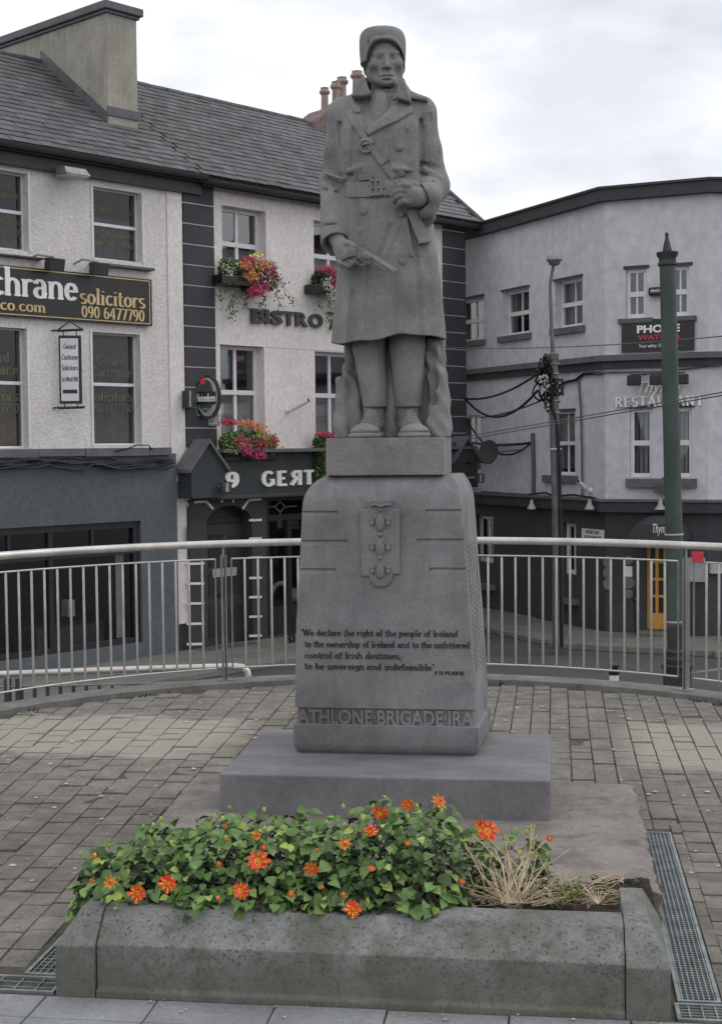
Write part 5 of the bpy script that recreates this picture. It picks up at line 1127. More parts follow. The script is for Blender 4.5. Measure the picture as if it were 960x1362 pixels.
# bundle of cables below the coping
cb = thing('cable_bundle', 'tangled black cables slung under the coping of the dark blue shopfront', 'cables', FA.p(-2, zSh-.3))
for i in range(7):
    pts = []; ph = random.random()*6; 
    for x in range(-60, 236, 12): pts.append(FA.p(*FA.W(x, 612+i*1.4+3*math.sin(x*.035+ph)+(6 if 70 < x < 110 and i > 4 else 0)+2*math.sin(x*.11+ph*2), .2), .22+.01*i))
    part('cable', MB().tube(pts, random.choice((.009, .013, .018)), 6), M['cable' if i % 2 else 'plinthdark'], cb, smooth=60)
pts = [FA.p(*FA.W(x, y, .2), .25) for x, y in ((150, 600), (165, 597), (180, 592), (195, 592), (200, 598))]; part('cable', MB().tube(pts, .012, 6), M['cable'], cb)
pts = [FA.p(*FA.W(x, y, .06), .05) for x, y in ((226, 612), (236, 625), (247, 631), (250, 645), (246, 662), (252, 675))]; part('cable', MB().tube(pts, .016, 6), M['white'], cb)
jb = single('junction_box', MB().box(FA, *W4(FA, 229, 626, 240, 640), .03, .10), M['white'], 'small white junction box on the pale strip beside the blue shopfront', 'box', FA.p(*FA.W(235, 640)))
# ---- pub upper walls
hP1 = W4(FA, 294, 273, 353, 372); hP1 = (FA.W(295, 300)[0], FA.W(345+8, 300)[0], FA.W(325, 372)[1], FA.W(320, 276)[1])
hP2 = (FA.W(417, 300)[0], FA.W(474, 300)[0], FA.W(440, 385)[1], FA.W(417, 292)[1])
hP3 = (FA.W(293, 500)[0], FA.W(351, 500)[0], FA.W(320, 583)[1], FA.W(320, 459)[1])
hP4 = (FA.W(419, 500)[0], FA.W(476, 500)[0], FA.W(440, 583)[1], FA.W(440, 468)[1])
hP3 = (hP3[0], hP3[1], hP4[2], hP3[3])
zFs = FA.W(430, 597)[1]                               # top of the fascia
DD = (FA.W(271, 760)[0], FA.W(331, 760)[0]); zDsill = FA.W(300, 862)[1]
sW0, sW1 = FA.W(350, 760)[0], FA.W(404, 760)[0]+1.2; zW1 = FA.W(375, 660)[1]; zW0 = FA.W(375, 842)[1]
part('wall', wall(FA, sQ0, sR1, zFs-.5, zE, [hP1, hP2, hP3, hP4]), M['render'], pub)
part('gable_wall', MB().box(FA, sR1-.02, sR1-.0, STREET, zE, -2*RB, -.301), M['render'], pub)
for h, bl in ((hP1, ('net', 'blindlight', .46)), (hP2, ('net', 'blindlight', .5)), (hP3, ('net', 'blindlight', .48)), (hP4, ('net', 'blindlight', .48))):
    window(pub, FA, h, [.5], [(.50, .045)], .075, .20, frame='white', blinds=bl, bars=.07, gm='glass_pub', backc='roomgrey')
for h in (hP1, hP2, hP3, hP4): part('window_band', MB().box(FA, h[1]+.002, h[1]+.03, h[2], h[3]+.0, .001, .012), M['white'], pub)
# string line and quoins
part('render_joint', MB().box(FA, sQ1, sR0-.02, FA.W(360, 461)[1]-.012, FA.W(360, 461)[1]+.006, .001, .006), M['roughcast'], pub)
qz = [FA.W(265, y)[1] for y in (262, 270+5, 297+5)]
def quoins(s0, s1, y0, step_m, n, up_=0):
    part('quoin_backing', MB().box(FA, s0, s1, FA.W(350, 660)[1]+.01, zE-.02, .001, .03), M['white'], pub)
    for i in range(n):
        z0 = y0-(i+1)*step_m+.012; z1 = y0-i*step_m-.012
        if z0 < FA.W(350, 660)[1]+.1: break
        part('quoin', MB().box(FA, s0-.004, s1+.004, z0, z1, .0, .05), M['quoin'], pub, bevel=.004)
zq = FA.W(265, 272)[1]; zstep = (FA.W(265, 272)[1]-FA.W(265, 569)[1])/11
quoins(sQ0+.01, sQ1, zq+zstep, zstep, 13); zq2 = FA.W(603, 330)[1]
quoins(sR0, sR1, zq2+zstep*2.0, zstep, 16)
# pub ground floor
zFb = FA.W(350, 660)[1]; OG = .10
part('ground_floor', wall(FA, sQ0+.005, sR1-.005, STREET, zFb, [(DD[0], DD[1], STREET, FA.W(300, 672)[1]-.0), (sW0, sW1, zW0, zW1)], o0=OG, th=.35), M['pubgreen'], pub)
fs = part('fascia', MB().box(FA, sQ0+.0, sR1+.02, zFb, zFs-.04, OG, OG+.20), M['pubgreen'], pub)
part('fascia_coping', MB().box(FA, sQ0+.5, sR1-.2, zFs-.05, zFs+.02, .0, OG+.42), M['lead'], fs, bevel=.01)
part('fascia_moulding', MB().box(FA, sQ0+.3, sR1-.3, zFb-.02, zFb+.06, OG+.001, OG+.26), M['pubgreen'], fs, bevel=.02)
def console(x0, x1, ytop, yb):
    s0, s1 = FA.W(x0, 640, .45)[0], FA.W(x1, 640, .45)[0]; zt_ = FA.W((x0+x1)/2, ytop, .5)[1]; zs_ = zt_-.55; zb = FA.W((x0+x1)/2, yb, .4)[1]; m_ = (s0+s1)/2
    mb = MB().prism(FA, [(s0+.06, zb), (s1-.06, zb), (s1-.06, zs_+.1), (m_, zt_-.06), (s0+.06, zs_+.1)], OG+.0, OG+.38); k = part('console', mb, M['pubgreen'], pub)
    mb = MB(); w2 = (s1-s0)/2
    for sg in (-1, 1): mb.prism(FA, [(m_, zt_), (m_, zt_-.07), (m_+sg*(w2+.03), zs_-.07+.0), (m_+sg*(w2+.03), zs_)][::sg], OG-.0, OG+.45+sg*.004)
    part('console_roof', mb, M['lead'], k)
console(250, 300, 584, 662); console(601, 636, 580, 648)
# letters
def flet(px0, px1, yb, yt, txt, mirror=False):
    s0, zb = FA.W(px0, yb, OG+.2); s1, _ = FA.W(px1, yb, OG+.2); _, zt_ = FA.W(px0, yt, OG+.2); return serif_mb(FA, s0, s1, zb, zt_-zb, txt, OG+.195, .12, .085, .05)
zl0 = FA.W(360, 646, OG+.2)[1]; zl1 = FA.W(360, 627, OG+.2)[1]
def flet2(x0, x1, t): 
    s0 = FA.W(x0, 636, OG+.2)[0]; s1 = FA.W(x1, 636, OG+.2)[0]; return serif_mb(FA, s0, s1, zl0, zl1-zl0, t, OG+.195, .115, .085, .05)
for x0, x1, t in ((298, 316, '9'), (347, 364, 'G'), (366.5, 381.5, 'E'), (384, 400.5, 'Я'), (402, 417, 'T'), (419, 427, 'I'), (430, 446, 'E')): part('letter', flet2(x0, x1, t), M['letterwhite'], fs)
# rusticated white lines beside the door, arch and door
def lineW(x0, y0, x1, y1, w_=.045): return part('white_joint', MB().bar(FA, FA.W(x0, y0, OG), FA.W(x1, y1, OG), w_, OG+.0, OG+.018), M['white'], pub)
for y in (750, 776.5, 803, 830, 857): lineW(248, y, 271, y-.5)
for y in (692, 716.5, 742, 769, 794.5, 820.5, 846): lineW(331, y, 347.5, y-.5)
lineW(258, 668, 274, 667); lineW(274, 667, 283, 677); lineW(322, 677, 330, 665.5); lineW(330, 665, 347, 664); lineW(293, 660, 295, 668); lineW(310.5, 660, 309.5, 668)
zA = FA.W(300, 696)[1]; cA = (DD[0]+DD[1])/2; rA = (DD[1]-DD[0])/2; zTop = FA.W(300, 672)[1]
rz = zTop-zA
mb = MB(); n = 14; pts = [(cA+rA*math.cos(t), zA+rz*math.sin(t)) for t in np.linspace(0, math.pi, n+1)]
for i in range(n):
    (x0, z0), (x1, z1) = pts[i], pts[i+1]; mb.add([FA.p(x0, z0, OG), FA.p(x1, z1, OG), FA.p(x1, zTop+.001, OG), FA.p(x0, zTop+.001, OG)], [(0, 1, 2, 3)]); mb.add([FA.p(x0, z0, OG), FA.p(x1, z1, OG), FA.p(x1, z1, OG-.3), FA.p(x0, z0, OG-.3)], [(0, 1, 2, 3)])
part('door_arch', mb, M['pubgreen'], pub)
dr = part('door', MB().box(FA, DD[0]+.01, DD[1]-.01, zDsill, zA+.0, OG-.36, OG-.30), M['pubgreen'], pub)
mb = MB()
for (x0, y0, x1, y1) in ((277, 712, 297, 752), (303, 712, 324, 752), (277, 763, 324, 788), (277, 806, 297, 845), (303, 806, 324, 845)):
    a, b, c, d = W4(FA, x0, y0, x1, y1, OG-.3); mb.box(FA, a, b, c, d, OG-.302, OG-.288)
part('door_panels', mb, M['plinthdark'], dr); part('letter_plate', MB().box(FA, *W4(FA, 282, 757, 314, 765, OG-.3), OG-.29, OG-.28), M['blindlight'], dr); part('letter_slot', MB().box(FA, *W4(FA, 286, 790, 298, 793.5, OG-.3), OG-.29, OG-.28), M['pit'], dr)
part('door_transom', MB().box(FA, DD[0]+.01, DD[1]-.01, zA+.0, zA+.10, OG-.34, OG-.24), M['black'], dr)
part('fanlight', MB().prism(FA, [(cA+(rA-.02)*math.cos(t), zA+.1+(rz-.12)*math.sin(t)) for t in np.linspace(0, math.pi, 12)], OG-.33, OG-.31), M['black'], dr)
part('arch_niche', MB().prism(FA, [FA.W(249, 706, OG)]+[FA.W(258-9*math.cos(t), 706-12*math.sin(t), OG) for t in np.linspace(.2, 2.9, 8)]+[FA.W(267, 706, OG), FA.W(267, 722, OG), FA.W(249, 722, OG)], OG, OG+.03), M['quoin'], pub)
mb = MB(); s0_, s1_ = FA.W(258, 866, .5)[0], FA.W(354, 866, .5)[0]; mb.box(FA, s0_+.25, s1_-.05, STREET+.12, zDsill-.01, OG, OG+.45); part('door_step', mb, M['footpath'], pub, bevel=.03)
# front window with leaded top light
a, b, c, d = sW0, sW1, zW0, zW1; mb = MB(); zT = FA.W(375, 688)[1]; fo, fi = OG-.04, OG-.14
mb.box(FA, a, a+.12, c, d, fi, fo); mb.box(FA, a+.12, b, d-.08, d, fi, fo+.002); mb.box(FA, a+.12, b, zT-.06, zT+.06, fi, fo+.004); mb.box(FA, a+.12, b, c, FA.W(375, 806)[1], fi, fo-.002)
for x in (383, 404): s = FA.W(x, 760)[0]; mb.box(FA, s-.05, s+.05, FA.W(375, 806)[1], zT-.06, fi, fo-.002)
w_ = part('pub_window', mb, M['black'], pub)
zb_ = FA.W(375, 806)[1]
for z0, z1 in ((zb_, zT-.06), (zT+.06, d-.08)): part('pane', MB().add([FA.p(a+.12, z0, fi+.03), FA.p(b, z0, fi+.03), FA.p(b, z1, fi+.031), FA.p(a+.12, z1, fi+.031)], [(0, 1, 2, 3)]), M['glass'], w_)
mb = MB(); q = [(a-.3, c-.1), (b+.1, c-.1), (b+.1, d+.1), (a-.3, d+.1)]; mb.add([FA.p(x, z, -2.) for x, z in q]+[FA.p(x, z, -.27) for x, z in q], [(0, 1, 2, 3)]+[(i, (i+1) % 4, (i+1) % 4+4, i+4) for i in range(4)]); part('room', mb, M['interior'], w_)
mb = MB(); dm = lambda x, y: FA.W(x, y, fi+.05); 
for A, Bq in (((352, 674), (366, 674)), ((366, 674), (373, 667)), ((373, 667), (380, 674)), ((380, 674), (395, 673)), ((366, 674), (373, 681)), ((373, 681), (380, 674)), ((373, 667), (373, 663)), ((373, 681), (373, 686))): mb.bar(FA, dm(*A), dm(*Bq), .02, fi+.034, fi+.045)
part('leading', mb, M['mesh_gold'], w_)
mb = MB(); c_ = FA.p(*FA.W(373, 792, -.3), -.3); mb.tube([c_+FA.t*.28*math.cos(t)+np.array([0, 0, .30*math.sin(t)-.05]) for t in np.linspace(0, math.pi, 12)], .05, 8); mb.blob(FA.p(*FA.W(390, 792, -.3), -.3), (.2, .2, .16)); part('window_display', mb, M['blindlight'], w_, smooth=60)
# small lattice gate seen beside the pedestal
gt = thing('metal_gate', 'low dark metal gate with lattice panel beside the pub window', 'gate', FA.p(*FA.W(390, 860)))
mb = MB(); 
for x in (385, 389.5, 395): mb.bar(FA, FA.W(x, 812, .9), FA.W(x, 868, .9), .03, .9, .93)
mb.bar(FA, FA.W(384, 813, .9), FA.W(400, 812, .9), .04, .895, .935); part('frame', mb, M['black'], gt)
for r_ in range(3): part('lattice', MB().tube([FA.p(*FA.W(387+4*math.cos(t), 840+r_*9+4*math.sin(t), .9), .915) for t in np.linspace(0, 6.28, 11)], .02, 5), M['black'], gt)
# ---- restaurant building
rb = thing('restaurant_building', 'grey rendered corner building with dark ground floor and long dark parapet', 'building', c0)
zP1 = FC.W(880, 257)[1]; zP1 = (FC.W(880, 259)[1]); zS0, zS1 = FC.W(880, 488)[1], FC.W(880, 470)[1]; zK0, zK1 = FC.W(880, 672)[1], FC.W(880, 664)[1]
sB0 = FB.W(560, 600)[0]; base_ = STREET
def hB(x0, yt, x1, yb): m_ = (x0+x1)/2; return (FB.W(x0, 400)[0], FB.W(x1, 400)[0], FB.W(m_, yb)[1], FB.W(m_, yt)[1])
def hC(x0, yt, x1, yb): m_ = (x0+x1)/2; return (FC.W(x0, 400)[0], FC.W(x1, 400)[0], FC.W(m_, yb)[1], FC.W(m_, yt)[1])
b1 = hB(607, 398, 643, 453); b2 = hB(668, 385, 703.5, 445); b3 = hB(738, 371, 774.5, 434); b4 = hB(728, 547, 764, 632); b5 = hB(607, 556, 638, 625)
b1 = (b1[0], b1[1], b2[2], b2[3]); b3 = (b3[0], b3[1], b2[2], b2[3]); b5 = (b5[0], b5[1], b4[2], b4[3])
k1 = hC(832, 357, 859.5, 423); k2 = hC(893, 354, 917, 420); k2 = (FC.W(890, 400)[0], k2[1], k1[2], k1[3]); k3 = hC(837, 543, 867, 635); k4 = (FC.W(893, 580)[0], FC.W(920, 580)[0], k3[2], k3[3])
part('wall', wall(FB, sB0, 0, zK1, zP1, [b1, b2, b3, b4, b5]), M['greyrender'], rb); part('wall', wall(FC, 0, sC, zK1, zP1, [k1, k2, k3, k4]), M['greyrender'], rb); part('wall', wall(FD, 0, 7, zK1, zP1, []), M['greyrender'], rb)
for nm_, h in (('b', b1), ('b', b2), ('b', b3)): window(rb, FB, h, [.5], [(.49, .045)], .06, .16, frame='white', blinds=('roller', 'blind', .55 if h is b2 else .97), bars=.035, sill=(.10, .14, 'sill'))  # added grey sheets give the restaurant panes the tone of reflected sky
for h in (k1, k2): window(rb, FC, h, [.5], [(.49, .05)], .075, .08, frame='white', blinds=('roller', 'blind', .98), bars=.035, sill=(.14, .10, 'sill'))
for h in (k3, k4): window(rb, FC, h, [], [(.5, .05)], .07, .08, frame='white', blinds=('vertical', 'blindlight', .97))
window(rb, FB, b4, [.5], [(.5, .04)], .055, .16, frame='white', blinds=('roller', 'blind', .9), bars=.03, sill=(.12, .16, 'sill')); window(rb, FB, b5, [.5], [(.5, .04)], .055, .16, frame='white', blinds=('roller', 'blindlight', .7), bars=.03)
part('window_sill', MB().box(FC, FC.W(834, 640)[0], FC.W(927, 640)[0], k3[2]-.20, k3[2]-.02, .0, .14), M['sill'], rb, bevel=.01)
for h, f_ in ((k1, FC), (k2, FC), (k3, FC), (k4, FC)): part('dark_lintel', MB().box(f_, h[0]-.04, h[1]+.06, h[3]+.003, h[3]+.06, .001, .03), M['quoin'], rb)
for h in (b1, b2, b3, b4): part('dark_lintel', MB().box(FB, h[0]-.03, h[1]+.03, h[3]+.003, h[3]+.05, .001, .03), M['quoin'], rb)
def course(name, z0, z1, out, m, back=-.05):
    mb = MB()
    vs = []
    def jn(fa, sa, fb_, sb_, o):                      # mitre between two facets
        P = fa.O[:2]+fa.t[:2]*sa+fa.n[:2]*o; Q = fb_.O[:2]+fb_.t[:2]*sb_+fb_.n[:2]*o
        A = np.array([[fa.t[0], -fb_.t[0]], [fa.t[1], -fb_.t[1]]]); k = np.linalg.solve(A, Q-P); return P+fa.t[:2]*k[0]
    for o in (out, back):
        vs.append([FB.p(sB0, 0, o)[:2], jn(FB, 0, FC, 0, o), jn(FC, sC, FD, 0, o), FD.p(7, 0, o)[:2]])
    P = [(x, y, z) for z in (z0, z1) for row in vs for x, y in row]
    for i in range(3): mb.hexa([P[i], P[i+1], P[4+i+1], P[4+i], P[8+i], P[8+i+1], P[12+i+1], P[12+i]])
    return part(name, mb, M[m], rb)
zTp = FC.W(880, 246)[1]
course('parapet_gutter', zP1-.04, zTp, .16, 'quoin', -.3); course('parapet_cap', zTp+.002, zTp+.05, .20, 'gutter', -.3)
course('string_course', zS0, zS1-.12, .09, 'charcoal'); course('string_course', zS1-.118, zS1, .16, 'sill')
course('shop_cornice', zK0-.14, zK1-.05, .16, 'charcoal'); course('cornice_flashing', zK1-.048, zK1, .20, 'lead')
part('roof', MB().add([FB.p(sB0, zTp, -.25), FB.p(0, zTp, -.25), FC.p(sC, zTp, -.25), FD.p(7, zTp, -.25), FD.p(7, zTp+.2, -9), FB.p(sB0, zTp+.2, -9)], [(0, 1, 2, 3, 4, 5)]), M['gutter'], rb)
# ground floor of the restaurant
d1 = (FC.W(858, 760)[0], FC.W(903, 760)[0], FC.W(870, 838)[1], FC.W(870, 712)[1]); g1 = (FB.W(631, 700)[0], FB.W(656, 700)[0], FB.W(640, 748)[1], FB.W(640, 686)[1]); g2 = (FB.W(746, 700)[0], FB.W(766, 700)[0], FB.W(755, 778)[1], FB.W(755, 694)[1]); g3 = (FB.W(634, 820)[0], FB.W(657, 820)[0], FB.W(645, 838)[1], FB.W(645, 806)[1])
g2 = (g2[0], g2[1], g1[2], g1[3])
part('ground_floor', wall(FB, sB0, 0, STREET, zK0, [g1, g2, g3]), M['charcoal'], rb); part('ground_floor', wall(FC, 0, sC, STREET, zK0, [d1]), M['charcoal'], rb); part('ground_floor', wall(FD, 0, 7, STREET, zK0, []), M['charcoal'], rb)
for h in (g1, g2, g3): window(rb, FB, h, [.5], [], .08, .14, frame='white', blinds=None, bars=.035)
for h in (g1, g2): part('window_sill', MB().box(FB, h[0]-.1, h[1]+.1, h[2]-.6, h[2]-.48, 0, .16), M['sill'], rb)
zth = d1[2]; a, b, c, d = d1
dr = part('door', MB().box(FC, FC.W(884, 760)[0], FC.W(903, 760)[0], c, d, -.22, -.16), M['orangewood'], rb)
for x0, x1 in ((858, 862), (880, 884)): part('stile', MB().box(FC, FC.W(x0, 760)[0], FC.W(x1, 760)[0], c+.3, d, -.2, -.14), M['orangewood'], dr)
part('bottom_rail', MB().box(FC, FC.W(858, 760)[0], FC.W(884, 760)[0], c, c+.32, -.2, -.142), M['orangewood'], dr)
for i in range(1, 5): z = c+.32+(d-c-.32)*i/4.6; part('glazing_bar', MB().box(FC, FC.W(862, 760)[0], FC.W(880, 760)[0], z-.025, z+.025, -.2, -.15), M['orangewood'], dr)
s = FC.W(871, 760)[0]; part('glazing_bar', MB().box(FC, s-.03, s+.03, c+.32, d, -.2, -.152), M['orangewood'], dr)
part('pane', MB().box(FC, FC.W(862, 760)[0], FC.W(880, 760)[0], c+.32, d, -.19, -.18), M['black'], dr); part('door_head', MB().box(FC, a, b, c, d, -.35, -.30), M['interior'], dr)
part('door_step', MB().box(FC, a-.12, b+.12, STREET+.13, c-.01, 0, .35), M['kerb'], rb, bevel=.01)
for x in (841, 843.5): pass
# ================================================================== SIGNS AND FITTINGS ON THE BUILDINGS
def signbox(fr, x0, y0, x1, y1, o0=.03, o1=.09):
    a, b, c, d = W4(fr, x0, y0, x1, y1); return a, b, c, d
a = FA.W(-60, 400)[0]; b = FA.W(197.5, 400)[0]; zt_ = FA.W(197, 371, .1)[1]; zb = FA.W(197, 433, .1)[1]
sg = thing('solicitors_sign', 'long black fascia sign with white and gold lettering on the white roughcast wall', 'sign', FA.p(b-2, zb))
part('panel', MB().box(FA, a, b, zb, zt_, .03, .10), M['signblack'], sg, bevel=.004)
mb = MB(); 
for z in (zb+.035, zt_-.035): mb.box(FA, a, b-.05, z-.008, z+.008, .101, .106)
mb.box(FA, b-.066, b-.05, zb+.028, zt_-.028, .1005, .107); part('border', mb, M['gold'], sg)
def ft(fr, txt, x0, x1, yb, yt, m, par, o=.10, nx=.1, ny=.04, slant=0, serif=True, depth=.012, xm=None):
    xm = xm or (x0+x1)/2; s0, zb_ = fr.W(x0, yb, o); s1 = fr.W(x1, yb, o)[0]; zb_ = fr.W(xm, yb, o)[1]; zt2 = fr.W(xm, yt, o)[1]
    return part('lettering', serif_mb(fr, s0, s1, zb_, zt2-zb_, txt, o-.002, nx, ny, depth, slant=slant, serif=serif), M[m], par)
ft(FA, 'Cochrane', -62, 103, 395.5, 358.5, 'letterwhite', sg, nx=.10, ny=.042, xm=50); ft(FA, 'solicitors', 106, 193, 406.5, 385.5, 'gold', sg, nx=.09, ny=.04); ft(FA, '090 6477790', 108, 192, 424.5, 409.5, 'gold', sg, nx=.085, ny=.045)
ft(FA, 'gerardco.com', -62, 61, 413.5, 398.5, 'gold', sg, nx=.085, ny=.042, xm=30)
def floodlight(x, y, fr=FA, lab='', w_=.30, group='small floodlights over the sign'):
    s, z = fr.W(x, y, .3); t = thing('floodlight', lab, 'lamp', fr.p(s, z, .3), group)
    part('housing', MB().hexa([fr.p(s-w_/2, z-.14, .38), fr.p(s+w_/2, z-.14, .38), fr.p(s+w_/2, z-.12, .22), fr.p(s-w_/2, z-.12, .22), fr.p(s-w_/2, z+.06, .42), fr.p(s+w_/2, z+.06, .42), fr.p(s+w_/2, z+.08, .24), fr.p(s-w_/2, z+.08, .24)]), M['charcoal'], t, bevel=.01)
    part('bracket', MB().tube([fr.p(s-.3, z+.06, .0), fr.p(s-.26, z+.12, .2), fr.p(s, z+.09, .3)], .018, 6), M['steel_dull'], t, smooth=60)
floodlight(72, 349, lab='small black floodlight on an arm above the middle of the solicitors sign'); floodlight(131, 355, lab='small black floodlight on an arm above the right end of the solicitors sign')
s, z = FA.W(95, 229, .35); t = thing('bulkhead_lamp', 'pale angled lamp with grey casing fixed under the office gutter', 'lamp', FA.p(s, z, .3))
part('casing', MB().hexa([FA.p(s-.26, z-.06, .56), FA.p(s+.26, z-.06, .56), FA.p(s+.24, z-.04, .2), FA.p(s-.24, z-.04, .2), FA.p(s-.22, z+.07, .46), FA.p(s+.22, z+.07, .46), FA.p(s+.2, z+.1, .22), FA.p(s-.2, z+.1, .22)]), M['steel_dull'], t, bevel=.01); part('lens', MB().box(FA, s-.23, s+.23, z-.085, z-.061, .24, .54), M['lampglass'], t); part('bracket', MB().box(FA, s-.04, s+.04, z+.0, z+.06, .03, .22), M['charcoal'], t)
# projecting office sign
FP = Fr(FA.p(FA.W(93, 485, .0)[0], 0, .42), (.97, .24)); s0, s1 = FP.W(78.5, 485)[0], FP.W(108.5, 485)[0]; z1 = FP.W(93, 446)[1]; z0 = FP.W(93, 537)[1]
t = thing('hanging_sign', 'narrow white solicitors sign in a black bracket projecting between the left windows', 'sign', FP.p((s0+s1)/2, z0))
mb = MB().box(FP, s0, s1, z0, z1, -.02, .02); part('frame', mb, M['signblack'], t); part('board', MB().box(FP, s0+.03, s1-.05, z0+.05, z1-.05, -.024, .024), M['white'], t)
mb = MB(); mb.tube([FP.p(s0-.02, z1+.08), FP.p(s1+.04, z1+.10)], .022, 8); mb.tube([FP.p(s0-.02, z0-.07), FP.p(s1+.04, z0-.06)], .022, 8); mb.tube([FP.p(s0, z1+.10), FP.p((s0+s1)/2, z1+.24), FP.p(s1, z1+.12)], .013, 6)
for s in (s0+.08, s1-.08): mb.tube([FP.p(s, z1), FP.p(s, z1+.08)], .01, 5); mb.tube([FP.p(s, z0), FP.p(s, z0-.07)], .01, 5)
for z in (z1+.09, z0-.065): mb.tube([FP.p(s0-.02, z), FA.p(*FA.W(70, 485)[:1], z)], .016, 6)
part('bracket', mb, M['signblack'], t, smooth=50)
mb = MB(); cx = s0+.03; ww = s1-s0-.08; hh = z1-z0-.1
for txt, fz, k, sl in (('Gerard', .85, .7, .25), ('Cochrane', .68, .92, .25), ('Solicitors', .51, .92, .1), ('Tel. 090 6477902', .33, .94, 0)): serif_mb(FP, cx+ww*(1-k)/2, cx+ww*(1+k)/2, z0+.05+hh*fz-.02, hh*(.085 if txt[0] != 'T' else .07), txt, .0235, .09, .045, .004, mb=mb, slant=sl, serif=False)
mb.box(FP, cx+.03, cx+ww-.03, z0+.05+hh*.12, z0+.05+hh*.18, .0235, .0275); part('lettering', mb, M['signblack'], t)
# bistro letters
bs = thing('bistro_sign', 'grey raised metal letters reading BISTRO on the cream pub wall', 'sign', FA.p(*FA.W(380, 430)))
for x0, x1, ch_ in ((332, 350.5, 'B'), (350.5, 356, 'I'), (358, 374, 'S'), (373.5, 390.5, 'T'), (391, 407.5, 'R'), (408.5, 427, 'O')):
    zb_ = FA.W(380, 433)[1]; zt2 = FA.W(380, 414)[1]; part('letter', text_mb(FA, FA.W(x0, 425)[0], FA.W(x1, 425)[0]-.01, zb_, zt2, ch_, .02, .05, bold=.035), M['lettergrey'], bs)
part('letter', serif_mb(FA, FA.W(433, 425)[0], FA.W(448, 425)[0], FA.W(440, 437)[1], .34, '7', .02, .1, .05, .05), M['lettergrey'], bs)
# round lager sign and panel
FS = Fr(FA.p(FA.W(277, 528, 0)[0], 0, .55), (.985, -.17)); sc_, zc = FS.W(277, 528); rx = abs(FS.W(292.5, 528)[0]-sc_); rz_ = FS.W(277, 499)[1]-zc
def disc(fr, c, rx, rz, o0, o1, n=36): return MB().prism(fr, [(c[0]+rx*math.cos(t), c[1]+rz*math.sin(t)) for t in np.linspace(0, 2*math.pi, n+1)[:-1]], o0, o1)
t = thing('lager_sign', 'oval black and white beer sign projecting from the left quoins of the pub', 'sign', FS.p(sc_, zc))
part('rim', disc(FS, (sc_, zc), rx, rz_, -.07, .07), M['signblack'], t, smooth=40); part('face', disc(FS, (sc_+.01, zc), rx*.86, rz_*.88, .07, .078), M['blindlight'], t); part('green_disc', disc(FS, (sc_-.02, zc+.02), rx*.68, rz_*.76, .078, .084), M['beergreen'], t)
part('name_band', MB().box(FS, sc_-rx*.88, sc_+rx*.80, zc-.14, zc+.10, .084, .092), M['signblack'], t)
part('lettering', serif_mb(FS, sc_-rx*.92, sc_+rx*.78, zc-.085, .15, 'Heineken', .092, .10, .06, .004, serif=False) if 'H' in G else MB(), M['letterwhite'], t)
star = [(sc_-.07+(.10 if i % 2 == 0 else .04)*math.sin(i*math.pi/5), zc+.30+(.10 if i % 2 == 0 else .04)*math.cos(i*math.pi/5)) for i in range(10)]
part('red_star', MB().prism(FS, star[::-1], .084, .09), M['signred'], t); mb = MB()
for k in range(3): mb.tube([FS.p(sc_-.15+.12*k+.05*math.cos(u), zc-.28+.07*math.sin(u), .088) for u in np.linspace(0, 5, 8)], .008, 5)
part('scrollwork', mb, M['blindlight'], t); part('bracket', MB().tube([FA.p(sc_ and FA.W(262, 528)[0], zc, .0), FS.p(sc_-rx, zc)], .02, 6), M['signblack'], t)
t = thing('notice_box', 'small white panel under the oval beer sign', 'sign', FS.p(sc_, zc-.7)); a, b, c, d = W4(FS, 260, 550, 286, 566); part('box', MB().box(FS, a, b, c, d, -.25, -.17), M['blindlight'], t, bevel=.01); part('panel', MB().box(FS, a+.03, b-.03, c+.03, d-.02, -.169, -.165), M['white'], t)
part('lettering', MB().box(FS, a+.1, b-.1, c+.06, c+.075, -.166, -.163).box(FS, a+.08, b-.08, c+.1, c+.11, -.166, -.163), M['signblack'], t)
s, z = FA.W(256, 530, .2); t = thing('loudspeaker', 'grey slatted box on the left pub quoins behind the beer sign', 'speaker', FA.p(s, z, .1)); part('box', MB().box(FA, *W4(FA, 249, 519, 259, 543, .2), .05, .22), M['charcoal'], t, bevel=.01); part('slats', MB().box(FA, *W4(FA, 250.5, 520, 252.5, 541, .2), .221, .235), M['blindlight'], t)
# cctv cameras and lamps on the walls
def cctv(fr, x, y, lab, m='white', d=(.4, .5, .12)):
    s, z = fr.W(x, y, .1); t = thing('security_camera', lab, 'camera', fr.p(s, z, .05), 'security cameras on the buildings'); A = fr.p(s-.06, z-.08, .14); Bq = fr.p(s+.10, z+.08, .42)
    part('housing', MB().tube([A, Bq], .05, 10), M[m], t, smooth=50); part('lens', MB().tube([Bq, Bq+(Bq-A)*.05], .04, 10), M['signblack'], t); part('mount', MB().lathe(fr.p(s-.08, z-.12, .0), [(.06, 0), (.06, .03), (.02, .05), (.02, .16)], 10, axis=fr.n), M[m], t)
cctv(FA, 390, 538, 'white tube camera on the pub wall between the two lower windows')
def spot(fr, x, y, lab, o=.62, sgn=1):
    s, z = fr.W(x, y, o-.2); t = thing('spotlight', lab, 'lamp', fr.p(s, z, o), 'spotlights on arms over the fascias')
    part('arm', MB().tube([fr.p(s, z, OG+.0), fr.p(s+.02, z+.02, o)], .018, 6), M['blindlight'], t); part('head', MB().box(Fr(fr.p(s+.06, 0, o)[:2], (.8, .6)), -.10, .10, z-.1, z+.1, -.05, .05), M['charcoal'], t, bevel=.01); part('lens', MB().box(Fr(fr.p(s+.06, 0, o)[:2], (.8, .6)), -.03, .03, z-.08, z+.08, .051, .055), M['lampglass'], t)
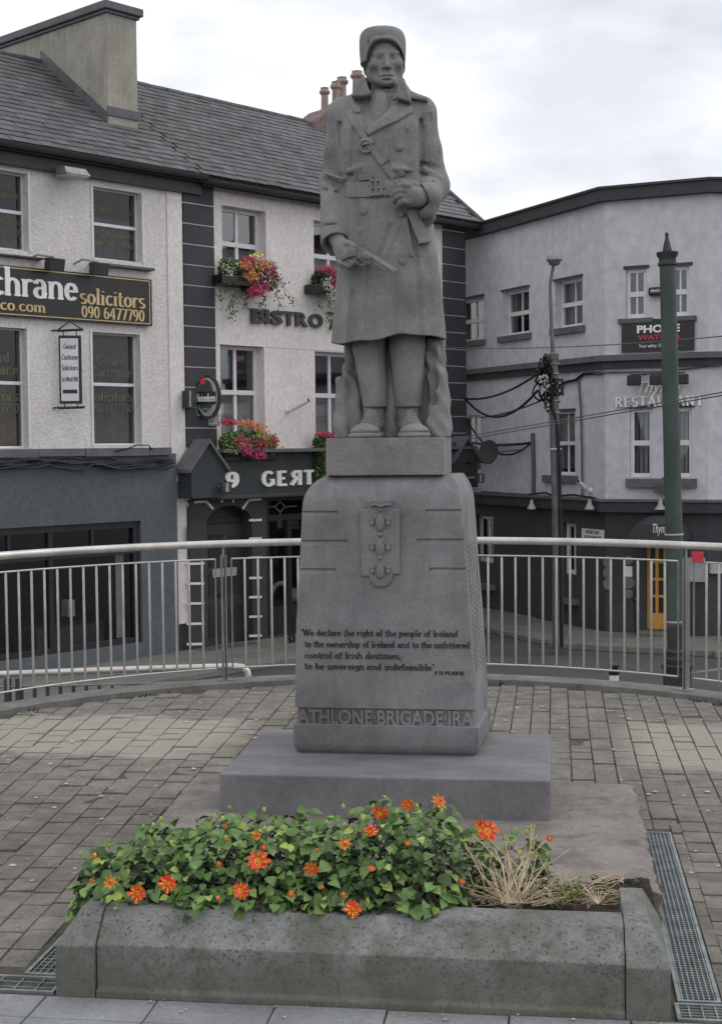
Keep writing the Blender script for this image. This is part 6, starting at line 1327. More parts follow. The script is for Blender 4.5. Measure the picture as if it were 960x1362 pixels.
spot(FA, 288, 648, 'small spotlight on a white arm near the number 9 on the pub fascia'); spot(FA, 626, 636, 'white faced floodlight on the right end console of the pub', o=.75)
for x in (707, 784): 
    s, z = FB.W(x, 672, .3); t = thing('downlight', 'small pale downlight under the dark cornice, %s' % ('left of the street lamp pole' if x == 707 else 'right of the street lamp pole'), 'lamp', FB.p(s, z, .3), 'downlights under the restaurant cornice'); part('shade', MB().lathe(FB.p(s, z-.08, .3), [(.10, 0), (.09, .04), (.05, .10), (.03, .2)], 12), M['lampglass'], t, smooth=50); part('stem', MB().tube([FB.p(s, z+.1, .3), FB.p(s, z+.14, .15)], .02, 6), M['charcoal'], t)
s, z = FC.W(878, 672, .3); t = thing('downlight', 'small pale downlight over the arched doorway canopy of the restaurant', 'lamp', FC.p(s, z, .3), 'downlights under the restaurant cornice'); part('shade', MB().lathe(FC.p(s, z-.08, .3), [(.12, 0), (.09, .04), (.05, .10), (.03, .2)], 12), M['lampglass'], t, smooth=50)
# phone watch banner
a, b, c, d = FC.W(827.5, 448)[0], FC.W(924, 448)[0], FC.W(875, 467)[1], FC.W(875, 424)[1]
t = thing('alarm_company_banner', 'black banner with white and red lettering under the upper restaurant windows', 'sign', FC.p((a+b)/2, c)); part('panel', MB().box(FC, a, b, c, d, .02, .06), M['signblack'], t)
def tb(fr, txt, x0, x1, yb, yt, m, par, o, bold=.0, depth=.01, nm_='lettering', shear=0):
    xm = (x0+x1)/2; part(nm_, text_mb(fr, fr.W(x0, yb, o)[0], fr.W(x1, yb, o)[0], fr.W(xm, yb, o)[1], fr.W(xm, yt, o)[1], txt, o, depth, bold=bold, shear=shear), M[m], par)
tb(FC, 'PHONE', 847, 904, 442, 431.5, 'letterwhite', t, .06, .035); tb(FC, 'WATCH))', 848, 903.5, 453, 444.5, 'signred', t, .06, .02); tb(FC, 'Your safety. Our priority.', 849.5, 902.5, 462.5, 457, 'letterwhite', t, .06)
a, b, c, d = FC.W(864, 388)[0], FC.W(887, 388)[0], FC.W(875, 393.5)[1], FC.W(875, 382)[1]
t = thing('alarm_box', 'small rounded black alarm box between the two upper restaurant windows', 'alarm', FC.p((a+b)/2, c)); part('box', MB().box(FC, a, b, c, d, 0, .14), M['signblack'], t, bevel=.03); tb(FC, 'PHONE', 865.5, 885, 388, 384.5, 'letterwhite', t, .142, .02, .006)
# restaurant sign
t = thing('restaurant_sign', 'white raised letters on the grey wall above the lower restaurant windows', 'sign', FC.p(*FC.W(878, 540)))
s0, s1 = FC.W(818, 535)[0], FC.W(937, 535)[0]; z0 = FC.W(878, 540)[1]; z1 = FC.W(878, 527)[1]; wsum = sum(G[c][0] for c in 'RESTAURANT'); x = s0
for c_ in 'RESTAURANT':
    w_ = G[c_][0]/wsum*(s1-s0); part('letter', serif_mb(FC, x+.01, x+w_-.01, z0, z1-z0, c_, .03, .10, .05, .04), M['letterwhite'], t); x += w_
part('script_lettering', text_mb(FC, FC.W(849, 520)[0], FC.W(905, 520)[0], FC.W(878, 527)[1], FC.W(878, 506)[1], 'Thyme', .02, .04, shear=.35, bold=.02), M['letterwhite'], t)
t = thing('sign_lamp_bar', 'three square black lamps on a bar above the restaurant sign', 'lamp', FC.p(*FC.W(872, 507))); zz = FC.W(872, 506.5, .3)[1]
for x in (843, 873, 906): s = FC.W(x, 506, .3)[0]; part('lamp', MB().box(FC, s-.13, s+.13, zz-.08, zz+.12, .22, .36), M['signblack'], t, bevel=.02)
part('bar', MB().tube([FC.p(FC.W(838, 500, .2)[0], zz+.14, .2), FC.p(FC.W(911, 500, .2)[0], zz+.15, .2)], .016, 6), M['charcoal'], t)
for x in (856, 893): s = FC.W(x, 506, .1)[0]; part('bracket', MB().tube([FC.p(s, zz+.14, .2), FC.p(s, zz+.14, .0)], .016, 6), M['charcoal'], t)
s, z = FC.W(880.5, 652, .2); t = thing('outdoor_loudspeaker', 'small dark lamp on the grey wall under the long sill', 'lamp', FC.p(s, z, .1)); part('box', MB().hexa([FC.p(s-.15, z-.05, .3), FC.p(s+.15, z-.05, .3), FC.p(s+.15, z-.05, .05), FC.p(s-.15, z-.05, .05), FC.p(s-.08, z+.12, .2), FC.p(s+.08, z+.12, .2), FC.p(s+.08, z+.12, .05), FC.p(s-.08, z+.12, .05)]), M['signblack'], t); part('bracket', MB().box(FC, s-.03, s+.03, z+.12, z+.25, .0, .1), M['signblack'], t)
# arched canopy over the orange door
s0, s1 = FC.W(843, 700)[0], FC.W(921, 700)[0]; cA_ = (s0+s1)/2; rr_ = (s1-s0)/2; zc = FC.W(880, 716)[1]; zt2 = FC.W(880, 683)[1]-zc; n = 20
t = thing('door_canopy', 'dark grey arched fabric canopy with white script over the orange door', 'canopy', FC.p(cA_, zc)); mb = MB(); vs = []
for o, k in ((.0, 1.0), (.45, .93), (.75, .72), (.8, .70)): 
    for i in range(n+1): th = math.pi*i/n; vs.append(FC.p(cA_-rr_*k**.3*math.cos(th), zc+zt2*k*math.sin(th), o))
for i in range(n+1): th = math.pi*i/n; vs.append(FC.p(cA_-rr_*.70**.3*math.cos(th), zc-.02, .801))
mb.add(vs, [(j*(n+1)+i, j*(n+1)+i+1, (j+1)*(n+1)+i+1, (j+1)*(n+1)+i) for j in range(4) for i in range(n)]); part('fabric', mb, M['pubgreen'], t, smooth=40)
part('script_lettering', text_mb(FC, FC.W(868, 704, .8)[0], FC.W(889, 704, .8)[0], FC.W(880, 713, .8)[1], FC.W(880, 697, .8)[1], 'Thyme', .803, .01, shear=.35), M['letterwhite'], t)
# small plaques and roundels on the dark wall
a, b, c, d = FB.W(775, 708)[0], FB.W(810, 708)[0]-.0, FB.W(792, 722)[1], FB.W(792, 704)[1]; b = min(b, -.02)
t = thing('street_name_plate', 'white street name plate on the dark wall just above the railing', 'sign', FB.p((a+b)/2, c)); part('plate', MB().box(FB, a, b, c, d, .01, .03), M['white'], t); part('lettering', text_mb(FB, a+.15, b-.15, c+.18, c+.27, 'SRÁID NA', .03, .006, bold=.01), M['charcoal'], t); part('lettering', text_mb(FB, a+.08, b-.08, c+.04, c+.14, 'ATHLONE ST', .03, .006, bold=.01), M['charcoal'], t)
t = thing('menu_roundels', 'column of three round pale plaques on the dark restaurant wall', 'plaque', FC.p(*FC.W(808, 780)))
for y in (747, 762, 777): part('roundel', disc(FC, FC.W(808.5, y), .10, .115, .0, .02, 20), M['blind'], t)
t = thing('award_plaques', 'round and square pale plaques beside the orange door', 'plaque', FC.p(*FC.W(836, 780)))
for y, r in ((745, .09), (775, .12), (790, .09)): part('roundel', disc(FC, FC.W(836, y), r, r, .0, .02, 20), M['blind'], t)
part('square_plaque', MB().box(FC, *W4(FC, 831, 753, 841, 767), .002, .03), M['white'], t)
t = thing('notice_board', 'pale notice board on the dark wall right of the green post', 'board', FD.p(0, 0)); a, b, c, d = FC.W(918, 760)[0], FC.W(938, 760)[0], FC.W(930, 774)[1], FC.W(930, 742)[1]; part('board', MB().box(FC, a, b, c, d, .01, .06), M['blindlight'], t, bevel=.01)
for x0, y0, x1, y1, lab in ((942, 750, 960, 762, 'small pale letter box at the right edge of the dark wall'),): 
    q = W4(FD, x0, y0, x1, y1); single('wall_letter_box', MB().box(FD, *q, .0, .12), M['blindlight'], lab, 'box', FD.p(q[0], q[2]))
# boot scrapers: short iron handrails by the door
t = thing('door_handrail', 'short black iron handrail at the left of the orange door step', 'handrail', FC.p(*FC.W(846, 840))); mb = MB(); q = lambda x, y: FC.p(*FC.W(x, y, .5), .5); mb.tube([q(845, 842), q(844, 800), q(844, 790), q(847, 782)], .025, 8); mb.blob(q(844, 798), (.05, .05, .05)); part('rail', mb, M['signblack'], t, smooth=50)
t = thing('door_handrail', 'short black iron handrail at the right of the orange door step', 'handrail', FC.p(*FC.W(915, 845))); part('rail', MB().tube([FC.p(*FC.W(915.5, 845, .5), .5), FC.p(*FC.W(914, 800, .5), .5)], .025, 8), M['signblack'], t, smooth=50)
# satellite dish and its mast
s, z = FB.W(652, 602, .6); t = thing('satellite_dish', 'dark round satellite dish on an arm fixed to the grey wall', 'dish', FB.p(s, z, .6)); ax = Vector((-.55, -.8, .12)); part('dish', MB().lathe(FB.p(s, z, .6), [(.02, .0), (.18, .03), (.27, .07), (.275, .075), (.18, .045), (.02, .015)], 24, axis=ax), M['charcoal'], t, smooth=60)
part('arm', MB().tube([FB.p(s, z, .6), FB.p(s+.45, z+.06, .05)], .025, 6), M['cablegrey'], t); part('receiver', MB().tube([FB.p(s, z-.2, .65), FB.p(s-.32, z-.22, .95)], .02, 6).blob(FB.p(s-.35, z-.2, .97), (.07, .07, .07)), M['cable'], t)
# pipes and cables on the grey wall
def wallcable(fr, pts, r, m, lab, cat='cable', grp='cables on the grey wall'):
    return single('wall_cable', MB().tube([fr.p(*fr.W(x, y, .05), .05) for x, y in pts], r, 6), M[m], lab, cat, fr.p(*fr.W(*pts[0])), grp, smooth=60)
wallcable(FB, ((769, 505), (772, 540), (773.5, 600), (774, 660)), .022, 'cablegrey', 'grey cable dropping down the wall right of the street lamp pole')
wallcable(FB, ((740, 515), (752, 508), (766, 505), (776, 497), (800, 496)), .03, 'cable', 'black cable running from the lamp pole onto the grey wall under the string course')
wallcable(FB, ((708, 576), (709, 620), (709, 657)), .05, 'cablegrey', 'grey conduit rising from the dark cornice left of the street lamp pole')
wallcable(FB, ((640, 654), (700, 658), (725, 655), (736, 660), (760, 658), (790, 662)), .02, 'cable', 'thin cable lying along the top of the dark cornice')
wallcable(FC, ((790, 497), (812, 495), (880, 494), (940, 487), (958, 487)), .015, 'cablegrey', 'thin grey cable under the string course above the restaurant sign')
cctv(FB, 783, 645, 'small white camera on the grey wall right of the lower side window')
# ================================================================== POLES AND WIRES
lp = thing('street_lamp', 'tall grey galvanised lamp pole with a slim top and round lamp head', 'street lamp', onz(742, 862, STREET+.12))
YL = float(onz(742, 862, STREET+.12)[1]); q = lambda x, y: ony(x, y, YL)
part('pole', MB().tube([q(742, 862), q(741, 700), q(738, 590), q(735.5, 473)], [.105, .095, .09, .082], 16), M['pole'], lp, smooth=60)
part('pole_top', MB().tube([q(735.3, 474), q(732, 400), q(731.5, 380), q(733, 368), q(736, 352)], [.04, .034, .03, .03, .03], 10), M['pole'], lp, smooth=60)
part('pole_cap', MB().lathe(q(735.5, 478), [(.10, 0), (.10, .10), (.05, .13)], 14), M['pole'], lp)
hd = MB().lathe(q(737, 353), [(.05, 0), (.09, .015), (.125, .08), (.15, .10), (.15, .115)], 18); part('lamp_bowl', hd, M['steel_dull'], lp, smooth=50); part('lamp_cover', MB().lathe(q(737, 353)+np.array([0, 0, .115]), [(.14, 0), (.14, .05), (.13, .075), (.05, .085)], 18), M['lampglass'], lp, smooth=50)
for y in (485, 498, 514, 534, 550): part('band', MB().lathe(q(736.5+(y-480)*.015, y), [(.10, 0), (.11, .005), (.11, .03), (.10, .035)], 14), M['steel_dull'], lp)
part('clamp', MB().tube([q(728, 535), q(745, 534)], .02, 6), M['steel_dull'], lp); part('band', MB().lathe(q(739, 598), [(.10, 0), (.112, .005), (.112, .02), (.10, .025)], 14), M['white'], lp)
part('cable', MB().tube([q(731, 500)+np.array([0, -.12, 0]), q(734, 540)+np.array([0, -.13, 0]), q(741, 565)+np.array([0, -.13, 0]), q(744, 620)+np.array([0, -.12, 0]), q(747, 860)+np.array([0, -.1, 0])], .032, 8), M['cable'], lp, smooth=60)
cbx = MB()
for i in range(16):
    a0, a1 = random.uniform(712, 724), random.uniform(488, 528); rx_, rz_ = random.uniform(3, 11), random.uniform(6, 20); ph = random.random()*6; pts = [q(a0+6+rx_*math.cos(u+ph)*(.6+.4*math.sin(u*2)), a1+rz_*math.sin(u+ph))+np.array([0, -.1-.15*math.sin(u*3+i), 0]) for u in np.linspace(0, random.uniform(4, 7), 14)]; cbx.tube(pts, random.choice((.012, .018, .024)), 5)
for i in range(7):
    pts = [q(742+7*math.cos(u), 515+11*math.sin(u+i))+np.array([0, -.12, 0]) for u in np.linspace(0, 4, 9)]; cbx.tube(pts, .015, 5)
part('cable_coils', cbx, M['cable'], lp, kind='stuff', smooth=60)
ins_ = MB()
for i in range(14): ins_.blob(q(random.uniform(716, 730), random.uniform(500, 520))+np.array([0, -.22, 0]), (.03, .03, .035))
part('insulators', ins_, M['lampglass'], lp, kind='stuff')
def wire(pts, r, m, lab):
    return single('overhead_wire', MB().tube(pts, r, 5), M[m], lab, 'wire', pts[0], 'overhead wires around the lamp pole', smooth=60)
def sagw(A, Bq, sag, n=14): A, Bq = np.array(A), np.array(Bq); return [A+(Bq-A)*t-np.array([0, 0, sag*4*t*(1-t)]) for t in np.linspace(0, 1, n)]
C1 = FA.p(*FA.W(616, 530)[:2], .05)
wire(sagw(C1, q(712, 499), .15), .024, 'cable', 'thick black wire from the pub corner up to the top of the lamp pole coils'); wire(sagw(C1, q(714, 520), .45), .026, 'cable', 'thick black wire sagging from the pub corner to the lamp pole')
wire(sagw(FB.p(*FB.W(640, 555)), q(726, 530), .06), .016, 'cable', 'thin black wire from the grey wall rising to the lamp pole'); wire(sagw(FA.p(*FA.W(617, 556), .05), FB.p(*FB.W(705, 590, .1), .1), .5), .022, 'cable', 'black wire from the pub corner down to the grey conduit')
wire(sagw(FB.p(*FB.W(622, 588, .1), .1), FB.p(*FB.W(706, 589, .1), .1), .05), .03, 'cable', 'black wire running level past the satellite dish to the grey conduit')
for k, (x0, y0, x1, y1) in enumerate(((600, 588, 970, 524), (600, 584, 970, 520))): wire(sagw(ony(x0, y0, 20), ony(x1, y1, 14), .0), .007, 'cablegrey', 'upper of two thin grey wires crossing in front of the restaurant' if k else 'lower of two thin grey wires crossing in front of the restaurant')
wire(sagw(ony(600, 462, 24), ony(970, 446, 16), .06), .007, 'cablegrey', 'thin grey wire crossing in front of the black banner')
# green post
YG = 16.0; bz = STREET; gp = thing('green_post', 'tall round green painted post with moulded top, spike finial and cast iron base', 'post', (ony(903, 880, YG)[0], YG, STREET))
top = ony(887.5, 350, YG); bot = ony(899, 835, YG); dv = (bot-top); ax = top-bot; bot2 = bot+dv*((STREET-bot[2])/dv[2])
Lg = float(np.linalg.norm(top-bot)); part('shaft', MB().lathe(bot, [(.098, 0), (.094, Lg*.3), (.086, Lg)], 24, axis=ax), M['postgreen'], gp, smooth=60)
part('capital', MB().lathe(top, [(.088, -.03), (.106, -.02), (.106, .0), (.092, .02), (.092, .05), (.115, .09), (.118, .12), (.05, .13)], 24, axis=ax), M['iron'], gp, smooth=35)
part('finial', MB().lathe(top+ax/Lg*.125, [(.052, 0), (.05, .02), (.016, .165), (.022, .18), (.018, .205), (.004, .215)], 4, axis=ax), M['iron'], gp)
for y, n_ in ((711, 0), (828, 1)): c = top+dv*((y-350)/485); part('tape', MB().lathe(c, [(.101, 0), (.104, .01), (.101, .022)], 16, axis=ax), M['lampglass'], gp)
part('sleeve', MB().lathe(bot2, [(.125, 0), (.125, .6), (.105, .65), (.10, float(bot[2]-STREET)+.02)], 20, axis=ax), M['iron'], gp, smooth=40)
cz = ony(904, 888, YG)[2]; cc = bot+dv*((bot[2]-cz)/-dv[2] if dv[2] else 0)
part('base_collar', MB().lathe(cc, [(.13, -.06), (.15, -.05), (.17, .0), (.175, .03), (.14, .05), (.15, .08), (.15, .11), (.12, .13), (.12, .16), (.13, .17), (.13, .19), (.10, .21)], 24, axis=ax), M['iron'], gp, smooth=35)
part('base_drum', MB().lathe(cc, [(.155, -1.4), (.155, -.05), (.13, -.04)], 20, axis=ax), M['iron'], gp, smooth=40)
# bollard beyond the kerb
bq = ony(816.5, 912, 17.0); bl_ = thing('bollard', 'short white and black bollard standing beyond the kerb behind the railing', 'bollard', (bq[0], 17.0, STREET))
part('post', MB().lathe((bq[0], 17, STREET), [(.055, 0), (.055, bq[2]-STREET+.13), (.045, bq[2]-STREET+.14)], 16), M['white'], bl_, smooth=40); part('cap', MB().lathe((bq[0], 17, bq[2]+.16), [(.062, -.03), (.062, .01), (.045, .02), (.045, .05), (.06, .06), (.06, .09), (.02, .11)], 16), M['signblack'], bl_, smooth=40); part('flange', MB().lathe((bq[0], 17, bq[2]-.02), [(.10, 0), (.10, .02), (.06, .03)], 16), M['iron'], bl_)
# ================================================================== PLANTS
def leafmesh(name, m, L=.045, W=.034, fold=.35, tip=1.0):
    """pointed oval leaf with a folded midrib and a curled tip, lying along +x"""
    mb = MB(); xs = (0, .12, .38, .68, 1.0); ws = (.0, .62, 1.0, .72, .0); vs = []; zc = (0, .02, .05, .03, -.10)
    for x, w, z in zip(xs, ws, zc): vs += [(x*L, -w*W/2, (z+fold*w*.25)*L), (x*L, 0, z*L), (x*L, w*W/2, (z+fold*w*.25)*L)]
    fs = []
    for i in range(4):
        for j in (0, 1): fs.append((i*3+j, (i+1)*3+j, (i+1)*3+j+1, i*3+j+1))
    me = mb.add(vs, fs).mesh(name, smooth=180); me.materials.append(m); return me
LM = [leafmesh('leaf', M['leaf'], .050, .037), leafmesh('leaf', M['leaf'], .040, .034, .5), leafmesh('leaf', M['leaf_light'], .036, .028, .3), leafmesh('leaf', M['leaf_dark'], .044, .032, .6), leafmesh('leaf', M['leaf'], .058, .044, .2)]
def rotfrom(xa, za):
    x = Vector(xa).normalized(); z = Vector(za); z = (z-x*z.dot(x)); z = z.normalized() if z.length > 1e-5 else x.orthogonal().normalized(); y = z.cross(x); return x, y, z
def flowermesh(name, mp_, mc, rad, cup, n1, n2):
    """dahlia head facing +z: two rings of narrow pointed petals and a button centre"""
    mb = MB()
    for ring, (n, r, c) in enumerate(((n1, rad, cup), (n2, rad*.72, cup+.45))):
        for k in range(n):
            a = 2*math.pi*(k+.5*ring)/n+random.gauss(0, .07); rr_ = r*random.uniform(.88, 1.08); w = rad*.20; cc = c+random.gauss(0, .12)
            dx, dy = math.cos(a), math.sin(a); px_, py_ = -dy, dx; b = len(mb.v)
            def P(t, s, lift=0): return (dx*rr_*t*math.cos(cc*t)+px_*w*s, dy*rr_*t*math.cos(cc*t)+py_*w*s, rr_*t*math.sin(cc*t)+lift+ring*.002)
            mb.add([P(.08, -.3), P(.08, .3), P(.5, -1, .003), P(.5, 0), P(.5, 1, .003), P(.82, -.8, .002), P(.82, 0), P(.82, .8, .002), P(1, 0, -.002)], [(0, 3, 2), (0, 1, 3), (1, 4, 3), (2, 3, 6, 5), (3, 4, 7, 6), (5, 6, 8), (6, 7, 8)])
    me = mb.mesh(name, smooth=60); me.materials.append(mp_); return me
def centremesh(rad, m):
    mb = MB()
    for k in range(9):
        a = k*2.4; r = rad*.06*math.sqrt(k)*1.6; mb.blob((r*math.cos(a), r*math.sin(a), .006), (rad*.09, rad*.09, rad*.14), 5, 3)
    for k in range(8):
        a = 2*math.pi*k/8; w = rad*.13; mb.add([(math.cos(a)*rad*.2-math.sin(a)*w, math.sin(a)*rad*.2+math.cos(a)*w, .006), (math.cos(a)*rad*.2+math.sin(a)*w, math.sin(a)*rad*.2-math.cos(a)*w, .006), (math.cos(a)*rad*.80, math.sin(a)*rad*.80, rad*.30)], [(0, 1, 2)])
    me = mb.mesh('centre'); me.materials.append(m); return me
FM = [flowermesh('flower', M['pet_red'], 0, .040, .15, 10, 8), flowermesh('flower', M['pet_red'], 0, .033, .6, 9, 7), flowermesh('flower', M['pet_orange'], 0, .030, .9, 8, 6), flowermesh('flower', M['pet_orange'], 0, .020, 1.25, 7, 5)]
CM = [centremesh(.040, M['pet_yellow']), centremesh(.034, M['pet_yellow'])]
BUD = MB().blob((0, 0, .006), (.007, .007, .010), 6, 4).mesh('bud'); BUD.materials.append(M['leaf_light'])
plants = [  # centre px, top py, half width (m), half depth, count, label
    (152, 1128, .085, .18, 190, 'dahlia plant at the far left end of the planter, spilling over the left corner'),
    (212, 1094, .115, .27, 290, 'dahlia plant second from the left, bright green with a red bloom low in front'),
    (292, 1078, .12, .30, 299, 'dahlia plant with brown withered tops and a big yellow centred bloom in front'),
    (368, 1080, .115, .30, 299, 'dahlia plant with pale green leaves below the left part of the base slab'),
    (432, 1092, .10, .29, 270, 'dahlia plant with small orange buds just left of the tallest clump'),
    (500, 1070, .11, .31, 299, 'dahlia plant with the tallest red blooms, hanging lowest over the front kerb'),
    (568, 1070, .11, .26, 280, 'dahlia plant of large dark green leaves right of the tallest blooms'),
    (636, 1100, .08, .12, 85, 'dahlia plant with a large double orange red bloom beside the dry stems'),
    (696, 1102, .075, .09, 75, 'rightmost dahlia plant, small, with one red bud at its right')]
flowers = [(506, 1081, 0, 0), (543, 1070, 1, 0), (581, 1068, 2, 1), (642, 1098, 1, 0), (649, 1106, 0, 0), (493, 1108, 1, 1), (460, 1123, 2, 1), (730, 1118, 3, 0), (415, 1153, 1, 1), (344, 1147, 0, 0), (321, 1185, 0, 0), (222, 1177, 1, 1), (181, 1189, 1, 0), (148, 1175, 2, 1), (120, 1172, 3, 0), (127, 1137, 3, 0), (288, 1195, 3, 0), (429, 1181, 3, 1), (468, 1211, 1, 0), (387, 1190, 3, 0), (497, 1158, 3, 0), (615, 1175, 3, 0), (338, 1112, 2, 0), (300, 1100, 3, 0), (303, 1118, 3, 0), (421, 1132, 3, 0), (290, 1150, 3, 0), (352, 1130, 3, 0), (455, 1190, 3, 0), (545, 1125, 3, 0)]
camP = Vector((0, 0, H)); pts_all = []
for (px, ptop, hw, hd_, cnt, lab) in plants:
    Yc = 4.78 if px < 600 else 4.98; base_ = ony(px, 1180, Yc); zt_ = float(ony(px, ptop, Yc+.06)[2]); z0 = .14; hgt = zt_-z0; X0 = float(base_[0])
    t = thing('dahlia_plant', lab, 'plant', (X0, Yc, z0), 'dahlia plants in the stone planter'); pts_all.append((t, X0, Yc, hw, hd_, hgt, px))
    st = MB()
    for k in range(8):
        a = random.random()*6.28; r = random.uniform(.2, .8); e_ = (X0+hw*r*math.cos(a), Yc+hd_*r*math.sin(a)*.7, z0+hgt*random.uniform(.5, .7)); st.tube([(X0+random.gauss(0, .03), Yc+random.gauss(0, .03), z0-.02), (X0+hw*r*.5*math.cos(a), Yc+hd_*r*.4*math.sin(a), z0+hgt*.4), e_], [.004, .003, .002], 5)
    part('stems', st, M['stem'], t, kind='stuff')
    lump = [random.uniform(0, 6.28) for _ in range(3)]
    for k in range(cnt):
        az = random.random()*2*math.pi; r = math.sqrt(random.random())*1.08; dx, dy = math.cos(az), math.sin(az)
        bump = 1+.10*math.sin(3*az+lump[0])+.07*math.sin(5*az+lump[1]); dome = max(0, 1-(min(r/bump, 1))**3.2)*(.93+.09*math.sin(7*r+lump[2]))
        fz = 1-abs(random.gauss(0, .10)) if k % 3 else random.uniform(.25, .9)
        p = Vector((X0+dx*hw*1.25*r*bump, Yc+dy*hd_*1.15*r*bump, z0+.02+hgt*dome*fz))
        if p.y < 4.58: p.z = max(p.z, .262+random.random()*.03)
        if p.y < 4.44: p.y = max(p.y, 4.36); p.z = .262-(4.44-p.y)*.7+random.uniform(0, .035)
        outw = Vector((dx*r*.8, dy*r*.8-.35, .45+(1-r)*.6)); d = Vector((dx+random.gauss(0, .55), dy-.4+random.gauss(0, .5), random.gauss(-.25, .3)))
        nz = outw+Vector((random.gauss(0, .38), random.gauss(-.1, .38), random.gauss(.2, .3))); x, y, z = rotfrom(d, nz)
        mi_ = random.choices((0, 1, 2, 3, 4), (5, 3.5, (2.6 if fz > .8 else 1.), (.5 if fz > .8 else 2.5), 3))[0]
        if px == 572: mi_ = random.choices((0, 4, 1, 3), (4, 4, 2, 1))[0]
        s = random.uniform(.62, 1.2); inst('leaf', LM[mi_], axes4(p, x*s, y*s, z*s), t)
    for mm, nn, f0, f1 in (('leaf_dark', 420 if px < 600 else 90, .1, .80), ('leaf', 330 if px < 600 else 60, .45, .93)):  # darker leaf colour set deepest, painting the shade inside the clump
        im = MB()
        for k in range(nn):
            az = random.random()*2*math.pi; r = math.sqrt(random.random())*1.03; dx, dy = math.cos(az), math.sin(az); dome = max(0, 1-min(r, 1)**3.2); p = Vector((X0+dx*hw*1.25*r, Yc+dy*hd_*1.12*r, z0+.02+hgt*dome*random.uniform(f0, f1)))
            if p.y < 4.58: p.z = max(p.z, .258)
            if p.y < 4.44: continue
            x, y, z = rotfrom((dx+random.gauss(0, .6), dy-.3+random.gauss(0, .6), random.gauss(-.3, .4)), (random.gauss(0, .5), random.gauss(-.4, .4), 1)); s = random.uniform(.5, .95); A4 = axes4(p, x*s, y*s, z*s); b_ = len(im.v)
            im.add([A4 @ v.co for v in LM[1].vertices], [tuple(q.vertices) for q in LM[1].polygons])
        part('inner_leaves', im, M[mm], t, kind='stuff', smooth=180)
    # withered brown tufts
    if px in (300, 210, 640):
        wm = MB()
        for k in range(40 if px == 300 else 12):
            p = Vector((X0+random.gauss(0, .05)+(-.03 if px != 640 else .0), Yc+random.gauss(.02, .05), z0+hgt*random.uniform(.85, 1.06))); a = random.random()*6.28; r = random.uniform(.006, .016)
            wm.add([p+Vector((r*math.cos(a+j*2.1), r*math.sin(a+j*2.1)*.7, random.gauss(0, r))) for j in range(3)], [(0, 1, 2)])
        part('withered_leaves', wm, M['leaf_dark'], t, kind='stuff')
    for k in range(7):
        p = Vector((X0+random.gauss(0, hw*.6), Yc+random.uniform(-.2, .05), z0+hgt*random.uniform(.85, 1.08))); inst('bud', BUD, Matrix.Translation(p), t)
for (fx, fy, kind_, up_) in flowers:
    t, X0, Yc, hw, hd_, hgt, px = min(pts_all, key=lambda q: abs(q[6]-fx)); Yf = float(np.interp(fy, [1070, 1120, 1160, 1211], [4.74, 4.60, 4.46, 4.33])); p = Vector(ony(fx, fy, Yf)); n = (camP-p).normalized()
    n = (n+Vector((random.gauss(0, .5), random.gauss(0, .2), random.gauss(.4 if up_ else .1, .4)))).normalized(); x, y, z = rotfrom(n.orthogonal(), n); s = random.uniform(.75, 1.2)
    f_ = inst('flower', FM[kind_], axes4(p, x*s, y*s, z*s), t); OFF[f_.name] = OFF[t.name]
    if kind_ < 3:
        c = bpy.data.objects.new('centre', CM[0 if kind_ == 0 else 1]); COL.objects.link(c); c.parent = f_
# dry stems and the little green weed at the right of the bed
dry = thing('withered_stems', 'tangle of pale dry stems at the right side of the planter bed', 'dead plant', (-.25, 4.8, .15))
mb = MB()
def drystem(x0, y0, pts, r=.0035): mb.tube([ony(x, y, Y) for x, y, Y in pts], [r*1.2]+[r]*(len(pts)-2)+[r*.6], 5)
for k in range(46):
    bx = random.gauss(682, 10); th = random.gauss(0, .75); ln = random.uniform(40, 105); x1, y1 = bx+math.sin(th)*ln, 1196-abs(math.cos(th))*ln; mx_, my_ = (bx+x1)/2+random.gauss(0, 16), (1198+y1)/2+random.gauss(0, 6)
    drystem(0, 0, [(bx, 1202, 4.64), (mx_, my_, 4.70), (x1, y1, 4.76), (x1+random.gauss(0, 12), y1+abs(random.gauss(0, 14)), 4.79), (x1+random.gauss(0, 18), y1+abs(random.gauss(0, 26)), 4.79)], random.uniform(.0011, .0022))
for k in range(170):
    x0 = random.uniform(612, 826); y0 = random.uniform(1166, 1207); a = random.gauss(0, .5); ln = random.uniform(18, 60); Y0 = 4.70+(1207-y0)*.009
    pts = [(x0+ln*t*math.cos(a), y0+ln*t*math.sin(a)*.5-abs(random.gauss(3, 3))*math.sin(t*3.1), Y0+.02*t) for t in (0, .33, .66, 1)]; pts = [(min(x, 829), y, Y) for x, y, Y in pts]; drystem(0, 0, pts, random.uniform(.001, .002))
for k in range(13):
    a = random.uniform(-1.3, 1.3); r = random.uniform(20, 45); drystem(0, 0, [(795, 1203, 4.72), (795+math.sin(a)*r*.5+random.gauss(0, 7), 1203-r*.45+random.gauss(0, 5), 4.75), (795+math.sin(a)*r, 1203-math.cos(a)*r*.75, 4.78)], .0016)
part('stems', mb, M['straw'], dry, kind='stuff', smooth=60)
mb = MB()
for k in range(120):
    p = Vector(ony(random.uniform(625, 825), random.uniform(1180, 1205), 4.76)); a = random.random()*6.28; r = random.uniform(.006, .018)
    mb.add([p+Vector((r*math.cos(a+j*2.1), r*math.sin(a+j*2.1)*.7, random.gauss(0, r*.5))) for j in range(3)], [(0, 1, 2)])
part('leaf_litter', mb, M['straw'], dry, kind='stuff')
wd2 = thing('green_weed', 'small bright feathery weed among the dry stems at the right end of the bed', 'weed', ony(760, 1200, 4.78)); mb = MB()
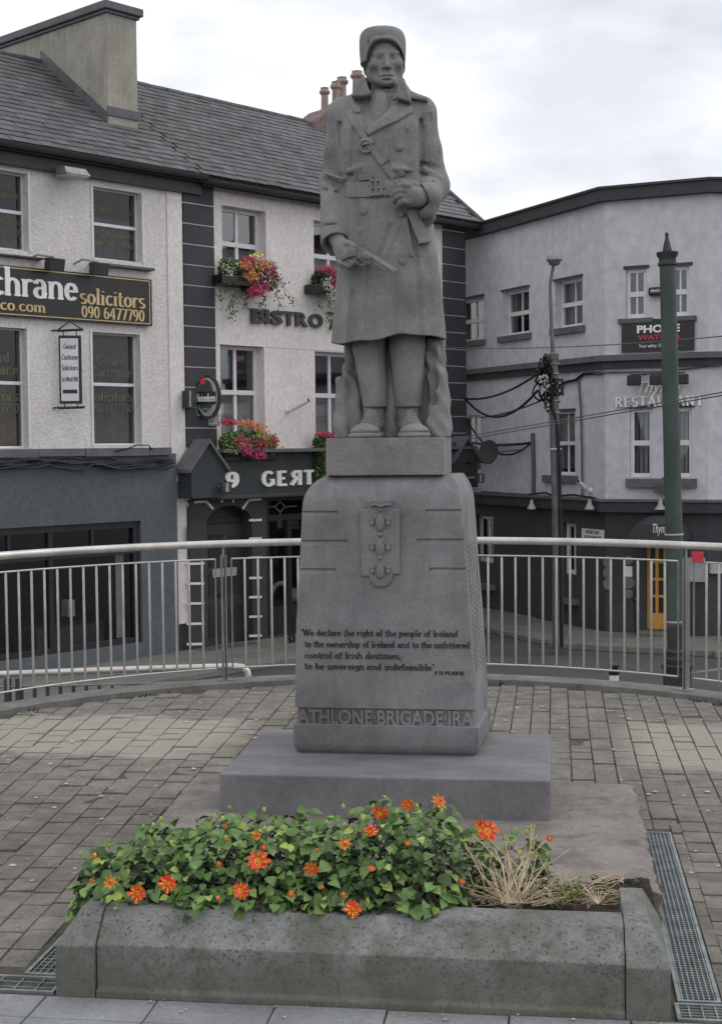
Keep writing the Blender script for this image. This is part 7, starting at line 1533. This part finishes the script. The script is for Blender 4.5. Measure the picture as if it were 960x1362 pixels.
for k in range(26):
    a = random.uniform(0, 6.28); el = random.uniform(.3, 1.2); L_ = random.uniform(.05, .10); b = Vector(ony(758, 1203, 4.78)); dr_ = Vector((math.cos(a)*math.cos(el), math.sin(a)*math.cos(el), math.sin(el)))
    for j in range(7):
        q = b+dr_*L_*(j+1)/7; sd_ = Vector((random.gauss(0, 1), random.gauss(0, 1), random.gauss(0, .6))).normalized()*.012; mb.add([q, q+sd_+dr_*.01, q+sd_*.6+dr_*.018, q+dr_*.006], [(0, 1, 2, 3)])
part('fronds', mb, M['leaf_light'], wd2, kind='stuff')
# moss and weeds round the planter bed
mb = MB()
for k in range(160):
    p = Vector((random.uniform(-1.5, .3), random.uniform(5.05, 5.22), .14+random.random()*.02)); a = random.random()*6.28; r = random.uniform(.01, .02)
    mb.add([p+Vector((r*math.cos(a+j*2.1), r*math.sin(a+j*2.1), random.random()*.03)) for j in range(3)], [(0, 1, 2)])
part('moss_tufts', mb, M['leaf_dark'], pl, kind='stuff')
# ---- flower boxes on the pub
def bush(t, name, m, pts, size, n, sx=1.0):
    mb = MB()
    for k in range(n):
        c, r = random.choice(pts); d = Vector((random.gauss(0, 1), random.gauss(0, 1), random.gauss(0, 1))).normalized()*random.random()**.4; p = FA.p(c[0]+d.x*r[0], c[1]+d.z*r[1], c[2]+d.y*r[2]); s = size*random.uniform(.6, 1.3)
        u = Vector((random.gauss(0, 1), random.gauss(0, 1), random.gauss(0, 1))).normalized(); v = u.orthogonal().normalized()
        p = Vector(p); mb.add([p-u*s, p-v*s*.7, p+u*s, p+v*s*.7], [(0, 1, 2, 3)])
    return part(name, mb, m, t, kind='stuff')
def blob_px(x, y, rx, ry, o): a, z = FA.W(x, y, o); return ((a, z, o), (abs(FA.W(x+rx, y, o)[0]-a), ry/66, .18))
def wbox(label, x0, x1, yb, spec, cat='flower box', tray=True, trail=()):
    s0, s1 = FA.W(x0, yb, .2)[0], FA.W(x1, yb, .2)[0]; z = FA.W((x0+x1)/2, yb, .2)[1]; t = thing('flower_box', label, cat, FA.p((s0+s1)/2, z, .2), 'flower boxes on the pub windows')
    if tray: part('trough', MB().box(FA, s0, s1, z-.10, z+.08, .02, .34), M['signblack'], t, bevel=.01)
    for name, m, pts, size, n in spec: bush(t, name, M[m], [blob_px(*p) for p in pts], size, n)
    tr = MB()
    for (x, y, dx, dy) in trail:
        P = [FA.p(*FA.W(x+dx*u+3*math.sin(u*7), y+dy*u, .3), .3-.1*u) for u in np.linspace(0, 1, 8)]; tr.tube(P, .007, 4)
        for q in P:
            for k in range(5): q2 = Vector(q)+Vector((random.gauss(0, .04), random.gauss(0, .04), random.gauss(0, .05))); u = Vector((random.gauss(0, 1), random.gauss(0, 1), random.gauss(0, 1))).normalized()*.03; v = u.orthogonal().normalized()*.02; tr.add([q2-u, q2-v, q2+u, q2+v], [(0, 1, 2, 3)])
    if trail: part('trailing_stems', tr, M['leaf'], t, kind='stuff')
wbox('flower box under the upper left pub window with orange, yellow and magenta blooms', 289, 355, 374, [
    ('foliage', 'leaf', [(302, 360, 10, 18, .2), (318, 362, 14, 16, .22), (340, 362, 16, 16, .22), (355, 372, 12, 16, .25)], .045, 900), ('foliage_dark', 'leaf_dark', [(305, 368, 14, 12, .15), (335, 378, 20, 14, .2)], .04, 450),
    ('orange_blooms', 'orangebloom', [(325, 352, 7, 7, .38), (338, 358, 12, 9, .40), (334, 368, 9, 7, .42), (350, 350, 8, 8, .38)], .028, 400), ('magenta_blooms', 'pink', [(348, 382, 12, 10, .42), (340, 388, 10, 8, .42), (330, 346, 8, 6, .36), (358, 362, 8, 14, .38)], .028, 520), ('white_blooms', 'whitebloom', [(303, 358, 6, 12, .38), (352, 372, 10, 14, .42)], .018, 130), ('yellow_blooms', 'yellow', [(340, 339, 4, 3, .36)], .035, 22)],
    trail=[(310, 376, 2, 45), (318, 378, -4, 40), (368, 365, 26, 38), (365, 360, 14, 50), (330, 384, 2, 26), (350, 392, 4, 22), (360, 350, 12, 20), (300, 372, -2, 28)])
wbox('flower box under the upper right pub window with red and white blooms beside the statue', 413, 470, 386, [
    ('foliage', 'leaf_dark', [(425, 372, 8, 14, .2), (440, 370, 10, 14, .2), (450, 378, 10, 14, .2)], .045, 600), ('red_blooms', 'pink', [(432, 357, 10, 4, .38), (442, 365, 6, 9, .38), (446, 380, 5, 8, .38)], .028, 280), ('white_blooms', 'whitebloom', [(435, 376, 6, 9, .42), (441, 390, 7, 9, .42)], .018, 220)],
    trail=[(425, 388, 4, 20), (436, 395, 6, 34), (444, 395, 3, 40)])
wbox('large flower box on the pub fascia left with magenta and orange blooms', 292, 362, 606, [
    ('foliage', 'leaf', [(305, 590, 11, 16, .35), (320, 588, 14, 15, .35), (340, 590, 14, 16, .35), (356, 592, 10, 14, .35)], .05, 1100), ('foliage_dark', 'leaf_dark', [(310, 596, 16, 10, .3), (340, 596, 18, 12, .3)], .045, 400), ('pale_foliage', 'leaf_light', [(312, 592, 14, 14, .45), (345, 585, 12, 14, .45)], .025, 260),
    ('magenta_blooms', 'pink', [(304, 561, 9, 5, .5), (322, 588, 9, 11, .55), (346, 592, 9, 8, .55), (343, 606, 9, 5, .55), (326, 600, 5, 6, .55)], .030, 600), ('orange_blooms', 'orangebloom', [(325, 563, 12, 5, .5), (340, 566, 10, 6, .5), (349, 575, 5, 10, .5)], .028, 330), ('purple_blooms', 'redbloom', [(362, 588, 8, 9, .45)], .018, 130)],
    trail=[(313, 604, 4, 56), (316, 606, 0, 50), (310, 604, -3, 40), (324, 606, 3, 16), (370, 600, 30, 8), (390, 608, 14, 14), (366, 590, 4, -12)])
wbox('tall narrow flower box with red blooms and hanging ivy beside the pedestal block', 420, 452, 600, [
    ('foliage', 'leaf', [(426, 588, 6, 12, .35), (434, 585, 10, 12, .35), (426, 606, 6, 14, .4), (425, 625, 5, 14, .4)], .045, 650), ('red_blooms', 'pink', [(430, 577, 8, 4, .5), (442, 579, 6, 4, .5), (438, 580, 6, 3, .5)], .028, 200)], trail=[(424, 610, -1, 40), (430, 610, 2, 30)])
wbox('dark potted ivy on the right end of the pub fascia beside the top block', 598, 604, 590, [('foliage', 'leaf_dark', [(602, 602, 3, 16, .3), (604, 622, 3, 12, .3)], .04, 220)], tray=False)
mb = MB().tube([FA.p(*FA.W(x, y, .25), .25) for x, y in ((352, 594), (372, 600), (395, 605), (420, 607))], .02, 6); single('fascia_cable', mb, M['cable'], 'black cable hanging over the pub fascia between the two flower boxes', 'cable', FA.p(*FA.W(352, 594)), smooth=60)
